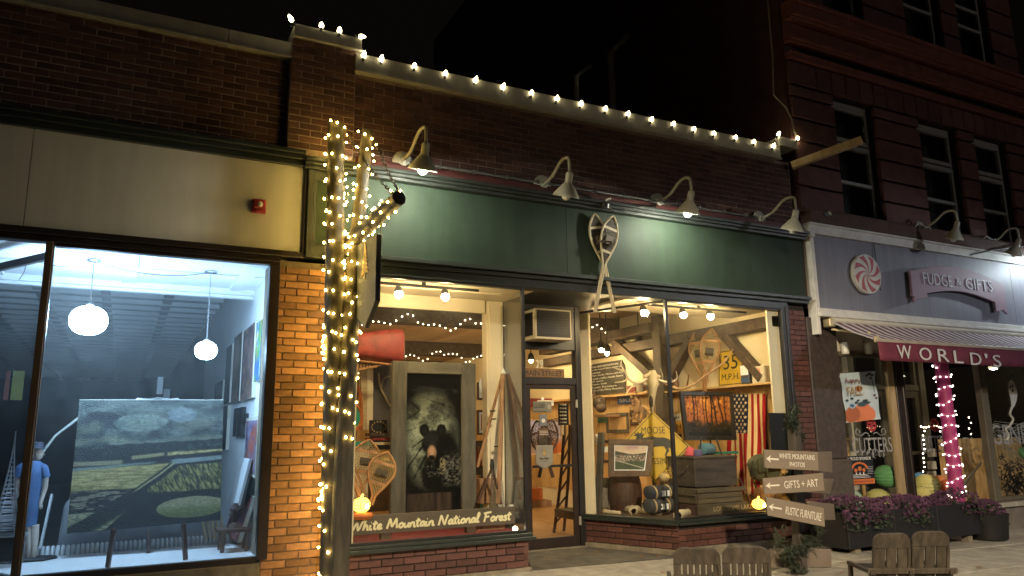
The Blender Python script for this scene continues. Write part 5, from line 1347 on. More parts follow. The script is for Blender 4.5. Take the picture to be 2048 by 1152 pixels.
q = at(700, 835, 1.0)
gc = thing('green_bowl', q, 'round green canoe shaped shield with orange inside, hanging beside the log post', 'shield')
prof = [(.16, 0), (.155, -.03), (.12, -.07), (.06, -.095), (.01, -.10)]
build(MB().lathe(prof, q, n=24, axis=(.3, -.9, 0), squash=1), 'shell', M_CANOEG, gc, smooth=1)
build(MB().lathe([(.165, -.005), (.165, .01), (.14, .012), (.13, .0), (.01, -.02)], q, n=24, axis=(.3, -.9, 0)), 'rim', M_ORANGE, gc, smooth=1)
build(MB().tube(crom3([at(722, 860, 1.5), at(722, 800, 1.5), at(716, 775, 1.5), at(705, 766, 1.5)]), .022, n=8), 'bent_stick', M_ORANGE, None, smooth=1, label='orange hooked stick standing behind the green shield', cat='stick')
for k, (px, lb) in enumerate(((726, 'left peeled birch pole by the dark panel in the left bay'), (738, 'right peeled birch pole by the dark panel in the left bay'))):
    build(MB().beam(at(px, 860, 1.6), at(px + 1, 735, 1.6), .07, .07), 'birch_pole', M_CASING if k else M_PLANK, None, label=lb, cat='pole')
a, c = at(740, 900, 1.7), at(790, 730, 1.7)
dp = thing('dark_panel', (a.x, 1.7, a.z), 'dark slate panel with an antler, behind the left edge of the bear photograph', 'panel')
build(MB().box((a.x, 1.7, a.z), (c.x + .2, 1.74, c.z)), 'board', mat('slate', (.07, .065, .065), rough=.7, var=.2), dp)
build(MB().tube(crom3([at(780, 812, 1.66), at(768, 790, 1.66), at(760, 770, 1.66), at(757, 745, 1.66)]), [.012] * 15 + [.006], n=7), 'antler', M_ASH, dp, smooth=1)
build(MB().tube(crom3([at(762, 776, 1.66), at(768, 758, 1.66), at(780, 752, 1.66)]), .010, n=6), 'antler', M_ASH, dp, smooth=1)
bd = thing('bead_board', at(740, 868, 1.5), 'small black board with a ring of pale beads behind the bear photograph', 'board')
a, c = at(739, 868, 1.5), at(775, 840, 1.5); build(MB().box((a.x, 1.5, a.z), (c.x, 1.52, c.z)), 'board', M_BLACK, bd)
mb = MB(); cc = (a + c) / 2
for k in range(14): mb.ball(cc + Vector((.085 * math.cos(k * .449), -.012, .06 * math.sin(k * .449))), .010, 6, 5)
build(mb, 'bead_ring', M_HIDE, bd, smooth=1)
for k in range(3):
    a, c = at(740, 890 - k * 9, 1.4), at(776, 884 - k * 9, 1.4); build(MB().box((a.x, 1.3, a.z), (c.x, 1.6, c.z)), 'crate', [M_PLANK, M_CLOTHR, M_TIMBER][k], None, label=['pale flat box at the bottom of the pile under the bead board', 'red flat box in the middle of the pile under the bead board', 'dark flat box on top of the pile under the bead board'][k], cat='box')
a, c = at(700, 985, 1.0), at(735, 885, 1.0); wc = thing('white_chest', (a.x, 1.0, .402), 'cream cabinet with a green lid behind the leaning snowshoes', 'cabinet')
build(MB().box((1.97, 1.0, .402), (c.x + .02, 1.2, c.z - .04)), 'body', M_CASING, wc, bevel=.006); build(MB().box((1.96, .98, c.z - .038), (c.x + .04, 1.22, c.z + .01)), 'lid', M_CANOEG, wc, bevel=.006)
# tripods on the right of the bear
M_REDW = wood('red_brown_wood', (.15, .07, .035), (.36, .20, .10), st=(4, 4, .8), scale=3)
tp = thing('survey_tripod', at(990, 1000, .75), 'tall wooden surveyor tripod with clamp rings beside the bear photograph', 'tripod')
ap = at(1006, 745, .95)
for (px, py, yy, w_) in ((955, 935, .8, .025), (996, 1008, .55, .045), (1000, 1000, .8, .03)):
    build(MB().beam(ap, at(px, py, yy), w_, .028), 'leg', M_REDW, tp, bevel=.003)
build(MB().lathe([(.03, -.02), (.035, 0), (.02, .02), (.012, .05)], ap, n=12), 'head', M_WHITET, tp, smooth=1)
for py in (822, 838, 893): q = at(985 + (py - 820) * .12, py, .77); build(MB().lathe([(.03, -.008), (.034, 0), (.03, .008)], q, n=12), 'clamp', M_CHAIN, tp, smooth=1)
tp2 = thing('camera_tripod', at(985, 1005, .5), 'low dark folding tripod standing in the wooden tray', 'tripod')
ap = at(984, 935, .55)
for (px, py, yy) in ((958, 1000, .5), (985, 1008, .5), (1003, 1008, .62)): build(MB().beam(ap, at(px, py, yy), .02, .018), 'leg', M_DARKWOOD, tp2)
build(MB().lathe([(.02, -.02), (.025, .02), (.015, .09)], ap, n=10), 'head', M_BLACK, tp2, smooth=1)
a, c = at(955, 1028, .40), at(1038, 1010, .40)
ty = thing('wooden_tray', ((a.x + c.x) / 2, .5, .402), 'shallow open wooden crate at the right end of the left bay', 'crate')
for bx in (((a.x, .40, .402), (3.68, .42, .53)), ((a.x, .72, .402), (3.68, .74, .53)), ((a.x, .42, .402), (a.x + .02, .72, .53)), ((3.66, .42, .402), (3.68, .72, .53)), ((a.x + .02, .42, .405), (3.66, .72, .42))): build(MB().box(*bx), 'side_board', M_REDW, ty)
build(MB().box(tuple(at(960, 1008, .95)), tuple(at(990, 955, 1.05))), 'red_box', M_REDW, None, bevel=.004, label='red brown wooden box behind the tripods', cat='box')
a, c = at(1003, 1005, .85), at(1028, 945, .85)
bc_ = thing('blanket_chair', (a.x, .85, .402), 'small stand draped with a speckled grey blanket by the return glass', 'stand')
build(MB().prism([(0, 0), (.16, 0), (.12, .42), (.02, .42)], (a.x - .12, .80, .45), (1, 0, 0), (0, 0, 1), -.12), 'blanket', mat('speckled_wool', (.36, .34, .28), rough=.9, var=.5, vs=60, bump=.6, bs=200), bc_, bevel=.01)
build(MB().box((a.x - .14, .78, .402), (a.x + .05, .95, .448)), 'base', M_DARKWOOD, bc_)
tw = MB(); rs = random.Random(3); q = Vector((3.80, .62, .44))
for k in range(16):
    a_ = rs.uniform(0, 6.28); r1 = rs.uniform(.05, .11); tw.tube(crom3([q, q + Vector((r1 * .5 * math.cos(a_), r1 * .5 * math.sin(a_), .12)), q + Vector((r1 * math.cos(a_), r1 * math.sin(a_), rs.uniform(.05, .2)))]), .005, n=5)
build(tw, 'twig_wreath', M_DARKWOOD, None, smooth=1, label='bundle of curled dark twigs in the right corner of the left bay', cat='twigs')
build(MB().ball((3.66, .12, .432), .028, 10, 8), 'votive_lamp', glow('lit_votive', (1, .8, .5), 4), None, smooth=1, label='tiny lit votive light at the right corner of the left bay', cat='candle')
a = at(968, 760, 1.2); build(MB().lathe([(.01, 0), (.10, .004), (.11, .012), (.01, .02)], at(968, 772, 1.25), n=20, axis=(.5, -1, .1)), 'white_plate', M_WHITE, None, smooth=1, label='white round plate hanging between the bear photograph and the cream post', cat='plate')
# ================================================================ right bay display
M_YEL = mat('yellow_sign_paint', (.56, .36, .02), rough=.45, var=.14, vs=7, bump=.06)
M_BLKP = mat('black_sign_paint', (.02, .02, .02), rough=.5, var=.2)
M_BONE = mat('bone', (.42, .345, .23), rough=.6, var=.2, vs=9, bump=.25, bs=60)
M_ANTL = mat('antler_brown', (.34, .21, .11), rough=.6, var=.35, vs=9, bump=.3)
M_ANTW = mat('antler_pale', (.62, .54, .40), rough=.55, var=.25, vs=9, bump=.3)
M_CHEST = wood('grey_painted_chest', (.035, .028, .024), (.085, .068, .056), st=(.8, 4, 4), scale=3, rough=.55)
M_CRATE = wood('old_crate_wood', (.055, .043, .027), (.14, .108, .066), st=(.8, 4, 4), scale=3, rough=.8, bump=.5)
M_FRAMEB = wood('brown_picture_frame', (.05, .028, .015), (.125, .07, .035), st=(2, 2, 2), scale=4)
M_BLKFR = mat('black_picture_frame', (.02, .018, .016), rough=.35, var=.2)
X_, Z_ = Vector((1, 0, 0)), Vector((0, 0, 1))
# diamond warning sign
YM = 1.02
c = (at(1308, 822, YM) + at(1308, 966, YM)) / 2; half = (at(1308, 822, YM).z - at(1308, 966, YM).z) / 2
ms_ = thing('moose_sign', (c.x, YM, c.z - half), 'yellow diamond road sign with a black moose, behind the framed town photograph', 'road sign')
UM = Vector((.80, -.60, 0)); NM = Vector((.60, .80, 0))   # turned towards the street corner
dia = lambda h: [(0, -h), (h, 0), (0, h), (-h, 0)]
build(MB().prism(dia(half), c + NM * .006, UM, Z_, .006), 'plate', M_YEL, ms_)
mb = MB()
for k in range(4):
    a0, a1 = dia(half * .955)[k], dia(half * .955)[(k + 1) % 4]; b0, b1 = dia(half * .925)[k], dia(half * .925)[(k + 1) % 4]
    mb.prism([a0, a1, b1, b0], c, UM, Z_, .0015)
build(mb, 'border', M_BLKP, ms_)
build(text_mb('MOOSE', c + Vector((0, 0, half * .46)), UM, Z_, half * .66, half * .20, .003), 'lettering', M_BLKP, ms_)
build(text_mb('CROSSING', c + Vector((0, 0, -half * .40)), UM, Z_, half * .95, half * .18, .003), 'lettering', M_BLKP, ms_)
moose = [(-.62, .10), (-.60, .17), (-.50, .22), (-.47, .30), (-.58, .34), (-.50, .36), (-.54, .44), (-.45, .38), (-.44, .46), (-.38, .38), (-.34, .44), (-.32, .36), (-.24, .40), (-.29, .30), (-.30, .25), (-.20, .27), (-.05, .30), (.10, .26), (.30, .26), (.44, .20), (.50, .08), (.52, -.06), (.53, -.24), (.56, -.30), (.50, -.31), (.47, -.22), (.45, -.08), (.40, -.06), (.42, -.16), (.36, -.24), (.34, -.31), (.28, -.31), (.31, -.22), (.34, -.14), (.28, -.02), (.20, -.01), (-.04, -.04), (-.10, -.10), (-.06, -.22), (-.02, -.29), (-.10, -.29), (-.13, -.20), (-.17, -.10), (-.20, -.12), (-.20, -.29), (-.28, -.29), (-.26, -.14), (-.28, -.02), (-.36, .06), (-.42, .10), (-.50, .08), (-.58, .05)]
build(MB().prism([(x * half * 1.0, y * half * .9 + half * .02) for x, y in moose], c, UM, Z_, .0015), 'moose_silhouette', M_BLKP, ms_)
build(MB().beam((c.x, YM + .03, .402), (c.x, YM + .03, c.z), .045, .03), 'stake', M_TIMBER, ms_)
# framed town photograph
tq = [at(1217, 953, 1.0), at(1302, 953, .74), at(1308, 879, .74), at(1217, 878, 1.0)]
def framed(corn, th, fwd, fr_mt, label, fn, nx, ny, matw=.0, fb_=.05, name='framed_photo', group=None, rough=.55):
    bl, br, tr, tl = corn; t = thing(name, (bl + br) / 2, label, 'framed picture', group)
    u = (br - bl).normalized(); v = (tl - bl).normalized(); n = u.cross(v).normalized()
    if n.dot(Vector(fwd)) < 0: n = -n
    I = lambda k: [bl + u * k + v * k, br - u * k + v * k, tr - u * k - v * k, tl + u * k - v * k]
    i0, i1 = I(0), I(fb_)
    for k in range(4):
        build(MB().hexa([i0[k], i0[(k + 1) % 4], i1[(k + 1) % 4], i1[k]], -n * th), 'frame_side', fr_mt, t, bevel=.003)
    i2 = I(fb_ * .98); build(MB().hexa([p - n * th * .5 for p in i2], -n * th * .4), 'mount', M_WHITE, t)
    i3 = I(fb_ + matw); picture('photo', [p - n * (th * .5 - .002) for p in i3], fn, nx, ny, t, printed(rough, 0, .5))
    return t
def town(u, v):
    n = fbm(u * 5, v * 5, 60); n2 = fbm(u * 22, v * 20, 61); n3 = fbm(u * 46, v * 40, 62)
    c = mixc((.80, .70, .58), (.72, .55, .55), sstep(.7, 1, v) * sstep(.3, .7, n)); c = mixc(c, (.82, .74, .66), sstep(.5, .7, fbm(u * 3, v * 14, 63)) * .7)
    hill = .72 + .05 * np.sin(u * 5 + 2) - .04 * u + .02 * n2
    c = mixc(c, mixc((.13, .15, .10), (.22, .20, .13), n2), 1 - sstep(hill - .01, hill + .01, v))
    tz = sstep(.26, .34, v) * (1 - sstep(.58, .66, v))
    b = mixc((.18, .22, .12), (.80, .76, .70), sstep(.52, .60, n3)); b = mixc(b, (.45, .20, .15), sstep(.55, .62, fbm(u * 30, v * 34, 64))); c = mixc(c, b, tz)
    c = mixc(c, mixc((.08, .13, .05), (.26, .33, .14), fbm(u * 28, v * 26, 65)), 1 - sstep(.28, .36, v - .25 * np.abs(u - .2) * .3))
    d = np.abs(v - (.34 - .34 * (u - .15))); c = mixc(c, (.72, .68, .62), (1 - sstep(.010, .022, d)) * sstep(.05, .12, u))
    d = np.abs(v - (.46 + .1 * (u - .1))); c = mixc(c, (.62, .58, .52), (1 - sstep(.008, .02, d)) * (1 - sstep(.4, .5, u)))
    return c
framed(tq, .045, (0, -1, 0), M_FRAMEB, 'town photograph in a wide brown wooden frame in the corner of the right bay', town, 110, 90, matw=.012, fb_=.072)
# dark easel panel and barrel under it
build(MB().lathe([(.19, 0), (.21, .1), (.22, .22), (.21, .34), (.19, .44)], (at(1250, 985, 1.28).x, 1.28, .402), n=22), 'wooden_keg', wood('dark_keg_wood', (.045, .02, .014), (.10, .045, .027), st=(5, 5, .8)), None, smooth=1, label='dark red brown wooden keg under the framed town photograph', cat='keg')
bo = at(1188, 1017, 1.42)
build(MB().prism([(0, 0), (.24, .0), (.28, .37), (.05, .39)], bo, X_, Z_, -.16), 'speckled_box', mat('speckled_wool2', (.22, .19, .145), rough=.9, var=.5, vs=60, bump=.6, bs=200), None, bevel=.01, label='speckled grey box beside the keg at the left of the right bay', cat='box')
build(MB().beam(at(1196, 1025, 1.35), at(1203, 865, 1.4), .09, .05), 'barn_post', M_BARN, None, bevel=.006, label='upright grey wooden post at the left of the right bay', cat='post')
# skull with antlers
YS = 1.05
sk = thing('antlered_skull', at(1304, 822, YS), 'bleached moose skull with branching antlers above the yellow diamond sign', 'skull')
s0, s1 = at(1303, 745, YS), at(1302, 822, YS)
pf = [(1303, 741, .03, .05), (1303, 750, .062, .075), (1303, 760, .072, .085), (1303, 770, .078, .085), (1302, 780, .056, .075), (1302, 797, .040, .055), (1302, 812, .033, .035), (1302, 826, .014, .016)]
vs = []; fs = []; n = 16
for px, py, rx, ry in pf:
    cc = at(px, py, YS)
    for k in range(n):
        a = 2 * math.pi * k / n; vs.append(cc + Vector((rx * math.cos(a), ry * math.sin(a) - .02, 0)))
for i in range(len(pf) - 1):
    for k in range(n): fs.append((i * n + k, i * n + (k + 1) % n, (i + 1) * n + (k + 1) % n, (i + 1) * n + k))
fs.append(tuple(range(n))); fs.append(tuple(reversed([(len(pf) - 1) * n + k for k in range(n)])))
mb = MB().add(vs, fs); mb.tube([at(1288, 754, YS), at(1303, 748, YS - .03), at(1318, 754, YS)], [.026, .034, .026], n=10); mb.ball(at(1290, 768, YS - .05), (.03, .03, .022), 8, 6); mb.ball(at(1315, 768, YS - .05), (.03, .03, .022), 8, 6)
build(mb, 'skull', M_BONE, sk, smooth=1)
mb = MB()
for sg in (-1, 1):
    q = at(1302 + sg * 9.5, 775, YS - .062); mb.ball(q, (.026, .026, .032), 10, 8)
q = at(1302, 803, YS - .06); mb.ball(q, (.026, .034, .075), 10, 8)
build(mb, 'socket_hollow', mat('dark_hollow', (.05, .035, .025), rough=.9), sk, smooth=1)
def antler(paths, mt, r=.026):
    for k, (pts, yy) in enumerate(paths):
        P = crom3([at(*p, YS + d) for p, d in zip(pts, np.linspace(0, yy, len(pts)))], 5); m_ = len(P)
        rr = [max(.005, (r if k == 0 else r * .7) * (1 - .75 * (i / (m_ - 1)) ** 1.3)) for i in range(m_)]
        build(MB().tube(P, rr, n=9), 'antler', mt, sk, smooth=1)
antler([([(1294, 757), (1284, 763), (1271, 766), (1258, 759), (1250, 744), (1242, 728), (1246, 715)], -.22), ([(1256, 758), (1246, 763), (1230, 765)], -.2), ([(1247, 742), (1238, 739), (1226, 735)], -.2), ([(1272, 767), (1260, 777), (1250, 791)], -.22), ([(1282, 764), (1270, 772), (1262, 774)], -.15)], M_ANTW, .019)
antler([([(1345, 774), (1360, 778), (1384, 770), (1415, 748), (1445, 727), (1457, 712), (1466, 698)], -.35), ([(1318, 762), (1334, 770), (1347, 775)], -.02), ([(1374, 772), (1376, 760), (1378, 748)], -.25), ([(1412, 751), (1417, 744), (1419, 733)], -.3), ([(1443, 729), (1441, 718), (1444, 708)], -.3)], M_ANTL, .022)
antler([([(1312, 757), (1326, 763), (1342, 764), (1354, 757), (1352, 742)], -.25), ([(1324, 762), (1325, 750), (1321, 738)], -.2), ([(1344, 763), (1340, 748), (1336, 728)], -.2)], M_ANTW, .018)
# 35 mph sign, snowshoes, can and box on the shelf along the right wall
W7 = 7.583
q = [atX(1436, 770, 7.50), atX(1485, 766, 7.46), atX(1487, 697, 7.52), atX(1439, 701, 7.55)]
y0_, y1_ = atX(1487, 735, 7.5).y, atX(1438, 740, 7.5).y; z0_, z1_ = 2.005, 2.005 + .50
sp = thing('speed_sign', (7.5, (y0_ + y1_) / 2, z0_), 'yellow 35 MPH road sign standing on the shelf of the right wall', 'road sign')
YY = (0, -1, 0)
pl_ = Vector((7.50, (y0_ + y1_) / 2, (z0_ + z1_) / 2)); vv = Vector((.09, 0, 1)).normalized(); w2, h2 = (y1_ - y0_) / 2, (z1_ - z0_) / 2
u_ = Vector((0, -1, 0)); n_ = u_.cross(vv)
rect = lambda a, b: [(-a, -b), (a, -b), (a, b), (-a, b)]
build(MB().prism(rect(w2, h2), pl_, u_, vv, .006), 'plate', M_YEL, sp, bevel=.002)
mb = MB()
for k in range(4):
    A0, B0 = rect(w2 * .96, h2 * .96), rect(w2 * .91, h2 * .92); mb.prism([A0[k], A0[(k + 1) % 4], B0[(k + 1) % 4], B0[k]], pl_ + n_ * .007, u_, vv, .001)
build(mb, 'border', M_BLKP, sp)
build(text_mb('35', pl_ + n_ * .007 + vv * h2 * .30, u_, vv, w2 * 1.15, h2 * .80, .002), 'lettering', M_BLKP, sp)
build(text_mb('M.P.H.', pl_ + n_ * .007 - vv * h2 * .52, u_, vv, w2 * 1.45, h2 * .34, .002), 'lettering', M_BLKP, sp)
q = Vector((7.46, atX(1495, 755, 7.46).y, 2.0))
cn = thing('tin_can', q, 'square oil can with a white label on the shelf beside the 35 sign', 'can')
build(MB().box((q.x - .05, q.y - .075, 2.002), (q.x + .08, q.y + .075, 2.26)), 'body', mat('can_grey', (.10, .10, .11), rough=.35, metal=.5), cn, bevel=.008)
build(MB().box((q.x - .0525, q.y - .07, 2.12), (q.x - .0505, q.y + .07, 2.25)), 'label', M_WHITE, cn); build(MB().box((q.x - .053, q.y - .07, 2.03), (q.x - .0505, q.y + .07, 2.08)), 'label_stripe', M_BLUE, cn)
build(MB().tube([(q.x, q.y - .06, 2.26), (q.x, q.y - .05, 2.30), (q.x, q.y + .05, 2.30), (q.x, q.y + .06, 2.26)], .008, n=6), 'handle', M_BLACK, cn, smooth=1)
q = Vector((7.47, .50, 2.0))
bx = thing('carton', q, 'pale carton with an orange figure of two rings on the shelf of the right wall', 'box')
yc_ = atX(1516, 755, 7.42).y
build(MB().box((7.42, yc_ - .11, 2.002), (7.57, yc_ + .11, 2.22)), 'body', mat('pale_card', (.55, .48, .34), rough=.8), bx, bevel=.003)
mb = MB()
for dz in (.035, -.045): mb.tube([(7.418, yc_ + .042 * math.cos(a), 2.115 + dz + .036 * math.sin(a)) for a in np.linspace(0, 6.28, 17)[:-1]], .007, n=5, closed=True); mb.ball((7.418, yc_, 2.115 + dz), .012, 8, 6)
mb.beam((7.418, yc_ + .1, 2.11), (7.418, yc_ - .1, 2.11), .008, .004)
build(mb, 'ring_mark', mat('orange_print', (.65, .16, .05), rough=.6), bx, smooth=1)
GR = 'snowshoes hanging on the right wall'
shoe_at(atX(1410, 792, 7.40), atX(1392, 664, 7.44), .27, (-.75, -.65, 0), M_ASHD, M_HIDE, 'left one of the two laced snowshoes hanging on the right wall post', GR, tail=.25)
shoe_at(atX(1409, 790, 7.30), atX(1424, 658, 7.34), .27, (-.75, -.65, 0), M_ASHD, M_HIDE, 'right one of the two laced snowshoes hanging by the 35 sign', GR, tail=.25)
# flag hung on the right wall
def flag(u, v):
    c = np.zeros(u.shape + (3,)); s = np.floor(u * 13 * 0.999).astype(int) % 2
    # hung with its stripes upright, the canton at the upper left
    c[:] = np.where((s == 0)[..., None], (.60, .10, .12), (.84, .72, .52))
    can = (u < .54) & (v > .60); c[can] = (.10, .12, .22)
    U, V = u / .54, (v - .60) / .40
    for r in range(11):
        for k in range(5 if r % 2 == 0 else 4):
            cx = (k + (.5 if r % 2 == 0 else 1)) / 5; cyy = (r + .5) / 11
            dx, dy = (U - cx) * 1.0, (V - cyy) * 1.35; rr = np.hypot(dx, dy); an = np.arctan2(dy, dx)
            star = rr < .062 * (.62 + .38 * np.cos(5 * (an - math.pi / 2)))
            c[star & can] = (.88, .80, .64)
    return c * (.92 + .16 * fbm(u * 8, v * 14, 70)[..., None])
fl_ = thing('flag', (7.5, .75, 1.9), 'stars and stripes flag hanging down the right wall behind the chest', 'flag')
wv = lambda U, V: .018 * np.sin(U * 26 + V * 3) * (1.15 - V) + .02 * np.sin(U * 9 + 1 + V * 5) * (1 - V * .6)
picture('cloth', [(7.47, 1.13, .55), (7.46, .42, .55), (7.555, .38, 1.86), (7.555, 1.10, 1.90)], flag, 130, 170, fl_, printed(.85, .3, .2, 'flag_cloth'), disp=wv)
# black framed birch photograph on a small easel
YP = .68
fq = [at(1372, 880, YP), at(1474, 880, YP - .05), at(1466, 784, YP), at(1361, 782, YP + .05)]
def birch(u, v):
    n = fbm(u * 8, v * 8, 80); n2 = fbm(u * 24, v * 22, 81); n3 = fbm(u * 50, v * 44, 82)
    c = mixc((.60, .34, .12), (.85, .58, .26), sstep(.3, .7, n) * sstep(.3, .9, v)); c = mixc(c, (.35, .16, .05), sstep(.5, .72, n2))
    for k, (x0, w_, s_) in enumerate(((.10, .012, .02), (.19, .02, .0), (.26, .012, -.02), (.33, .018, .02), (.40, .01, .0), (.46, .016, .03), (.53, .012, .0), (.58, .02, -.01), (.66, .024, -.10), (.73, .014, -.03), (.80, .022, -.12), (.88, .016, .0), (.94, .02, .02))):
        d = np.abs(u - x0 - s_ * (v - .5) - .008 * np.sin(v * 9 + k)); tc = (.16, .08, .04) if k % 3 else (.62, .36, .24)
        c = mixc(c, tc, (1 - sstep(w_ * .6, w_, d)) * sstep(.22, .34, v + .1 * n2))
    c = mixc(c, mixc((.04, .035, .02), (.30, .24, .10), sstep(.45, .75, n3)), 1 - sstep(.24, .42, v + .22 * (n - .5)))
    c = mixc(c, (.03, .03, .035), 1 - sstep(.05, .12, v))
    return c
framed(fq, .05, (0, -1, 0), M_BLKFR, 'autumn birch wood photograph in a black frame above the stacked chests', birch, 120, 100, fb_=.055)
ea = thing('table_easel', at(1415, 912, .6), 'small black metal easel under the birch photograph', 'easel')
for px0, px1, yy in ((1402, 1400, .55), (1432, 1444, .55), (1420, 1425, .72)): build(MB().tube([at(px0, 875, .6), at(px1, 912, yy)], .011, n=7), 'leg', M_BLACK, ea, smooth=1)
# chest on crate
za = at(1400, 975, .33).z; zb = at(1400, 918, .33).z
ch = thing('tool_chest', (6.45, .55, za), 'dark grey wooden chest with metal fittings, on top of the old crate', 'chest')
xa, xb = at(1393, 950, .33).x, at(1474, 950, .33).x
build(MB().box((xa - .02, .33, za), (xb, .85, zb)), 'body', M_CHEST, ch, bevel=.008); build(MB().box((xa - .035, .315, zb + .002), (xb + .015, .87, zb + .03)), 'lid', M_CHEST, ch, bevel=.006)
build(MB().box((xa - .0, .316, zb - .12), (xa + .26, .328, zb - .075)), 'plate', M_CHEST, ch, bevel=.003)
for dz in (.05, .2): build(MB().lathe([(.012, 0), (.012, .01), (.004, .014)], (xa - .02, .45, za + dz + .05), n=10, axis=(-1, 0, 0)), 'bolt', M_STEEL, ch, smooth=1)
build(MB().tube(crom3([(xa - .022, .50, za + .20), (xa - .05, .50, za + .17), (xa - .055, .6, za + .13), (xa - .05, .70, za + .17), (xa - .022, .70, za + .20)]), .010, n=7), 'handle', M_BLACK, ch, smooth=1)
build(MB().lathe([(.012, 0), (.01, .006)], ((xa + xb) / 2, .33, za + .1), n=10, axis=(0, -1, 0)), 'lock', M_STEEL, ch)
z0c = .402; z1c = za - .004
cr = thing('wooden_crate', (6.4, .5, .402), 'old wooden crate lettered LONESOME LAKE at the bottom of the right bay stack', 'crate')
xa, xb = at(1396, 985, .24).x, at(1488, 985, .24).x
for k in range(3):
    zz = z0c + .13 + (z1c - z0c - .13) * k / 3; build(MB().box((xa, .24 + .003 * (k % 2), zz), (xb - .02, .26, zz + (z1c - z0c - .13) / 3 - .004)), 'slat', M_CRATE, cr, bevel=.003)
    build(MB().box((xa - .02, .262, zz), (xa - .001, .85, zz + (z1c - z0c - .13) / 3 - .004)), 'slat', M_CRATE, cr, bevel=.003)
build(MB().box((xa - .03, .215, z0c), (xb + .03, .238, z0c + .125)), 'front_board', M_CRATE, cr, bevel=.004)
build(MB().box((xa - .025, .222, z1c - .05), (xb, .2385, z1c)), 'batten', M_CRATE, cr, bevel=.003); build(MB().box((xa - .045, .262, z1c - .09), (xa - .022, .85, z1c)), 'batten', M_CRATE, cr, bevel=.003)
build(MB().box((xa, .262, z0c), (xb - .02, .85, z1c - .01)), 'lining', M_DARKWOOD, cr)
build(text_mb('LONESOME LAKE', ((xa + xb) / 2 + .15, .2145, z0c + .065), X_, Z_, .62, .055, .002), 'lettering', M_HIDE, cr)
# small things on top of the chest
ztop = zb + .032
q = at(1378, 905, .5); build(MB().lathe([(.07, 0), (.085, .01), (.08, .05), (.05, .10), (.02, .115)], (q.x + .02, .5, ztop), n=14, squash=.8), 'woollen_bonnet', mat('red_wool', (.50, .08, .10), rough=.9, var=.2), None, smooth=1, label='crumpled red woollen cap on the left end of the chest', cat='cap')
q = at(1392, 905, .45); build(MB().lathe([(.05, 0), (.06, .02), (.055, .07), (.03, .08)], (q.x, .42, ztop), n=14), 'purple_cloth', mat('purple_wool', (.12, .10, .22), rough=.9, var=.3), None, smooth=1, label='folded purple cloth next to the red cap on the chest', cat='cloth')
q = at(1422, 900, .6); jr = thing('glass_jar', (q.x, .6, ztop), 'blue glass jar lying behind the easel legs on the chest', 'jar')
build(MB().lathe([(.05, -.12), (.075, -.10), (.075, .06), (.05, .09), (.045, .12)], (q.x, .66, ztop + .078), n=18, axis=(1, .1, 0)), 'body', glow('blue_jar', (.10, .22, .28), .0, .12), jr, smooth=1)
build(MB().box((at(1440, 905, .75).x - .15, .74, ztop), (at(1476, 905, .75).x, .78, ztop + .035)), 'green_tray', M_CANOEG, None, bevel=.006, label='green metal tray on the right end of the chest', cat='tray')
a, c = at(1345, 909, .9), at(1368, 893, .9); build(MB().box((a.x, .9, a.z), (c.x, 1.0, c.z)), 'pale_tin', M_WHITET, None, bevel=.004, label='pale rectangular tin behind the left end of the chest', cat='tin')
# rolled blankets
def roll(px, py, rad, L, mt, label, yy):
    q = at(px, py, yy); t = thing('rolled_blanket', q - Vector((0, 0, rad)), label, 'blanket', 'rolled blankets in the right bay'); d = Vector((1, .12, 0)).normalized()
    pr_ = [(rad * .55, -L / 2), (rad * .9, -L / 2 + .015), (rad, -L / 2 + .05), (rad * 1.02, 0), (rad, L / 2 - .05), (rad * .9, L / 2 - .015), (rad * .55, L / 2)]
    build(MB().lathe(pr_, q, n=22, axis=d, squash=.85), 'roll', mt, t, smooth=1)
    for k in (-.20, .17): build(MB().lathe([(rad * 1.03, -.012), (rad * 1.05, 0), (rad * 1.03, .012)], q + d * (L * k * 1.4), n=22, axis=d, squash=.86), 'strap', M_HIDE if rad > .085 else M_ORANGE, t, smooth=1)
    for k, s_ in ((-.02, .05), (.16, .03)):
        e = q + d * (L * k) + Vector((.0, -rad * .9, -.015)); build(MB().box((e.x - s_ * .6, e.y - .006, e.z - .03), (e.x + s_ * .6, e.y, e.z + .035)), 'tag', M_WHITE, t)
M_WOOL = mat('navy_wool', (.022, .027, .038), rough=.9, var=.4, vs=12, bump=.5, bs=120)
roll(1318, 1010, .094, .43, mat('grey_wool', (.045, .045, .05), rough=.9, var=.4, vs=12, bump=.5, bs=120), 'grey rolled blanket with white tags, bottom of the pile of two rolls', .62)
roll(1320, 984, .088, .45, M_WOOL, 'navy rolled blanket with tan straps, top of the pile of two rolls', .64)
q = at(1328, 955, .8); build(MB().ball(q, (.075, .075, .06), 14, 10), 'wool_hat', M_HIDE, None, smooth=1, label='cream knitted hat behind the rolled blankets', cat='hat')
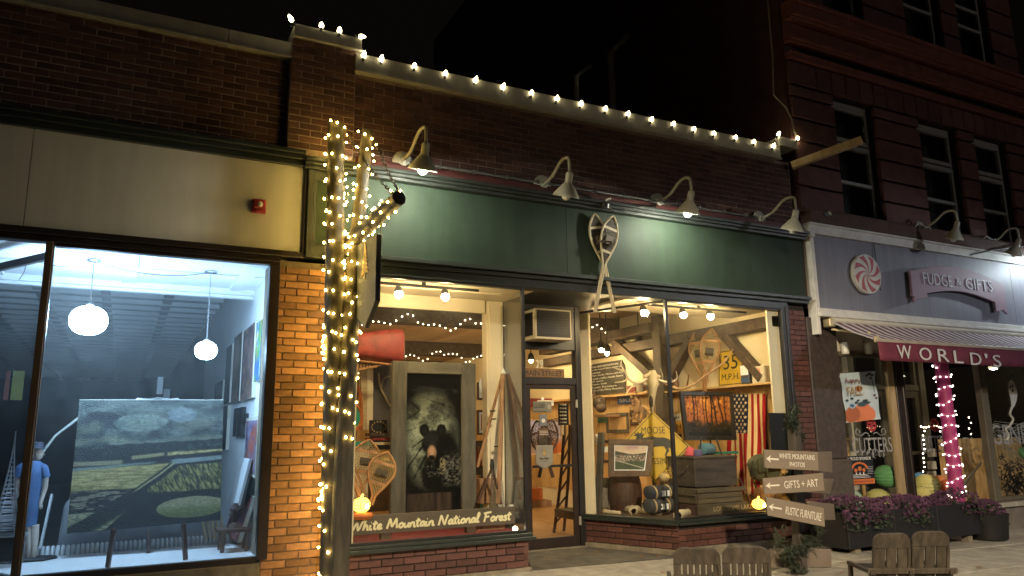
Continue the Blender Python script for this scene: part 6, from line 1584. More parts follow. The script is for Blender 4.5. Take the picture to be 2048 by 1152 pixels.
# curls of birch bark on the sill
M_BARK = mat('pale_birch_bark', (.62, .52, .36), rough=.7, var=.2, vs=10, bump=.4)
for k, (x0, y0, x1, y1, r_, lb) in enumerate(((1232, 1008, 1268, 1024, .058, 'largest pale roll of birch bark on the left of the right bay sill'), (1262, 1018, 1300, 1024, .042, 'thin pale roll of birch bark in front of the keg'), (1296, 1024, 1328, 1024, .040, 'pale roll of birch bark under the rolled blankets'), (1355, 1030, 1392, 1020, .042, 'crinkled pale bark in front of the crate'), (1208, 1020, 1240, 1024, .025, 'flat pale bark strip at the left end of the right bay sill'))):
    a = atZ(x0, y0, .43); c = atZ(x1, y1, .425); n = 10
    if k == 4: a.z = c.z = .412
    mb = MB(); P = [a.lerp(c, i / (n - 1)) + Vector((0, 0, random.uniform(-.006, .008))) for i in range(n)]; mb.tube(P, [r_ * (1.25 - .5 * i / (n - 1)) * random.uniform(.85, 1.15) for i in range(n)], n=9, cap=False)
    o = build(mb, 'bark_curl', M_BARK, None, smooth=1, label=lb, cat='bark'); sd = o.modifiers.new('thickness', 'SOLIDIFY'); sd.thickness = .005
# green rucksack
M_CANVAS = mat('olive_canvas', (.085, .085, .045), rough=.85, var=.3, vs=8, bump=.5, bs=40)
rk = thing('rucksack', at(1530, 960, .35), 'olive canvas rucksack behind the WHITE MOUNTAINS PHOTOS board', 'rucksack')
a, c = at(1503, 965, .4), at(1590, 905, .4)
bm_ = MB(); n = 22; m_ = 10
for i in range(m_ + 1):
    th = math.pi * (i / m_ - .5); 
    for k in range(n):
        an = 2 * math.pi * k / n; rr = max(.03, math.cos(th) ** .45 if abs(th) < 1.56 else .05) * (1 + .05 * math.sin(an * 7 + i))
        bm_.v.append(Vector(((a.x + c.x) / 2 + (c.x - a.x) / 2 * rr * math.cos(an), .42 + .16 * rr * math.sin(an), (a.z + c.z) / 2 + (c.z - a.z) / 2 * math.sin(th))))
bm_.f = [(i * n + k, i * n + (k + 1) % n, (i + 1) * n + (k + 1) % n, (i + 1) * n + k) for i in range(m_) for k in range(n)]
build(bm_, 'bag', M_CANVAS, rk, smooth=1)
for px in (1508, 1540): build(MB().tube(crom3([at(px, 915, .24), at(px - 6, 935, .22), at(px - 2, 958, .25), at(px + 4, 975, .3)]), .012, n=6), 'strap', M_CANVAS, rk, smooth=1)
build(MB().box((a.x + .02, .25, (a.z + c.z) / 2 - .05), (c.x - .1, .3, c.z - .03)), 'flap', M_CANVAS, rk, bevel=.02)
pb = thing('pack_basket', at(1525, 1000, .4), 'brown pack basket under the olive rucksack', 'basket'); q = at(1530, 990, .42)
build(MB().lathe([(.10, -.14), (.13, -.1), (.14, .02), (.13, .07)], (q.x, .42, q.z + .02), n=18), 'body', M_ASHD, pb, smooth=1)
a = at(1500, 975, .3); build(MB().beam(at(1478, 955, .35), at(1503, 1005, .3), .015, .015), 'ski_pole', M_DARKWOOD, None, label='thin dark stick leaning by the glowing pumpkin in the right bay', cat='stick')

# ================================================================ back wall and door of the shop
YW = 6.17; XW = 7.575; UW = Vector((0, -1, 0))
def onwall(x0, y0, x1, y1):
    """a rectangle of the photo laid on the right wall: far y, near y, bottom z, top z"""
    a, c = atX(x0, y1, XW), atX(x1, y0, XW); a2, c2 = atX(x0, y0, XW), atX(x1, y1, XW)
    return a.y, c.y, (a.z + c2.z) / 2, (a2.z + c.z) / 2
yf0, yn0, zb0, zt0 = onwall(1184, 723, 1250, 787)
cb_ = thing('chalkboard', (XW, (yf0 + yn0) / 2, zb0), 'chalkboard with lines of white writing above the pine boarding of the right wall', 'chalkboard')
cw, chh = yf0 - yn0, zt0 - zb0; OW = Vector((XW, yf0, zb0))
build(MB().prism([(0, 0), (cw, 0), (cw, chh * .8), (cw * .93, chh * .98), (cw * .1, chh * .98), (0, chh * .9)], OW, UW, Z_, .03), 'board', mat('chalk_slate', (.05, .045, .035), rough=.8, var=.2), cb_)
for k, tx in enumerate(('FOR INFORMATION', 'on the area & hikes please ask', 'inside', 'Maps, Books, Photos and Art', 'Local crafts made here', 'all year', 'Open daily', 'Rustic Furniture', 'Gifts of the White Mountains')):
    wl = cw * min(.92, .046 * len(tx) if k else .80); build(text_mb(tx, OW + UW * (.05 + wl / 2) + Z_ * (chh * (.88 - .094 * k)) + Vector((-.031, 0, 0)), UW, Z_, wl, chh * .06, .002), 'chalk_line', M_WHITET, cb_)
plates = [((1236, 793, 1265, 808), (.06, .12, .28), 'SKI', 'blue licence plate on the pine boarding left of the skull'), ((1273, 766, 1290, 778), (.5, .06, .07), 'NH', 'small red plate on the shelf edge left of the moose skull'), ((1317, 792, 1345, 808), (.45, .07, .06), 'CAMP', 'red plate right of the moose skull'), ((1196, 830, 1215, 846), (.05, .16, .08), 'OLD', 'green plate with red lettering at the left of the pine boarding'), ((1345, 828, 1362, 842), (.5, .48, .4), 'NH', 'pale plate behind the black framed birch photograph'), ((1345, 843, 1366, 862), (.6, .33, .05), 'NH', 'orange yellow plate below the pale plate')]
for k, (bx_, col_, tx, lb) in enumerate(plates):
    y0p, y1p, z0p, z1p = onwall(*bx_); t = thing('licence_plate', (XW, (y0p + y1p) / 2, z0p), lb, 'plate', 'plates on the pine boarding')
    build(MB().box((XW - .012, y1p, z0p), (XW, y0p, z1p)), 'plate', mat('plate_%d' % k, col_, rough=.5), t, bevel=.003)
    build(text_mb(tx, (XW - .0125, (y0p + y1p) / 2, (z0p + z1p) / 2), UW, Z_, (y0p - y1p) * .7, (z1p - z0p) * .5, .003), 'lettering', M_WHITET if k not in (3, 4, 5) else M_BLKP, t)
def sketch(u, v):
    c = np.ones(u.shape + (3,)) * (.86, .84, .78)
    for x0, s_, w_ in ((.25, .05, .03), (.4, -.05, .02), (.55, .35, .018), (.3, .6, .015)): c = mixc(c, (.12, .11, .1), 1 - sstep(w_ * .6, w_ * 1.2, np.abs(u - x0 - s_ * v)))
    return c
def warm(u, v): return mixc((.5, .25, .1), (.85, .6, .25), fbm(u * 6, v * 6, 90))
def wallframe(x0, y0, x1, y1, *a, **k):
    yf_, yn_, zb_, zt_ = onwall(x0, y0, x1, y1); return framed([Vector((XW - .005, yf_, zb_)), Vector((XW - .005, yn_, zb_)), Vector((XW - .005, yn_, zt_)), Vector((XW - .005, yf_, zt_))], .05, (-1, 0, 0), *a, **k)
wallframe(1213, 826, 1256, 866, M_BARN, 'grey framed tree sketch below the chalkboard', sketch, 24, 24, matw=.05, fb_=.06)
wallframe(1260, 819, 1292, 850, M_FRAMEB, 'small framed warm coloured picture behind the dried flowers', warm, 16, 16, matw=.04, fb_=.05)
wallframe(1196, 880, 1222, 925, M_FRAMEB, 'framed print half hidden behind the town photograph', warm, 16, 16, matw=.04, fb_=.05)
wallframe(1340, 868, 1362, 892, M_BLKFR, 'small dark framed print low on the boarding right of the diamond sign', sketch, 16, 16, matw=.03, fb_=.04)
df = MB(); rs = random.Random(9)
for k in range(60):
    q = atX(1277 + rs.gauss(0, 7), 815 + rs.gauss(0, 13), 7.35); df.ball(q, .03, 5, 4)
df.tube([atX(1279, 860, 7.4), atX(1277, 800, 7.4)], .02, n=6)
dfl = thing('dried_flowers', atX(1279, 862, 7.4), 'bunch of dried brown flowers between the sketch and the moose skull', 'dried flowers'); build(df, 'flower_head', M_ANTL, dfl, smooth=1)
bk = thing('wall_mask', atX(1200, 830, 7.3), 'dark carved animal head on a bracket at the left end of the pine boarding', 'carving')
mb = MB(); q = atX(1199, 806, 7.3); mb.ball(q, (.12, .12, .12), 10, 8); mb.ball(q + Vector((-.05, -.12, -.09)), (.09, .10, .08), 10, 8); mb.tube([q + Vector((-.1, 0, .1)), q + Vector((-.12, 0, .2))], .03, n=6)
build(mb, 'head', M_TIMBER, bk, smooth=1); build(MB().box(tuple(q + Vector((-.05, -.2, -.24))), tuple(q + Vector((.27, .1, -.2)))), 'bracket', M_REDW, bk)
cn_ = thing('counter', (5.6, 5, .03), 'low wooden counter in front of the pine back wall', 'counter'); build(MB().box((2.6, 6.9, .03), (5.2, 7.5, .92)), 'body', M_TIMBER, cn_, bevel=.01); build(MB().box((2.5, 6.85, .925), (5.3, 7.55, .965)), 'top', M_PINE, cn_, bevel=.005)
# trinkets on the long shelf of the right wall and around the stacked chests
for k, (px, hh, ww, kind, col_, lb) in enumerate(((1352, .16, .10, 'jar', (.20, .10, .05), 'brown jar on the shelf just left of the hanging snowshoes'), (1338, .22, .08, 'bottle', (.05, .10, .05), 'green bottle on the shelf above the red CAMP plate'), (1322, .13, .16, 'box', (.45, .40, .30), 'cream box on the shelf right of the skull'), (1280, .18, .12, 'jar', (.35, .30, .22), 'pale crock on the shelf left of the skull'), (1266, .12, .2, 'box', (.22, .05, .04), 'dark red box on the shelf beside the chalkboard'), (1296, .26, .07, 'bottle', (.22, .12, .04), 'amber bottle on the shelf behind the antlers'))):
    q = atX(px, 775, 7.52); q.z = 2.032; nm = {'jar': 'shelf_jar', 'bottle': 'shelf_bottle', 'box': 'shelf_box'}[kind]; m_ = mat('trinket_%d' % k, col_, rough=.4, var=.2)
    if kind == 'box': build(MB().box((q.x - .05, q.y - ww / 2, q.z), (q.x + .05, q.y + ww / 2, q.z + hh)), nm, m_, None, bevel=.006, label=lb, cat='box')
    elif kind == 'jar': build(MB().lathe([(ww * .42, 0), (ww * .5, hh * .1), (ww * .5, hh * .7), (ww * .36, hh * .85), (ww * .4, hh), (ww * .3, hh)], q, n=16), nm, m_, None, smooth=1, label=lb, cat='jar')
    else: build(MB().lathe([(ww * .48, 0), (ww * .5, hh * .05), (ww * .5, hh * .55), (ww * .18, hh * .75), (ww * .18, hh), (ww * .1, hh)], q, n=14), nm, m_, None, smooth=1, label=lb, cat='bottle')
for k, (a_, c_, yy, col_, lb) in enumerate((((1192, 890), (1201, 868), 1.6, (.75, .72, .62), 'white card standing by the grey post in the right bay'), ((1204, 905), (1216, 893), 1.6, (.70, .66, .55), 'small white card below the standing card by the grey post'), ((1500, 905), (1540, 893), 1.0, (.60, .55, .42), 'pale board with an orange corner above the rucksack'), ((1356, 955), (1372, 940), .7, (.4, .34, .24), 'folded tan cloth behind the knitted hat'))):
    a = at(*a_, yy); c = at(*c_, yy); build(MB().box((a.x, yy, a.z), (c.x, yy + .02, c.z)), 'display_card' if k < 3 else 'folded_cloth', mat('card_%d' % k, col_, rough=.7), None, bevel=.002, label=lb, cat='card' if k < 3 else 'cloth')
for k, (px, h_, lb) in enumerate(((1350, .5, 'left knotted walking stick behind the chest'), (1358, .62, 'right knotted walking stick behind the chest'))):
    q = at(px, 900, 1.25); build(MB().tube(crom3([Vector((q.x, 1.25, .41)), Vector((q.x + .02, 1.27, 1.0)), Vector((q.x - .02, 1.3, 1.4 + h_ * .3))]), .018, n=7), 'walking_stick', M_DARKWOOD, None, smooth=1, label=lb, cat='stick')
# behind the bear photograph: framed prints and a ski on the far walls
for k, (bx_, lb) in enumerate((((955, 765, 972, 800), 'small framed print seen between the bear photograph and the cream post'), ((955, 820, 973, 870), 'reddish framed print below the small one right of the bear photograph'))):
    a = at(bx_[0], bx_[3], 2.6); c = at(bx_[2], bx_[1], 2.6); framed([Vector((a.x, 2.6, a.z)), Vector((c.x, 2.6, a.z)), Vector((c.x, 2.6, c.z)), Vector((a.x, 2.6, c.z))], .03, (0, -1, 0), M_FRAMEB, lb, [sketch, warm][k], 16, 20, matw=.03, fb_=.03)
bk2 = thing('bookcase', (3.4, 3.0, .03), 'dark bookcase with coloured books standing behind the bear photograph', 'bookcase')
build(MB().box((4.0, 2.95, .03), (4.75, 3.25, 1.30)), 'carcass', M_TIMBER, bk2)
for r_ in range(3):
    x = 4.03
    while x < 4.70:
        w2 = random.uniform(.025, .05); build(MB().box((x, 2.90, .15 + r_ * .4), (x + w2 - .003, 2.949, .15 + r_ * .4 + random.uniform(.2, .3))), 'book', random.choice([M_CLOTHR, M_BLUE, M_PINE, M_CANOEG, M_WHITET, M_REDW]), bk2); x += w2
for k, (px0, px1, py0, py1, lb) in enumerate(((746, 752, 895, 745, 'pale wooden ski leaning behind the dark slate panel'), (705, 712, 900, 760, 'reddish wooden ski leaning behind the green shield'))):
    build(MB().beam(at(px0, py0, 2.2), at(px1, py1, 2.4), .08, .02, up=(0, 1, .01)), 'wooden_ski', [M_ASH, M_REDW][k], None, bevel=.003, label=lb, cat='ski')
for k, nm_ in enumerate(('nearest', 'middle', 'farthest')):
    y_ = 4.95 + k * .62; framed([Vector((7.57, y_ + .42, 1.30)), Vector((7.57, y_, 1.30)), Vector((7.57, y_, 1.68)), Vector((7.57, y_ + .42, 1.68))], .03, (-1, 0, 0), (M_BLKFR, M_FRAMEB, M_PINE)[k], nm_ + ' of three framed prints on the pine boarding seen through the door', [warm, sketch, town][k], 16, 16, matw=.04, fb_=.03)
# ---- in and on the door
YD = D + .026
def plate_on(px, py, w_, h_, yy): return at(px, py, yy)
a, c = at(1067, 825, YD - .02), at(1103, 803, YD - .02)
cl = thing('closed_sign', ((a.x + c.x) / 2, YD - .02, a.z), 'grey CLOSED sign with a clock face hanging in the door glass', 'sign')
build(MB().box((a.x, YD - .02, a.z), (c.x, YD - .005, c.z)), 'board', mat('grey_sign', (.16, .155, .13), rough=.6), cl, bevel=.004)
build(text_mb('CLOSED', (a.x + (c.x - a.x) * .34, YD - .021, c.z - (c.z - a.z) * .40), X_, Z_, (c.x - a.x) * .58, (c.z - a.z) * .42, .002), 'lettering', M_BLKP, cl)
build(MB().lathe([(.028, 0), (.028, .004), (.024, .005)], (c.x - .035, YD - .02, (a.z + c.z) / 2), n=20, axis=(0, -1, 0)), 'clock_face', mat('clock_grey', (.28, .27, .23), rough=.6), cl)
build(MB().box((a.x + .01, YD - .0215, a.z + .01), (c.x - .075, YD - .0202, a.z + .018)), 'small_print', M_BLKP, cl)
build(MB().lathe([(.02, 0), (.022, .006), (.012, .012)], ((a.x + c.x) / 2, YD - .02, c.z + .03), n=14, axis=(0, -1, 0)), 'hook', M_WHITE, cl)
a, c = at(1079, 852, YD - .02), at(1094, 829, YD - .02)
dc = thing('clock_sign', ((a.x + c.x) / 2, YD - .02, a.z), 'small grey opening hours clock sign under the CLOSED sign', 'sign')
build(MB().box((a.x, YD - .02, a.z), (c.x, YD - .01, c.z)), 'board', mat('blue_grey_sign', (.14, .145, .17), rough=.6), dc, bevel=.003)
build(MB().lathe([(.024, 0), (.024, .003)], ((a.x + c.x) / 2, YD - .021, (a.z + c.z) / 2 - .005), n=18, axis=(0, -1, 0)), 'clock_face', M_WHITET, dc)
mb = MB().beam(((a.x + c.x) / 2, YD - .026, (a.z + c.z) / 2 - .005), ((a.x + c.x) / 2, YD - .026, (a.z + c.z) / 2 + .012), .003, .002); build(mb, 'clock_hand', M_BLKP, dc)
a, c = at(1078, 872, YD - .02), at(1096, 856, YD - .02); ps = thing('notice', ((a.x + c.x) / 2, YD - .02, a.z), 'small brown notice with two lines of text in the door glass', 'notice')
build(MB().box((a.x, YD - .02, a.z), (c.x, YD - .012, c.z)), 'board', M_FRAMEB, ps); mb = MB()
for k in range(3): mb.box((a.x + .006, YD - .0215, a.z + .015 + k * .02), (c.x - .006, YD - .0202, a.z + .020 + k * .02))
build(mb, 'text_line', M_WHITET, ps)
q = [at(*p, YD - .03) for p in ((1072, 890), (1106, 890), (1106, 928), (1089, 938), (1072, 928))]
ds = thing('door_shield', q[3], 'grey shield shaped sign with a fir tree and shop name, hanging in the door glass', 'sign')
o0 = q[3]; build(MB().prism([((p - o0).x, (p - o0).z) for p in (q[3], q[2], q[1], q[0], q[4])], (o0.x, YD - .02, o0.z), X_, Z_, .012), 'board', mat('shield_grey', (.22, .21, .18), rough=.6), ds, bevel=.002)
build(fir(MB(), Vector((o0.x, YD - .033, o0.z + .16)), X_, Z_, .085, .05, .002, tiers=5), 'fir_tree', M_GOLD, ds)
build(hand_mb('Shen Tahon', (o0.x - .066, YD - .034, o0.z + .115), X_, Z_, .13, .022, .0035), 'lettering', M_BLKP, ds)
build(MB().box((o0.x - .06, YD - .0335, o0.z + .09), (o0.x + .06, YD - .0325, o0.z + .094)), 'rule', M_BLKP, ds)
a, c = at(1052, 755, D + .10), at(1127, 738, D + .10)
mn = thing('street_board', ((a.x + c.x) / 2, D + .1, a.z), 'brown board lettered MAIN STREET inside the door transom', 'sign')
build(MB().box((4.26, D + .1, a.z - .01), (c.x + .01, D + .12, c.z + .0)), 'board', M_REDW, mn, bevel=.003)
lw = at(1057, 748, D + .1).x; rw_ = at(1124, 748, D + .1).x; lw0 = lw - (rw_ - lw) * .13
build(text_mb('MAIN STREET', ((lw0 + rw_) / 2, D + .099, (a.z + c.z) / 2), X_, Z_, rw_ - lw0, .066, .003), 'lettering', M_BLKP, mn)
build(text_mb('29', at(1079, 728, D + .045), X_, Z_, .10, .10, .002), 'house_number', M_WHITET, None, label='pale house number 29 on the door transom glass', cat='number')
# air conditioner over the door
a = at(1071, 677, .86); c = at(1142, 621, .86)
ac = thing('air_conditioner', ((a.x + c.x) / 2, 1.0, a.z), 'window air conditioner with a pale frame sticking out over the shop door', 'air conditioner')
build(MB().box((a.x, .86, a.z), (c.x, 1.16, c.z)), 'case', mat('ac_cream', (.52, .45, .34), rough=.6, var=.12, bump=.1), ac, bevel=.006)
build(MB().box((a.x + .02, .852, a.z + .03), (c.x - .02, .859, c.z - .02)), 'front_panel', M_BLACKF, ac, bevel=.003)
for k in range(9): build(MB().box((a.x + .03, .847, a.z + .045 + k * .035), (c.x - .03, .851, a.z + .052 + k * .035)), 'louvre', M_BLACKF, ac)
build(MB().box((a.x - .004, .92, a.z + .05), (a.x - .0005, 1.12, c.z - .04)), 'side_grille', M_BLACKF, ac)
# seen through the door glass
GD = 'snowshoes behind the shop door'
shoe_at(at(1106, 955, 1.9), at(1072, 842, 1.9), .30, (0, -1, 0), M_DARKWOOD, M_HIDED, 'left dark snowshoe behind the door glass', GD, tail=.2, dense=7)
shoe_at(at(1078, 955, 1.95), at(1104, 840, 1.95), .30, (0, -1, 0), M_DARKWOOD, M_HIDED, 'right dark snowshoe behind the door glass', GD, tail=.2, dense=7)
a = atZ(1128, 1060, .03); lz = thing('old_toboggan', a, 'old dark wooden sled frame leaning upright behind the right of the door glass', 'sled')
q0, q1 = atZ(1108, 1066, .03), at(1128, 870, 2.0); r0, r1 = atZ(1128, 1062, .03), at(1140, 850, 2.0)
for p_, q_ in ((q0, q1), (r0, r1)): build(MB().tube(crom3([p_, p_.lerp(q_, .5) + Vector((.02, 0, 0)), q_]), .022, n=7), 'rail', M_DARKWOOD, lz, smooth=1)
for k in range(6): build(MB().beam(q0.lerp(q1, .1 + k * .15), r0.lerp(r1, .18 + k * .15), .02, .02), 'rung', M_DARKWOOD, lz)
a, c = at(1118, 850, 3.2), at(1131, 808, 3.2); hn = thing('star_banner', ((a.x + c.x) / 2, 3.2, a.z), 'dark banner with rows of pale stars seen through the door', 'banner'); build(MB().box((a.x, 3.2, a.z), (c.x + .05, 3.22, c.z)), 'cloth', M_BLACK, hn)
mb = MB()
for r_ in range(6):
    for k in range(4): mb.ball((a.x + .03 + k * (c.x - a.x) / 4, 3.195, a.z + .04 + r_ * (c.z - a.z) / 6), .014, 5, 4)
build(mb, 'star', M_WHITET, hn)
cw_ = thing('counter', (4.6, 3.2, .03), 'pine display counter with glowing pictures seen through the shop door', 'counter'); a, c = at(1056, 905, 3.8), at(1125, 842, 3.8)
build(MB().box((a.x - .3, 5.2, .03), (c.x + .1, 5.5, .9)), 'body', M_PINE, cw_); 
framed([Vector((a.x - .05, 3.82, 1.05)), Vector((c.x, 3.82, 1.05)), Vector((c.x, 3.82, 1.62)), Vector((a.x - .05, 3.82, 1.62))], .03, (0, -1, 0), M_PINE, 'pale violet landscape print behind the snowshoes in the door', lambda u, v: mixc(mixc((.6, .5, .45), (.75, .4, .2), sstep(.6, .8, u)), (.75, .72, .85), sstep(.3, .6, v + .2 * fbm(u * 6, v * 6, 95))), 30, 24, fb_=.02)
a, c = at(1056, 815, 4.4), at(1104, 797, 4.4); build(MB().box((a.x, 4.4, a.z), (c.x, 4.43, c.z)), 'red_white_sign', M_CLOTHR, None, label='red and white board high behind the CLOSED sign', cat='sign')
build(MB().box((a.x + .18, 4.385, a.z + .03), (a.x + .5, 4.399, c.z - .03)), 'white_sign', M_WHITE, None, label='white panel high behind the CLOSED sign', cat='sign')
a = atZ(1078, 1015, .03); bn = thing('wooden_step', a, 'low brown step with an orange box on the floor behind the door', 'step'); build(MB().box((a.x - .3, a.y, .03), (a.x + .28, a.y + .4, .15)), 'tread', M_REDW, bn, bevel=.006); build(MB().box((a.x - .15, a.y + .05, .152), (a.x + .12, a.y + .3, .38)), 'box', M_ORANGE, bn, bevel=.01)
# leaves on the entry floor
M_LEAF = mat('dry_leaf', (.26, .13, .05), rough=.85, var=.4, vs=20)
lf = _mesh('leaf', MB().add([(-.03, 0, .002), (-.008, -.018, .006), (.02, -.014, .002), (.035, 0, .012), (.018, .016, .004), (-.01, .02, .008)], [(0, 1, 2, 3), (0, 3, 4, 5)]), M_LEAF, Vector((0, 0, 0)), 0, 0)
for (px, py, k) in ((1182, 1084, 5), (1205, 1088, 5), (1230, 1096, 5), (1257, 1100, 2), (1310, 1112, 3), (1150, 1097, 2), (1186, 1108, 3), (1128, 1113, 1), (1098, 1118, 1), (1285, 1112, 2), (1165, 1125, 1), (1250, 1138, 2), (1320, 1146, 1), (1700, 1128, 2), (1905, 1112, 1), (1950, 1136, 2), (1992, 1100, 2), (1566, 1122, 1), (1690, 1146, 1)):
    for j in range(k):
        q = atZ(px + random.uniform(-9, 9), py + random.uniform(-4, 4), .03); q = q if q.y > 0 else atZ(px, py, gz(q.x) + .006) + Vector((random.uniform(-.1, .1), random.uniform(-.05, .05), 0)); o = inst(lf, 'fallen_leaf', None, Matrix.Translation(q + Vector((0, 0, .001))) @ Matrix.Rotation(random.uniform(0, 6.3), 4, 'Z') @ Matrix.Rotation(random.uniform(-.2, .2), 4, 'X') @ Matrix.Scale(random.uniform(.5, 1.0), 4))
        tag(o, 'small dry brown leaf lying on the entry floor or the paving in front of it', 'leaf', 'dry leaves in the shop entry')
# ================================================================ fudge shop front
M_ROSE = mat('dusty_rose_board', (.32, .20, .26), rough=.55, var=.1, vs=3, bump=.1)
M_CANDYR = mat('candy_red', (.42, .045, .055), rough=.45, var=.15)
M_PALEL = mat('pale_grey_letter', (.58, .58, .60), rough=.5, var=.08)
M_MAROON = mat('maroon_canvas', (.13, .020, .042), rough=.8, var=.25, vs=6, bump=.3, bs=80)
# peppermint disc
c = Vector((9.15, -.10, 3.52)); rx, rz = .285, .285
cd_ = thing('peppermint_sign', c - Vector((0, 0, rz)), 'round red and white peppermint candy sign on the purple board', 'sign')
build(MB().lathe([(rx * .98, -.03), (rx, -.02), (rx, .02), (rx * .98, .03)], c, n=48, axis=(0, -1, 0)), 'disc', M_WHITET, cd_, smooth=1)
mb = MB()
for k in range(8):
    a0 = 2 * math.pi * k / 8 + .2; P = []; Q = []
    for i in range(10):
        s = i / 9; r_ = rx * (.03 + .90 * s); tw_ = .95 * (1 - s) ** 1.2
        P.append((r_ * math.cos(a0 - tw_), r_ * math.sin(a0 - tw_))); Q.append((r_ * math.cos(a0 + .42 * s ** .5 - tw_), r_ * math.sin(a0 + .42 * s ** .5 - tw_)))
    for i in range(9): mb.prism([P[i], P[i + 1], Q[i + 1], Q[i]], c + Vector((0, -.0305, 0)), X_, Z_, .002)
build(mb, 'swirl', M_CANDYR, cd_)
build(MB().tube([(9.42, -.075, 4.05), (9.40, -.10, 3.7), (9.395, -.12, 3.3)], .006, n=6), 'hanging_cable', M_CORD, None, smooth=1, label='black cable hanging in front of the right edge of the peppermint sign', cat='cable')
# ribbon sign
rb = thing('ribbon_sign', (11.2, -.12, 3.2), 'dusty rose ribbon shaped sign lettered FUDGE & GIFTS', 'sign')
top = [(10.08 + 2.28 * t, 3.645 + .165 * math.sin(math.pi * t) - .03 * t) for t in np.linspace(0, 1, 17)]
bot = [(12.06 - 1.66 * t, 3.31 + .10 * math.sin(math.pi * t) + .02 * t) for t in np.linspace(0, 1, 13)]
poly = top + [(12.36, 3.14), (12.25, 3.20), (12.06, 3.16)] + bot + [(10.40, 3.26), (10.16, 3.22), (10.08, 3.17), (10.10, 3.26), (10.06, 3.27)]
build(MB().prism(poly, (0, -.10, 0), X_, Z_, .04), 'board', M_ROSE, rb, bevel=.004)
for tx, x0, x1 in (('FUDGE', 10.34, 11.02), ('&', 11.12, 11.24), ('GIFTS', 11.35, 12.03)):
    xm = (x0 + x1) / 2; build(text_mb(tx, (xm, -.143, 3.535 + .03 * math.sin(math.pi * (xm - 10.1) / 2.2)), X_, Z_, x1 - x0, .175 if tx != '&' else .12, .006), 'lettering', M_PALEL, rb)
# awning
AY, AZ0, AZ1 = -.78, 2.80, 2.45
aw = thing('awning', (10.6, -.4, 2.4), 'retractable awning with grey and maroon stripes and a maroon valance lettered WORLDS', 'awning')
M_STR = [mat('awning_pale_stripe', (.55, .52, .54), rough=.85, var=.15, vs=9), mat('awning_maroon_stripe', (.12, .035, .055), rough=.85, var=.2, vs=9)]
x = 8.30; k = 0
for kk in (0, 1):
    mb = MB(); x = 8.30; k = 0
    while x < 14.5:
        w_ = .085
        if k % 2 == kk:
            P = [(x, -.12, AZ0), (x + w_, -.12, AZ0), (x + w_, AY, AZ1 + .025), (x, AY, AZ1 + .025)]
            mid0, mid1 = Vector((x, (-.12 + AY) / 2, (AZ0 + AZ1) / 2 - .012)), Vector((x + w_, (-.12 + AY) / 2, (AZ0 + AZ1) / 2 - .012))
            mb.hexa([P[0], P[1], mid1, mid0], (0, 0, .003)); mb.hexa([mid0, mid1, P[2], P[3]], (0, 0, .003))
        x += w_; k += 1
    build(mb, 'stripe_cloth', M_STR[kk], aw)
build(MB().beam((8.28, AY - .01, AZ1 + .02), (14.5, AY - .01, AZ1 + .02), .05, .045), 'front_bar', mat('awning_bar', (.34, .29, .24), rough=.5), aw, bevel=.006)
vq = [Vector((8.29, AY - .03, AZ1 - .0)), Vector((14.5, AY - .03, AZ1 - .0))]
mb = MB(); vs = []; n = 60
for i in range(n + 1):
    xx = 8.29 + (14.5 - 8.29) * i / n
    for j in range(5): vs.append((xx, AY - .035 - .012 * math.sin(i * .9) * j / 4 - .008 * j / 4, AZ1 - .235 * j / 4))
mb.add(vs, [(i * 5 + j, i * 5 + j + 1, (i + 1) * 5 + j + 1, (i + 1) * 5 + j) for i in range(n) for j in range(4)])
o = build(mb, 'valance', M_MAROON, aw, smooth=1); sd = o.modifiers.new('thickness', 'SOLIDIFY'); sd.thickness = .004
def aty(px, py): return at(px, py, AY - .05)
for ch_, px, py, wd in (('W', 1808, 704, .27), ('O', 1850, 708, .24), ('R', 1886, 711, .23), ('L', 1916, 714, .19), ('D', 1951, 718, .24), ("'", 1971, 712, .06), ('S', 1993, 722, .18)):
    q = aty(px, py); build(text_mb(ch_, (q.x, AY - .055, q.z if ch_ != "'" else q.z), X_, Z_, wd, .165 if ch_ != "'" else .06, .004), 'letter', M_PALEL, aw)
build(MB().lathe([(.045, 0), (.045, 6.1)], (8.30, -.12, AZ0 + .02), n=16, axis=(1, 0, 0)), 'roller', M_SHOPW, aw, smooth=1)
mb = MB().beam((8.34, -.10, 2.70), (8.62, -.45, 2.60), .035, .03); mb.beam((8.62, -.45, 2.60), (8.36, AY + .02, AZ1 + .02), .03, .025); mb.lathe([(.03, -.03), (.03, .03)], (8.62, -.45, 2.60), n=12)
build(mb, 'folding_arm', mat('brass_painted', (.45, .38, .22), rough=.4, metal=.3, var=.2), aw, bevel=.003)
build(MB().box((8.22, -.19, 2.72), (8.33, -.07, 2.83)), 'end_bracket', mat('brass_painted', (.45, .38, .22)), aw, bevel=.01)
build(MB().lathe([(.035, -.012), (.035, .012)], (8.30, AY - .02, AZ1 + .04), n=14, axis=(0, -1, 0)), 'end_knob', mat('brass_painted', (.45, .38, .22)), aw, smooth=1)
# spots under the shop head
for px, lb in ((1689, 'left white spot lamp under the shop head behind the banner'), (1735, 'right white spot lamp under the shop head by the awning end')):
    q = at(px, 695, -.03); t = thing('cylinder_spot', q, lb, 'spot lamp', 'white spots over the fudge window')
    build(MB().lathe([(.05, -.09), (.055, -.08), (.055, .06), (.03, .085)], q, n=18), 'body', M_WHITET, t, smooth=1); build(MB().beam(q + Vector((0, .0, .08)), q + Vector((0, .05, .12)), .02, .02), 'bracket', M_WHITET, t)
    build(MB().lathe([(.045, 0), (.04, .004)], q + Vector((0, 0, -.093)), n=16), 'lens', M_STEEL, t)
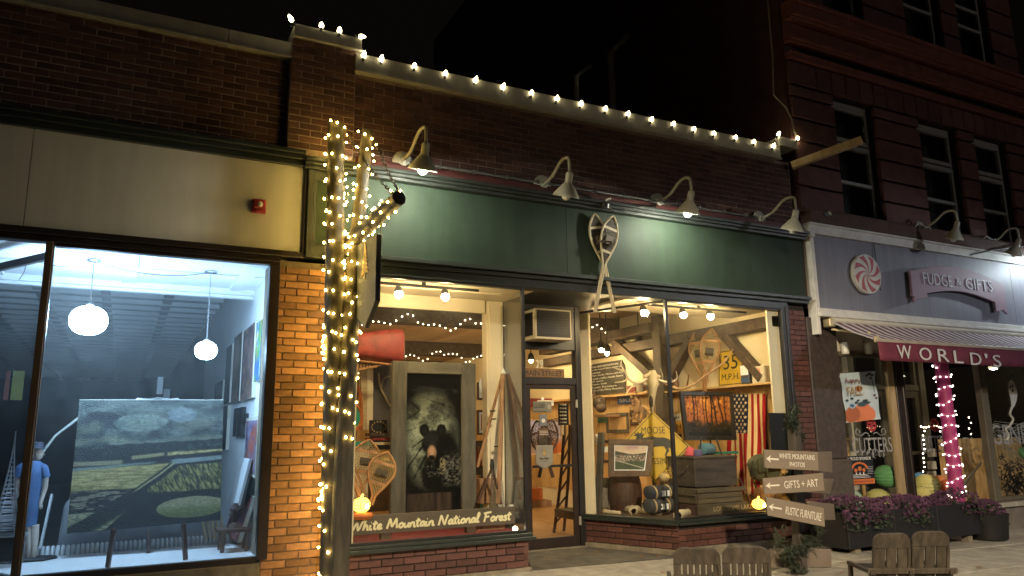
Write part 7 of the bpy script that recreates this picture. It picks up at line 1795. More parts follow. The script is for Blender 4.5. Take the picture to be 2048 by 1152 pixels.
# floodlight bits, timber bracket, conduits on the tall building
bb = thing('timber_bracket', at(1585, 328, 0), 'bare wooden beam slanting up across the first upstairs window', 'beam')
build(MB().beam(at(1583, 332, -.02), at(1724, 280, -.75), .09, .10), 'beam', M_TAN, bb, bevel=.006)
build(MB().tube([at(1535, 0, .04), at(1545, 110, .04), at(1547, 190, .04), at(1572, 215, .03), at(1583, 238, .02), at(1588, 262, -.02), at(1594, 276, -.02)], .012, n=6), 'conduit', M_CURB, None, smooth=1, label='thin pipe running down the corner of the tall building to the parapet', cat='pipe')
for (P_, r_, lb) in ((((1222, 200), (1221, 105), (1254, 74)), .06, 'taller bent flue pipe on the roof behind the parapet'), (((1151, 190), (1152, 153), (1181, 131)), .045, 'shorter bent flue pipe on the roof behind the parapet')):
    yy = 3.2; p = [at(a, b, yy) for a, b in P_]; p[2] = p[1] + (p[2] - p[1]) * 1.0
    build(MB().tube([Vector((p[1].x, yy, 4.8)), p[1], p[2]], r_, n=12), 'flue_pipe', M_COPING, None, smooth=1, label=lb, cat='pipe')
fd = thing('floodlight', at(1650, 428, -.1), 'small broken floodlight on the ledge of the tall building', 'floodlight'); q = at(1655, 430, -.12)
build(MB().box(tuple(q + Vector((-.09, -.02, -.03))), tuple(q + Vector((.02, .08, .03)))), 'body', M_BLACKF, fd, bevel=.006); build(MB().lathe([(.03, 0), (.035, .02), (.02, .05)], q + Vector((.03, 0, 0)), n=12), 'lamp_holder', M_SHOPW, fd, smooth=1)
build(MB().tube([at(1940, 510, -.1), at(1985, 500, -.15), at(2048, 493, -.2), at(2120, 485, -.2)], .012, n=6), 'cable', M_CORD, None, smooth=1, label='black cable stretched from the purple sign board off to the right', cat='cable')
# happy fall banner
def fall(u, v):
    n = fbm(u * 5, v * 6, 100); n2 = fbm(u * 26, v * 30, 101); c = mixc((.66, .74, .80), (.78, .82, .84), n)
    def blob(cx, cy, rx, ry, col, k=.12):
        nonlocal c
        c = mixc(c, col, 1 - sstep(1 - k, 1 + k, np.hypot((u - cx) / rx, (v - cy) / ry) + .25 * (n2 - .5)))
    for cx, cy, r_ in ((.15, .14, .2), (.42, .12, .22), (.68, .13, .2), (.55, .2, .22), (.25, .18, .2)): blob(cx, cy, r_, r_ * .75, np.array((.74, .44, .32)) * (.9 + .2 * (cx > .4)))
    blob(.25, .33, .11, .06, (.62, .72, .80)); blob(.25, .33, .07, .035, (.3, .4, .5)); blob(.55, .34, .12, .05, (.25, .33, .38))
    for cx, cy, r_ in ((.12, .44, .05), (.28, .47, .05), (.40, .38, .05), (.62, .40, .07), (.70, .36, .05), (.88, .50, .05), (.93, .44, .045), (.84, .95, .06), (.92, .92, .05), (.76, .92, .05), (.88, .86, .045), (.45, .42, .04)): blob(cx, cy, r_, r_ * .5, (.20, .25, .28) if cx < .74 else (.30, .24, .24), .3)
    blob(.46, .66, .085, .06, (.52, .26, .12), .35)
    # thin curved stems at the right
    c = mixc(c, (.35, .3, .28), (1 - sstep(.008, .02, np.abs(u - .92 + .12 * (v - .75) ** 2 * 8))) * sstep(.55, .6, v) * (1 - sstep(.82, .86, v)))
    return c
bq = [at(1692, 846, -.03), at(1760, 838, -.03), at(1751, 742, -.03), at(1679, 747, -.03)]
bn_ = thing('fall_banner', bq[0], 'pale blue cloth banner with pumpkins and the words happy FALL in the fudge shop window', 'banner')
rip = lambda U, V: .012 * np.sin(U * 8 + V * 4) + .010 * np.sin(V * 10 + U * 3)
picture('cloth', bq, fall, 60, 80, bn_, printed(.8, .2, .2), disp=rip)
bu = (bq[2] - bq[3]).normalized(); bv = (bq[3] - bq[0]).normalized(); bn3 = bu.cross(bv)
build(hand_mb('happy', bq[3] + bu * .06 - bv * .13 + bn3 * .03, bu, bv, .30, .07, .006), 'lettering', mat('brown_ink', (.18, .07, .06), rough=.7), bn_, smooth=1)
build(text_mb('FALL', bq[3] + bu * .22 - bv * .245 + bn3 * .03, bu, bv, .30, .12, .003), 'lettering', mat('ochre_ink', (.36, .26, .14), rough=.7), bn_)
# sponsor poster
pq = [at(1701, 971, .0), at(1753, 968, .0), at(1741, 912, .0), at(1693, 913, .0)]
z0, z1 = .66, 1.035; x0, x1 = 8.50, 9.04
po = thing('sponsor_poster', (8.77, .02, z0), 'black poster headed A PROUD SPONSOR with an orange panel at its foot', 'poster')
build(MB().box((x0, .012, z0), (x1, .02, z1)), 'sheet', mat('black_print', (.012, .016, .02), rough=.5), po)
build(MB().box((x0 + .01, .008, z0 + .01), (x1 - .01, .0118, z0 + .075)), 'orange_panel', mat('orange_ink', (.62, .17, .05), rough=.6), po)
build(text_mb('A PROUD SPONSOR', ((x0 + x1) / 2, .0115, z1 - .035), X_, Z_, .46, .04, .002), 'lettering', M_WHITE, po)
build(text_mb('Saturday October 26, 2024', ((x0 + x1) / 2, .0078, z0 + .042), X_, Z_, .44, .026, .002), 'lettering', mat('dark_red_ink', (.25, .02, .02)), po)
mb = MB()
for k in range(3): mb.box((x0 + .08, .0108, z0 + .09 + k * .018), (x1 - .08 - .03 * k, .0118, z0 + .099 + k * .018))
for k in range(5): mb.box((x1 - .13, .0108, z1 - .15 - k * .022), (x1 - .02, .0118, z1 - .145 - k * .022))
build(mb, 'text_line', M_PALEL, po)
mb = MB()
for k, (dx, dz, r_) in enumerate(((-.08, .0, .03), (0, .02, .037), (.08, 0, .03))): mb.ball(((x0 + x1) / 2 + dx - .01, .009, (z0 + z1) / 2 + dz), (r_, .003, r_ * .85), 12, 6)
for a in np.linspace(.3, 2.84, 14): mb.ball(((x0 + x1) / 2 - .01 + .15 * math.cos(a), .010, (z0 + z1) / 2 + .005 + .09 * math.sin(a)), (.022, .002, .014), 6, 4)
build(mb, 'pumpkin_emblem', mat('orange_ink', (.62, .17, .05)), po, smooth=1)
mb = MB()
for dx in (-.07, 0, .07): mb.box(((x0 + x1) / 2 + dx - .02, .0105, (z0 + z1) / 2 - .06), ((x0 + x1) / 2 + dx, .0118, (z0 + z1) / 2 - .03))
mb.lathe([(.022, 0), (.022, .002)], (x0 + .05, .0115, (z0 + z1) / 2 + .02), n=14, axis=(0, -1, 0))
build(mb, 'white_figure', M_WHITE, po, kind='stuff')
# window lettering: scroll work and CUTTERS in thin letters, with candy disc
M_DECAL = mat('thin_white_decal', (.30, .30, .31), rough=.6)
def decal(px, py, yy, body, w_, h_, lb, along_=None):
    q = at(px, py, yy) if along_ is None else along_
    return build(text_mb(body, q, X_, Z_, w_, h_, .002), 'window_lettering', M_DECAL, None, label=lb, cat='lettering')
decal(1745, 890, .024, 'CUTTERS', .80, .20, 'white CUTTERS lettering on the glass of the left fudge shop window')
sw = MB(); q = at(1742, 868, .024)
for sg in (-1, 1):
    sw.tube([q + Vector((sg * (.05 + .2 * t), 0, .02 * math.sin(t * 6) )) for t in np.linspace(0, 1, 9)], .006, n=5); sw.tube([q + Vector((sg * (.26 + .04 * math.cos(a)), 0, .03 + .04 * math.sin(a))) for a in np.linspace(-1.5, 3.5, 10)], .006, n=5)
    sw.tube([q + Vector((sg * (.05 + .06 * math.cos(a)), 0, -.26 + .06 * math.sin(a))) for a in np.linspace(0, 4.5, 12)], .006, n=5); sw.tube([q + Vector((sg * (.17 + .05 * math.cos(a)), 0, -.27 + .05 * math.sin(a))) for a in np.linspace(-1, 4, 12)], .006, n=5)
build(sw, 'scroll_decal', M_DECAL, None, smooth=1, kind='stuff', label='white scroll work on the glass round the CUTTERS lettering', cat='decal')
def candy_decal(q, r, lb):
    q = Vector(q); t = thing('candy_decal', q, lb, 'decal', 'candy decals on the fudge shop glass'); mb = MB()
    for k in range(6):
        a = k * math.pi / 3; mb.prism([(0, 0), (r * math.cos(a), r * math.sin(a)), (r * math.cos(a + .35), r * math.sin(a + .35)), (r * math.cos(a + .7), r * math.sin(a + .7))], q, X_, Z_, .002)
    build(mb, 'wedge', M_CANDYR, t); build(MB().tube([q + Vector((r * math.cos(a), -.001, r * math.sin(a))) for a in np.linspace(0, 6.28, 21)[:-1]], .006, n=5, closed=True), 'rim', M_CANDYR, t, smooth=1)
candy_decal(at(1743, 850, .024), .085, 'red candy decal on the left fudge window under the fall banner')
candy_decal(at(1869, 850, .7), .10, 'red candy decal on the glass left of the pink column')
decal(1868, 888, .7, 'CUTTERS', .62, .26, 'white CUTTERS lettering on the glass left of the pink column')
decal(1933, 883, 1.40, 'VERS', .36, .14, 'small white VERS lettering on the door behind the pink column')
decal(2045, 868, .012, 'GENERAL', 1.60, .30, 'white GENERAL lettering on the right fudge window, cut off at the picture edge')
# ghost decal
gh = thing('ghost_decal', at(2025, 800, .015), 'white smiling ghost decal on the right fudge window', 'decal'); q = at(2026, 785, .015)
gp_ = [(-.06, .17), (0, .20), (.06, .17), (.10, .08), (.11, -.02), (.07, -.12), (.0, -.20), (-.08, -.26), (-.12, -.25), (-.09, -.19), (-.09, -.08), (-.11, .02), (-.10, .10)]
build(MB().prism(gp_, q, X_, Z_, .002), 'body', M_WHITET, gh)
mb = MB(); mb.ball(q + Vector((-.05, -.003, .09)), (.018, .002, .028), 8, 6); mb.ball(q + Vector((.01, -.003, .10)), (.018, .002, .028), 8, 6); mb.ball(q + Vector((-.01, -.003, .03)), (.035, .002, .02), 10, 6)
build(mb, 'face', M_BLKP, gh, smooth=1)
build(MB().tube(crom3([q + Vector((-.1, 0, -.24)), q + Vector((-.16, 0, -.34)), q + Vector((-.10, 0, -.42)), q + Vector((-.22, 0, -.52)), q + Vector((-.33, 0, -.56)), q + Vector((-.28, 0, -.66)), q + Vector((-.34, 0, -.74))]), .016, n=5), 'tail', M_WHITET, gh, smooth=1)
# lanterns and displays
def lantern(px, py, yy, r, mt, lb, grp=True, sq=.9):
    q = at(px, py, yy); n, m_ = 24, 22; mb = MB()
    for i in range(m_ + 1):
        th = math.pi * (i / m_ - .5)
        for k in range(n):
            a = 2 * math.pi * k / n; rr = r * max(.04, math.cos(th)) * (1 + (.022 if i % 2 else -.022)); mb.v.append(q + Vector((rr * math.cos(a), rr * math.sin(a), r * sq * math.sin(th))))
    mb.f = [(i * n + k, i * n + (k + 1) % n, (i + 1) * n + (k + 1) % n, (i + 1) * n + k) for i in range(m_) for k in range(n)]
    t = thing('paper_lantern', q - Vector((0, 0, r * sq)), lb, 'lantern', 'paper lanterns in the fudge shop window'); build(mb, 'shade', mt, t)
    build(MB().tube([q + Vector((r * .12 * math.cos(a), r * .12 * math.sin(a), r * sq)) for a in np.linspace(0, 6.28, 13)[:-1]], .005, n=4, closed=True), 'ring', M_WIRE, t); return t
MLG = mat('green_paper', (.16, .42, .18), rough=.7, var=.2, vs=9); MLY = mat('yellow_paper', (.60, .56, .20), rough=.7, var=.1); MLO = mat('orange_paper', (.62, .22, .07), rough=.7, var=.1)
t = lantern(1774, 953, .28, .175, MLG, 'green paper lantern with a printed face between the poster and the post'); q = at(1774, 953, .28)
build(text_mb('HALLOWEEN', q + Vector((-.0, -.185, -.0)), X_, Z_, .20, .05, .003), 'print', mat('dark_print', (.12, .05, .03)), t)
lantern(1757, 1000, .28, .17, MLY, 'yellow paper lantern under the green one'); lantern(1703, 1000, .3, .15, mat('pale_green_paper', (.45, .62, .45), rough=.7), 'pale green paper lantern at the left of the fudge window')
lantern(1854, 972, .9, .20, MLY, 'large yellow paper lantern left of the pink column'); lantern(1844, 988, .55, .12, MLY, 'small yellow paper lantern above the mums left of the pink column'); lantern(1840, 962, 1.1, .15, mat('blue_paper', (.07, .22, .42), rough=.7), 'blue paper lantern half hidden by the large yellow one')
lantern(1880, 970, 1.0, .17, MLO, 'orange paper lantern just left of the pink column'); lantern(1893, 976, .8, .14, mat('red_orange_paper', (.60, .14, .05), rough=.7), 'red orange paper lantern against the pink column')
# ice cream cone flag
ic = thing('ice_cream_flag', at(1805, 960, .2), 'tall paper ice cream cone cut out with a pink swirl behind the window post', 'display'); qx = lambda x, y: at(x, y, .2)
o = qx(1790, 880); f2 = lambda pts: [((qx(*p) - o).x, (qx(*p) - o).z) for p in pts]
build(MB().prism(f2([(1782, 868), (1790, 862), (1803, 862), (1806, 880), (1807, 900), (1800, 915), (1790, 905), (1785, 888)]), o, X_, Z_, .02), 'swirl', mat('pale_pink', (.62, .45, .58), rough=.7), ic)
build(MB().prism(f2([(1789, 906), (1806, 902), (1806, 965), (1803, 968)]), o + Vector((0, .001, 0)), X_, Z_, .018), 'cone', M_CANDYR, ic)
mb = MB()
for k in range(3): mb.tube([qx(1788 + k * 3, 880 + k * 12) + Vector((0, -.022, 0)), qx(1795 + k * 2, 885 + k * 11) + Vector((0, -.022, 0)), qx(1803, 879 + k * 12) + Vector((0, -.022, 0))], .012, n=5)
build(mb, 'swirl_line', M_PURPLE, ic, smooth=1)
# display table and pale papers
dt = thing('display_table', (9.1, .6, -.05), 'pine display table behind the sponsor poster', 'table'); build(MB().box((8.85, .5, .66), (9.55, .95, .69)), 'top', M_PINE, dt)
for x in (8.9, 9.5): build(MB().box((x - .02, .55, -.08), (x + .02, .6, .66)), 'leg', M_PINE, dt)
for k, py in enumerate((905, 930, 950)): a, c = at(1856, py + 9, 1.2), at(1872, py - 8, 1.2); build(MB().box((a.x, 1.2, a.z), (c.x, 1.205, c.z)), 'paper_notice', M_WHITET, None, label=['upper pale notice on the glass left of the pink column', 'middle pale notice on the glass left of the pink column', 'lower pale notice on the glass left of the pink column'][k], cat='notice')
wb = MB(); rs = random.Random(5)
for k in range(26):
    a, c = at(1975 + rs.uniform(0, 20), 850 + rs.uniform(-10, 30), .3), at(2048 + rs.uniform(0, 30), 880 + rs.uniform(-40, 60), .5); wb.tube([a, (a + c) / 2 + Vector((0, 0, -.05)), c], .003, n=3)
build(wb, 'cobweb', M_WHITET, None, label='stretched white cobweb inside the right fudge window', cat='cobweb', kind=None)
dkb = MB(); rs = random.Random(6)
for k in range(240):
    q = at(2030 + rs.gauss(0, 16), 965 + rs.gauss(0, 22), .5); dkb.tube([q, q + Vector((rs.uniform(-.1, .1), rs.uniform(-.1, .1), rs.uniform(-.12, .12)))], [.012, .002], n=4)
build(dkb, 'black_feather_heap', M_BLACKF, None, label='black shaggy bundle at the bottom of the right fudge window', cat='decoration')
build(MB().ball(at(2046, 905, .4), (.07, .06, .09), 12, 9), 'green_mask', MLG, None, smooth=1, label='green mask at the right edge of the picture inside the fudge window', cat='mask')
lp_ = thing('downlight', at(1987, 737, .6), 'lit downlight under the ceiling of the right fudge window', 'downlight'); q = at(1987, 737, .6)
build(MB().ball(q, (.055, .055, .02), 12, 6), 'bulb', glow('lit_downlight', (1, .9, .7), 30), lp_, smooth=1); build(MB().lathe([(.075, .0), (.08, .03), (.07, .04)], q, n=18), 'ring', M_WHITET, lp_, smooth=1)
dl = thing('downlight', (9.1, .55, 2.70), 'warm downlight over the left fudge shop window', 'downlight')
build(MB().ball((9.1, .55, 2.70), (.05, .05, .02), 12, 6), 'bulb', glow('lit_warm_downlight', (1, .78, .45), 60), dl, smooth=1); build(MB().lathe([(.07, .0), (.075, .03), (.07, .05)], (9.1, .55, 2.70), n=18), 'ring', M_WHITET, dl, smooth=1)
dl = thing('downlight', (12.6, .65, 2.70), 'warm downlight over the right fudge shop window', 'downlight')
build(MB().ball((12.6, .65, 2.70), (.05, .05, .02), 12, 6), 'bulb', glow('lit_warm_downlight', (1, .78, .45), 60), dl, smooth=1); build(MB().lathe([(.07, .0), (.075, .03), (.07, .05)], (12.6, .65, 2.70), n=18), 'ring', M_WHITET, dl, smooth=1)
dl = thing('downlight', (10.9, .9, 2.70), 'downlight over the recessed entry of the fudge shop', 'downlight')
build(MB().ball((10.9, .9, 2.72), (.05, .05, .02), 12, 6), 'bulb', glow('lit_entry_downlight', (1, .82, .55), 24), dl, smooth=1); build(MB().lathe([(.07, .0), (.075, .02), (.07, .03)], (10.9, .9, 2.72), n=18), 'ring', M_WHITET, dl, smooth=1)
# pink column with its lights
pc = thing('pink_column', (10.78, -.03, -.09), 'bright pink column wound with white fairy lights in front of the fudge shop entry', 'column')
M_PINK = mat('pink_paint', (.36, .045, .16), rough=.4, var=.08, vs=4)
build(MB().lathe([(.13, 0), (.13, .06), (.10, .08), (.09, 2.6), (.11, 2.72), (.11, 2.78)], (10.78, .03, -.09), n=28), 'shaft', M_PINK, pc, smooth=1)
pl_ = thing('column_lights', (10.78, -.1, .3), 'white fairy lights wound round the pink column', 'string lights'); pm = _mesh('bulb', MB().ball((0, 0, 0), .0095, 7, 5), glow('lit_white_mini_bulb', (1.0, .84, .76), 5), Vector((0, 0, 0)), 2, 0)
pts = []; rs = random.Random(8)
for i in range(200): t = i / 199; a = t * 2 * math.pi * 10.5; pts.append(Vector((10.78 + .101 * math.cos(a), .03 + .101 * math.sin(a), .35 + 1.95 * t + .03 * math.sin(a * 1.3))))
build(MB().tube(pts, .003, n=4), 'cord', M_WHITET, pl_, smooth=1)
for i in range(1, 200, 2): inst(pm, 'bulb', pl_, Matrix.Translation(pts[i] + (pts[i] - Vector((10.78, .03, pts[i].z))).normalized() * .018 + Vector((0, 0, rs.uniform(-.02, .02)))))
wl_ = thing('window_lights', at(1870, 855, .9), 'string of small warm lights hung round the entry glass left of the pink column', 'string lights')
for k in range(22):
    px, py = (1842 + k * 5.2, 853 + 2 * math.sin(k)) if k < 11 else ((1846 + (k % 4), 862 + (k - 11) * 9)); inst(mw, 'bulb', wl_, Matrix.Translation(at(px, py, .95)))
build(MB().tube([at(1842, 853, .96), at(1900, 855, .96)], .003, n=4), 'cord', M_CORD, wl_)
for k in range(6): inst(mw, 'bulb', wl_, Matrix.Translation(at(1938 + (k % 2) * 4, 835 + k * 11, 1.3)))
build(MB().beam(at(1916, 985, -.0), at(1962, 925, .8), .025, .025), 'leaning_rod', M_STEEL, None, label='thin metal rod leaning in the entry right of the pink column', cat='rod')

# ================================================================ planter with mums
M_PLANT = mat('black_planter', (.010, .009, .011), rough=.6, var=.25, bump=.2)
px0, px1, yf = 7.55, 10.02, -.72
pt = thing('flower_box', (8.8, -.5, -.06), 'long low black flower box in front of the fudge shop window', 'planter')
for i, (xa, xb) in enumerate(((px0, 8.36), (8.365, 9.18), (9.185, px1))): build(MB().box((xa, yf, .03), (xb, yf + .03, .42)), 'front_panel', M_PLANT, pt, bevel=.005)
build(MB().box((px0, yf + .031, .02), (px0 + .03, yf + .5, .42)), 'end_panel', M_PLANT, pt); build(MB().box((px1 - .03, yf + .031, .02), (px1, yf + .5, .42)), 'end_panel', M_PLANT, pt)
build(MB().box((px0 + .03, yf + .03, .3), (px1 - .03, yf + .5, .38)), 'soil', M_DARKIN, pt); build(MB().box((px0 + .03, yf + .5, .02), (px1, yf + .53, .42)), 'back_panel', M_PLANT, pt)
for x in (px0 + .15, 8.3, 9.2, px1 - .2): build(MB().box((x, yf + .05, gz(x) - .0), (x + .09, yf + .14, .03)), 'foot', M_CURB, pt)
M_MUM = mat('purple_mum', (.115, .048, .10), rough=.8, var=.45, vs=14, island=.45)
M_MUML = mat('mum_leaf', (.028, .045, .022), rough=.7, var=.4, vs=14, island=.3)
def mums(name, n, fpos, label, seed):
    rs = random.Random(seed); t = thing(name, fpos(rs) * 0 + fpos(rs), label, 'flowers', 'purple mums by the fudge shop'); fl = MB(); lf_ = MB()
    for k in range(n):
        q = fpos(rs); r = rs.uniform(.018, .032); up = Vector((rs.uniform(-.5, .5), rs.uniform(-.9, .1), rs.uniform(.4, 1))).normalized(); x = up.orthogonal().normalized(); y = up.cross(x); b = len(fl.v); a0 = rs.uniform(0, 6)
        vs = [q - up * .006]
        for ring, (rr, h, m_) in enumerate(((1.0, -.1, 9), (.62, .42, 7))):
            for i in range(m_):
                for e, (f_, hh) in enumerate(((.45, 0), (1.0, .12))):
                    a = a0 + 2 * math.pi * (i + .5 * ring + (0 if e else .5)) / m_; vs.append(q + (x * math.cos(a) + y * math.sin(a)) * (r * rr * f_) + up * (r * (h + hh)))
        fs = []; o_ = 1
        for m_ in (9, 7):
            for i in range(m_): fs.append((0, o_ + 2 * ((i - 1) % m_), o_ + 2 * i + 1, o_ + 2 * i))
            o_ += 2 * m_
        fl.v += vs; fl.f += [tuple(b + j for j in f) for f in fs]
    for k in range(int(n * .8)):
        q = fpos(rs) - Vector((0, 0, rs.uniform(.02, .12))); d = Vector((rs.uniform(-1, 1), rs.uniform(-1, .4), rs.uniform(-.6, .6))).normalized() * .05; s_ = d.orthogonal().normalized() * .016
        lf_.add([q, q + d * .5 + s_, q + d, q + d * .5 - s_], [(0, 1, 2, 3)])
    build(fl, 'blossom', M_MUM, t, kind='stuff'); build(lf_, 'leaf', M_MUML, t, kind='stuff'); return t
def boxpos(rs):
    x = rs.uniform(px0 - .06, px1 + .06); a = rs.uniform(-.25, math.pi * .9); bulge = .8 + .25 * math.sin(x * 4.2) * math.sin(x * 1.7 + 1)
    return Vector((x, yf + .24 - .31 * math.cos(a) * bulge, .37 + (.21 * math.sin(a) * bulge if a > 0 else .3 * math.sin(a)) + rs.uniform(-.02, .02)))
mums('mum_hedge', 1500, boxpos, 'long bank of purple chrysanthemums filling the black flower box', 11)
pq = at(1992, 1050, -.72)
def potpos(rs):
    a = rs.uniform(0, 6.28); b_ = rs.uniform(-.35, 1.5); return Vector((pq.x + .25 * math.cos(a) * math.cos(b_), -.60 + .22 * math.sin(a) * math.cos(b_), .26 + .17 * math.sin(b_)))
mums('mum_pot_flowers', 320, potpos, 'smaller round clump of purple chrysanthemums at the right end of the flower box', 12)
po_ = thing('black_pot', (pq.x, -.6, -.1), 'square black pot under the smaller clump of mums', 'pot'); build(MB().lathe([(.20, 0), (.23, .02), (.26, .30), (.27, .34), (.24, .34)], (pq.x, -.6, gz(pq.x)), n=20), 'body', M_PLANT, po_, smooth=1)

# ================================================================ direction post with garland
M_BOARD = mat('taupe_sign_board', (.20, .16, .12), rough=.6, var=.10, vs=4, bump=.12, bs=50)
M_BOARDE = mat('board_edge_dark', (.07, .055, .04), rough=.7, var=.2)
M_WLET = mat('white_letter_paint', (.74, .70, .62), rough=.5, var=.08)
SY = -1.3
b0 = at(1598, 1152, SY); b0.z = gz(b0.x); t0 = at(1589, 790, SY)
dp_ = thing('direction_post', b0, 'wooden post carrying taupe direction boards, wrapped in an evergreen garland', 'signpost')
pb_ = Vector((at(1598, 1100, SY).x, SY, b0.z)); pt_ = Vector((at(1588, 850, SY).x, SY, at(1588, 840, SY).z))
build(MB().beam(pb_, pt_, .10, .10, up=(0, 1, .01)), 'post', M_LOGD, dp_, bevel=.008)
def dboard(pix, yl, yr, lines, arrow, wfrac=.62, mt=M_BOARD, lettering=True):
    """pix: upper left, upper right, lower right, lower left in the photo; the ends stand at depths yl, yr"""
    tl, tr, br, bl = at(*pix[0], yl), at(*pix[1], yr), at(*pix[2], yr), at(*pix[3], yl); u = (br - bl).normalized(); v0 = (tl - bl); n = u.cross(v0).normalized()
    if n.y > 0: n = -n
    b_ = build(MB().hexa([bl, br, tr, tl], -n * .035), 'direction_board', mt, dp_, bevel=.004)
    W_ = (br - bl).length; H_ = ((tl - bl).length + (tr - br).length) / 2; ctr = (tl + tr + br + bl) / 4; v = n.cross(u)
    if v.z < 0: v = -v
    vl = ((tl + tr) / 2 - (bl + br) / 2).normalized()
    for tx, cx, cy_, w_, h_ in lines: build(text_mb(tx, ctr + u * (cx * W_) + vl * (cy_ * H_) + n * .001, u, vl - u * vl.dot(u), w_ * W_, h_ * H_, .003), 'lettering', M_WLET, b_)
    if arrow:
        o = ctr + u * (-.355 * W_) + n * .001; k = W_ * .115; s = H_ * .2
        build(MB().prism([(-k, 0), (-k * .25, s), (-k * .45, s * .22), (k, s * .24), (k, -s * .24), (-k * .45, -s * .22), (-k * .25, -s)], o, u, vl - u * vl.dot(u), .003), 'arrow', M_WLET, b_)
    return b_
dboard([(1528, 899), (1636, 904), (1638, 942), (1530, 936)], -1.40, -1.62, [('WHITE MOUNTAINS', .10, .20, .66, .27), ('PHOTOS', .10, -.22, .28, .25)], True)
dboard([(1526, 957), (1646, 946), (1650, 982), (1529, 989)], -1.40, -1.68, [('GIFTS + ART', .12, .0, .56, .44)], True)
dboard([(1531, 993), (1648, 1016), (1650, 1054), (1535, 1031)], -1.40, -1.68, [('RUSTIC FURNITURE', .14, -.02, .62, .42)], True)
dboard([(1543, 1098), (1663, 1098), (1664, 1135), (1545, 1135)], -1.22, -1.22, [], False)
def backboard(pix, yl, yr): 
    tl, tr, br, bl = at(*pix[0], yl), at(*pix[1], yr), at(*pix[2], yr), at(*pix[3], yl); build(MB().hexa([bl, br, tr, tl], (.0, .035, 0)), 'direction_board', M_BOARD, dp_, bevel=.004)
backboard([(1606, 905), (1664, 903), (1665, 945), (1608, 940)], -1.22, -.8); backboard([(1612, 957), (1668, 958), (1660, 988), (1612, 985)], -1.2, -.8); backboard([(1617, 1002), (1668, 1008), (1671, 1040), (1620, 1040)], -1.2, -.85)
# garland
M_FIR = mat('fir_needle', (.018, .030, .018), rough=.6, var=.4, vs=10, island=.4)
M_FIRT = mat('frosted_fir_tip', (.055, .065, .042), rough=.7, var=.3, island=.3)
gd = thing('garland', b0 + Vector((0, -.1, .05)), 'thick dark evergreen garland wound round the direction post', 'garland'); rs = random.Random(14)
core = crom3([at(1590, 815, SY - .02), at(1583, 845, SY - .05), at(1598, 872, SY + .02), at(1590, 905, SY + .10), at(1580, 945, SY + .02), at(1572, 975, SY + .06), at(1592, 1000, SY + .04), at(1606, 1024, SY + .08), at(1628, 1068, SY - .1), at(1600, 1100, SY - .12), at(1575, 1110, SY - .1), at(1590, 1135, SY - .08), at(1612, 1165, SY - .02), at(1605, 1200, SY - .02)], 8)
fn = MB(); ft = MB()
def sprig(mb, q, d, L, nn=26):
    d = d.normalized(); x = d.orthogonal().normalized(); y = d.cross(x)
    for k in range(nn):
        t = k / nn; a = rs.uniform(0, 6.28); o = (x * math.cos(a) + y * math.sin(a)) * .021 + d * .016; b_ = q + d * L * t; s_ = d.cross(o).normalized() * .0024
        mb.add([b_ - s_, b_ + s_, b_ + o], [(0, 1, 2)])
for i in range(len(core) - 1):
    f = i / len(core); dens = 12
    for k in range(dens):
        p = core[i].lerp(core[i + 1], rs.random()); d = Vector((rs.uniform(-1, 1), rs.uniform(-1, 1), rs.uniform(-.7, .7)))
        tip = rs.random() < (.12 if f < .45 else .30); sprig(ft if tip else fn, p + d * (.03 if tip else .0), d, rs.uniform(.04, .085))
for k in range(26): p = at(1558 + rs.gauss(0, 6), 1082 + rs.gauss(0, 12), SY - .12); sprig(ft, p, Vector((rs.uniform(-1, .2), -.3, rs.uniform(-.2, 1))), .07)
for k in range(34): p = at(1628 + rs.gauss(0, 6), 1068 + rs.gauss(0, 13), SY - .12); sprig(ft, p, Vector((rs.uniform(-.3, 1), -.3, rs.uniform(-1, .4))), .08)
build(fn, 'needle', M_FIR, gd, kind='stuff'); build(ft, 'pale_needle', M_FIRT, gd, kind='stuff'); build(MB().tube(core, .022, n=7), 'stem', M_FIR, gd, smooth=1)

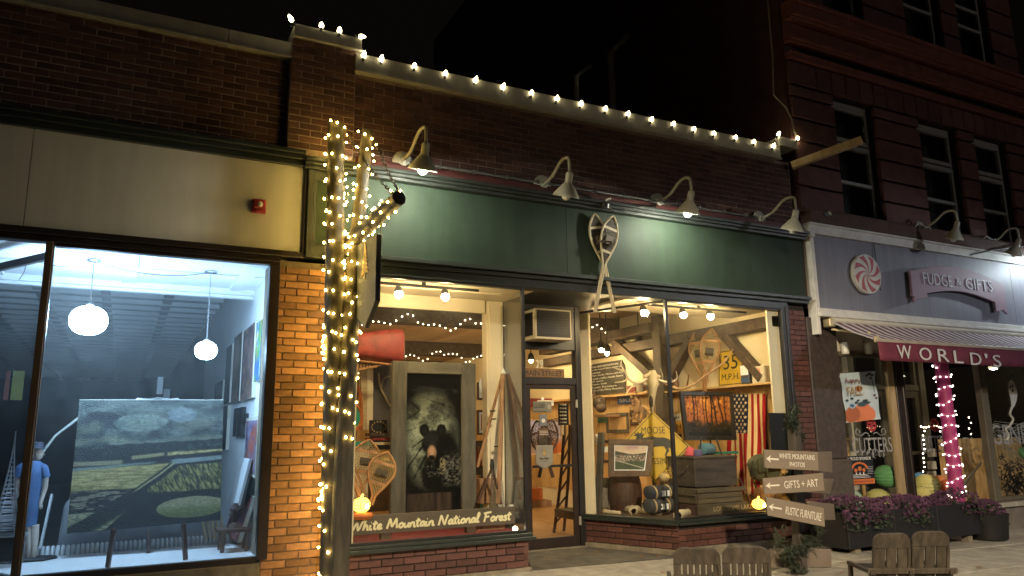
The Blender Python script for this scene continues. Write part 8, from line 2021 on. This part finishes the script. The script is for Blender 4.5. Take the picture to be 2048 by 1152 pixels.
# ================================================================ low double chairs
M_CHAIR = wood('weathered_chair_wood', (.030, .024, .018), (.10, .08, .058), st=(5, 5, .8), scale=3.5, rough=.8, bump=.5, island=.2)
def double_chair(origin, ang, label, lean=.28, n_slat=5, wide=False, H=.57, W=.36):
    """two curved-top slatted backs side by side on a common rail, seen from behind; local x to the right, y towards the shop"""
    t = thing('double_chair', origin, label, 'chair', 'low wooden double chairs on the pavement'); Rz = Matrix.Translation(origin) @ Matrix.Rotation(ang, 4, 'Z')
    dn = Vector((0, lean, -1)).normalized()   # backs lean away from the shop, so downwards means forwards
    for s in (0, 1):
        x0 = (s - 1) * (W + .015) + .0075; zt = H + (.012 if s else 0); up = -dn; nrm = Vector((1, 0, 0)).cross(up)
        M = Rz @ frameM(Vector((x0, 0, zt)) , Vector((1, 0, 0)), up, nrm)   # x across, y up the back, z out of its rear face... turned outward below
        r = .075; arc = [(W - r + r * math.cos(a), -r + r * math.sin(a)) for a in np.linspace(0, math.pi / 2, 6)] + [(r - r * math.cos(a), -r + r * math.sin(a)) for a in np.linspace(math.pi / 2, 0, 6)]
        poly = arc + [(0, -.125), (W, -.125)]
        bk_ = build(MB(M).prism(poly, (0, 0, -.014), (1, 0, 0), (0, 1, 0), .028), 'backrest', M_CHAIR, t, bevel=.004)
        ns = n_slat; gap = .012; ww = (W - .03) / ns
        for k in range(ns):
            build(MB(M).box((.015 + k * ww + gap / 2, -.60, -.010), (.015 + (k + 1) * ww - gap / 2, -.126, .008 + .002 * (k % 2))), 'slat', M_CHAIR, bk_, bevel=.003)
        for xx in (-.001, W - .021): build(MB(M).box((xx, -.60, -.016), (xx + .022, -.127, .02)), 'stile', M_CHAIR, bk_, bevel=.003)
        build(MB(Rz).box((x0 + .01, .17, .20), (x0 + W - .01, .52, .222)), 'seat', M_CHAIR, t, bevel=.004)
    M = Rz @ frameM(Vector((0, 0, H)), Vector((1, 0, 0)), -dn, Vector((1, 0, 0)).cross(-dn))
    build(MB(M).box((-W - .06, -.33, .021), (W + .06, -.285, .045)), 'rail', M_CHAIR, t, bevel=.004) if wide else build(MB(M).box((-W - .01, -.46, .021), (W + .01, -.41, .045)), 'rail', M_CHAIR, t, bevel=.004)
    for xx in (-W - .03, -.02, W + .005):
        build(MB(Rz).beam(Vector((xx, .50, .21)), Vector((xx, .52, 0)), .03, .04), 'leg', M_CHAIR, t); build(MB(Rz).beam(Vector((xx, .06, .22)), Vector((xx, .10, 0)), .03, .04), 'leg', M_CHAIR, t)
        build(MB(Rz).beam(Vector((xx, .02, .225)), Vector((xx, .54, .225)), .03, .03), 'side_rail', M_CHAIR, t)
    return t
def ground_under(px, py, H):
    """the spot where a chair back with this height has its top at the pixel"""
    p = atZ(px, py, H); 
    for _ in range(6): p = atZ(px, py, H + gz(p.x))
    return Vector((p.x, p.y, gz(p.x)))
g0 = ground_under(1442, 1096, .50); d0 = Vector((g0.x, g0.y + 7, 0)).normalized()
double_chair(g0, math.atan2(d0.y, d0.x) - math.pi / 2 + .10, 'low dark double chair with narrow slats, in front of the right bay window', n_slat=7, H=.50, W=.345)
g1_ = ground_under(1822, 1066, .54); d1 = Vector((g1_.x, g1_.y + 7, 0)).normalized()
double_chair(g1_, math.atan2(d1.y, d1.x) - math.pi / 2 + .42, 'low brown double chair with wide slats, in front of the flower box', n_slat=3, wide=True, H=.54, W=.30)

# ================================================================ the two street lamps that light the pavement (behind the photographer)
for (x, y, z), lb in ((LAMP_A, 'street lamp with a hood across the road, behind the photographer'), (LAMP_B, 'street lamp with a hood down the road to the right'), (LAMP_C, 'tallest street lamp, far down the road to the right')):
    t = thing('street_lamp', (x, y, -.1), lb, 'street lamp'); build(MB().lathe([(.14, -.3), (.12, 0), (.07, .5), (.05, z + .45)], (x, y - .45, 0), n=14), 'pole', M_BLACK, t, smooth=1)
    build(MB().beam((x, y - .5, z + .42), (x, y, z + .42), .05, .05), 'arm', M_BLACK, t); build(MB().lathe([(.05, .46), (.26, .42), (.28, .39), (.05, .38)], (x, y, z), n=18), 'hood', M_BLACK, t, smooth=1)
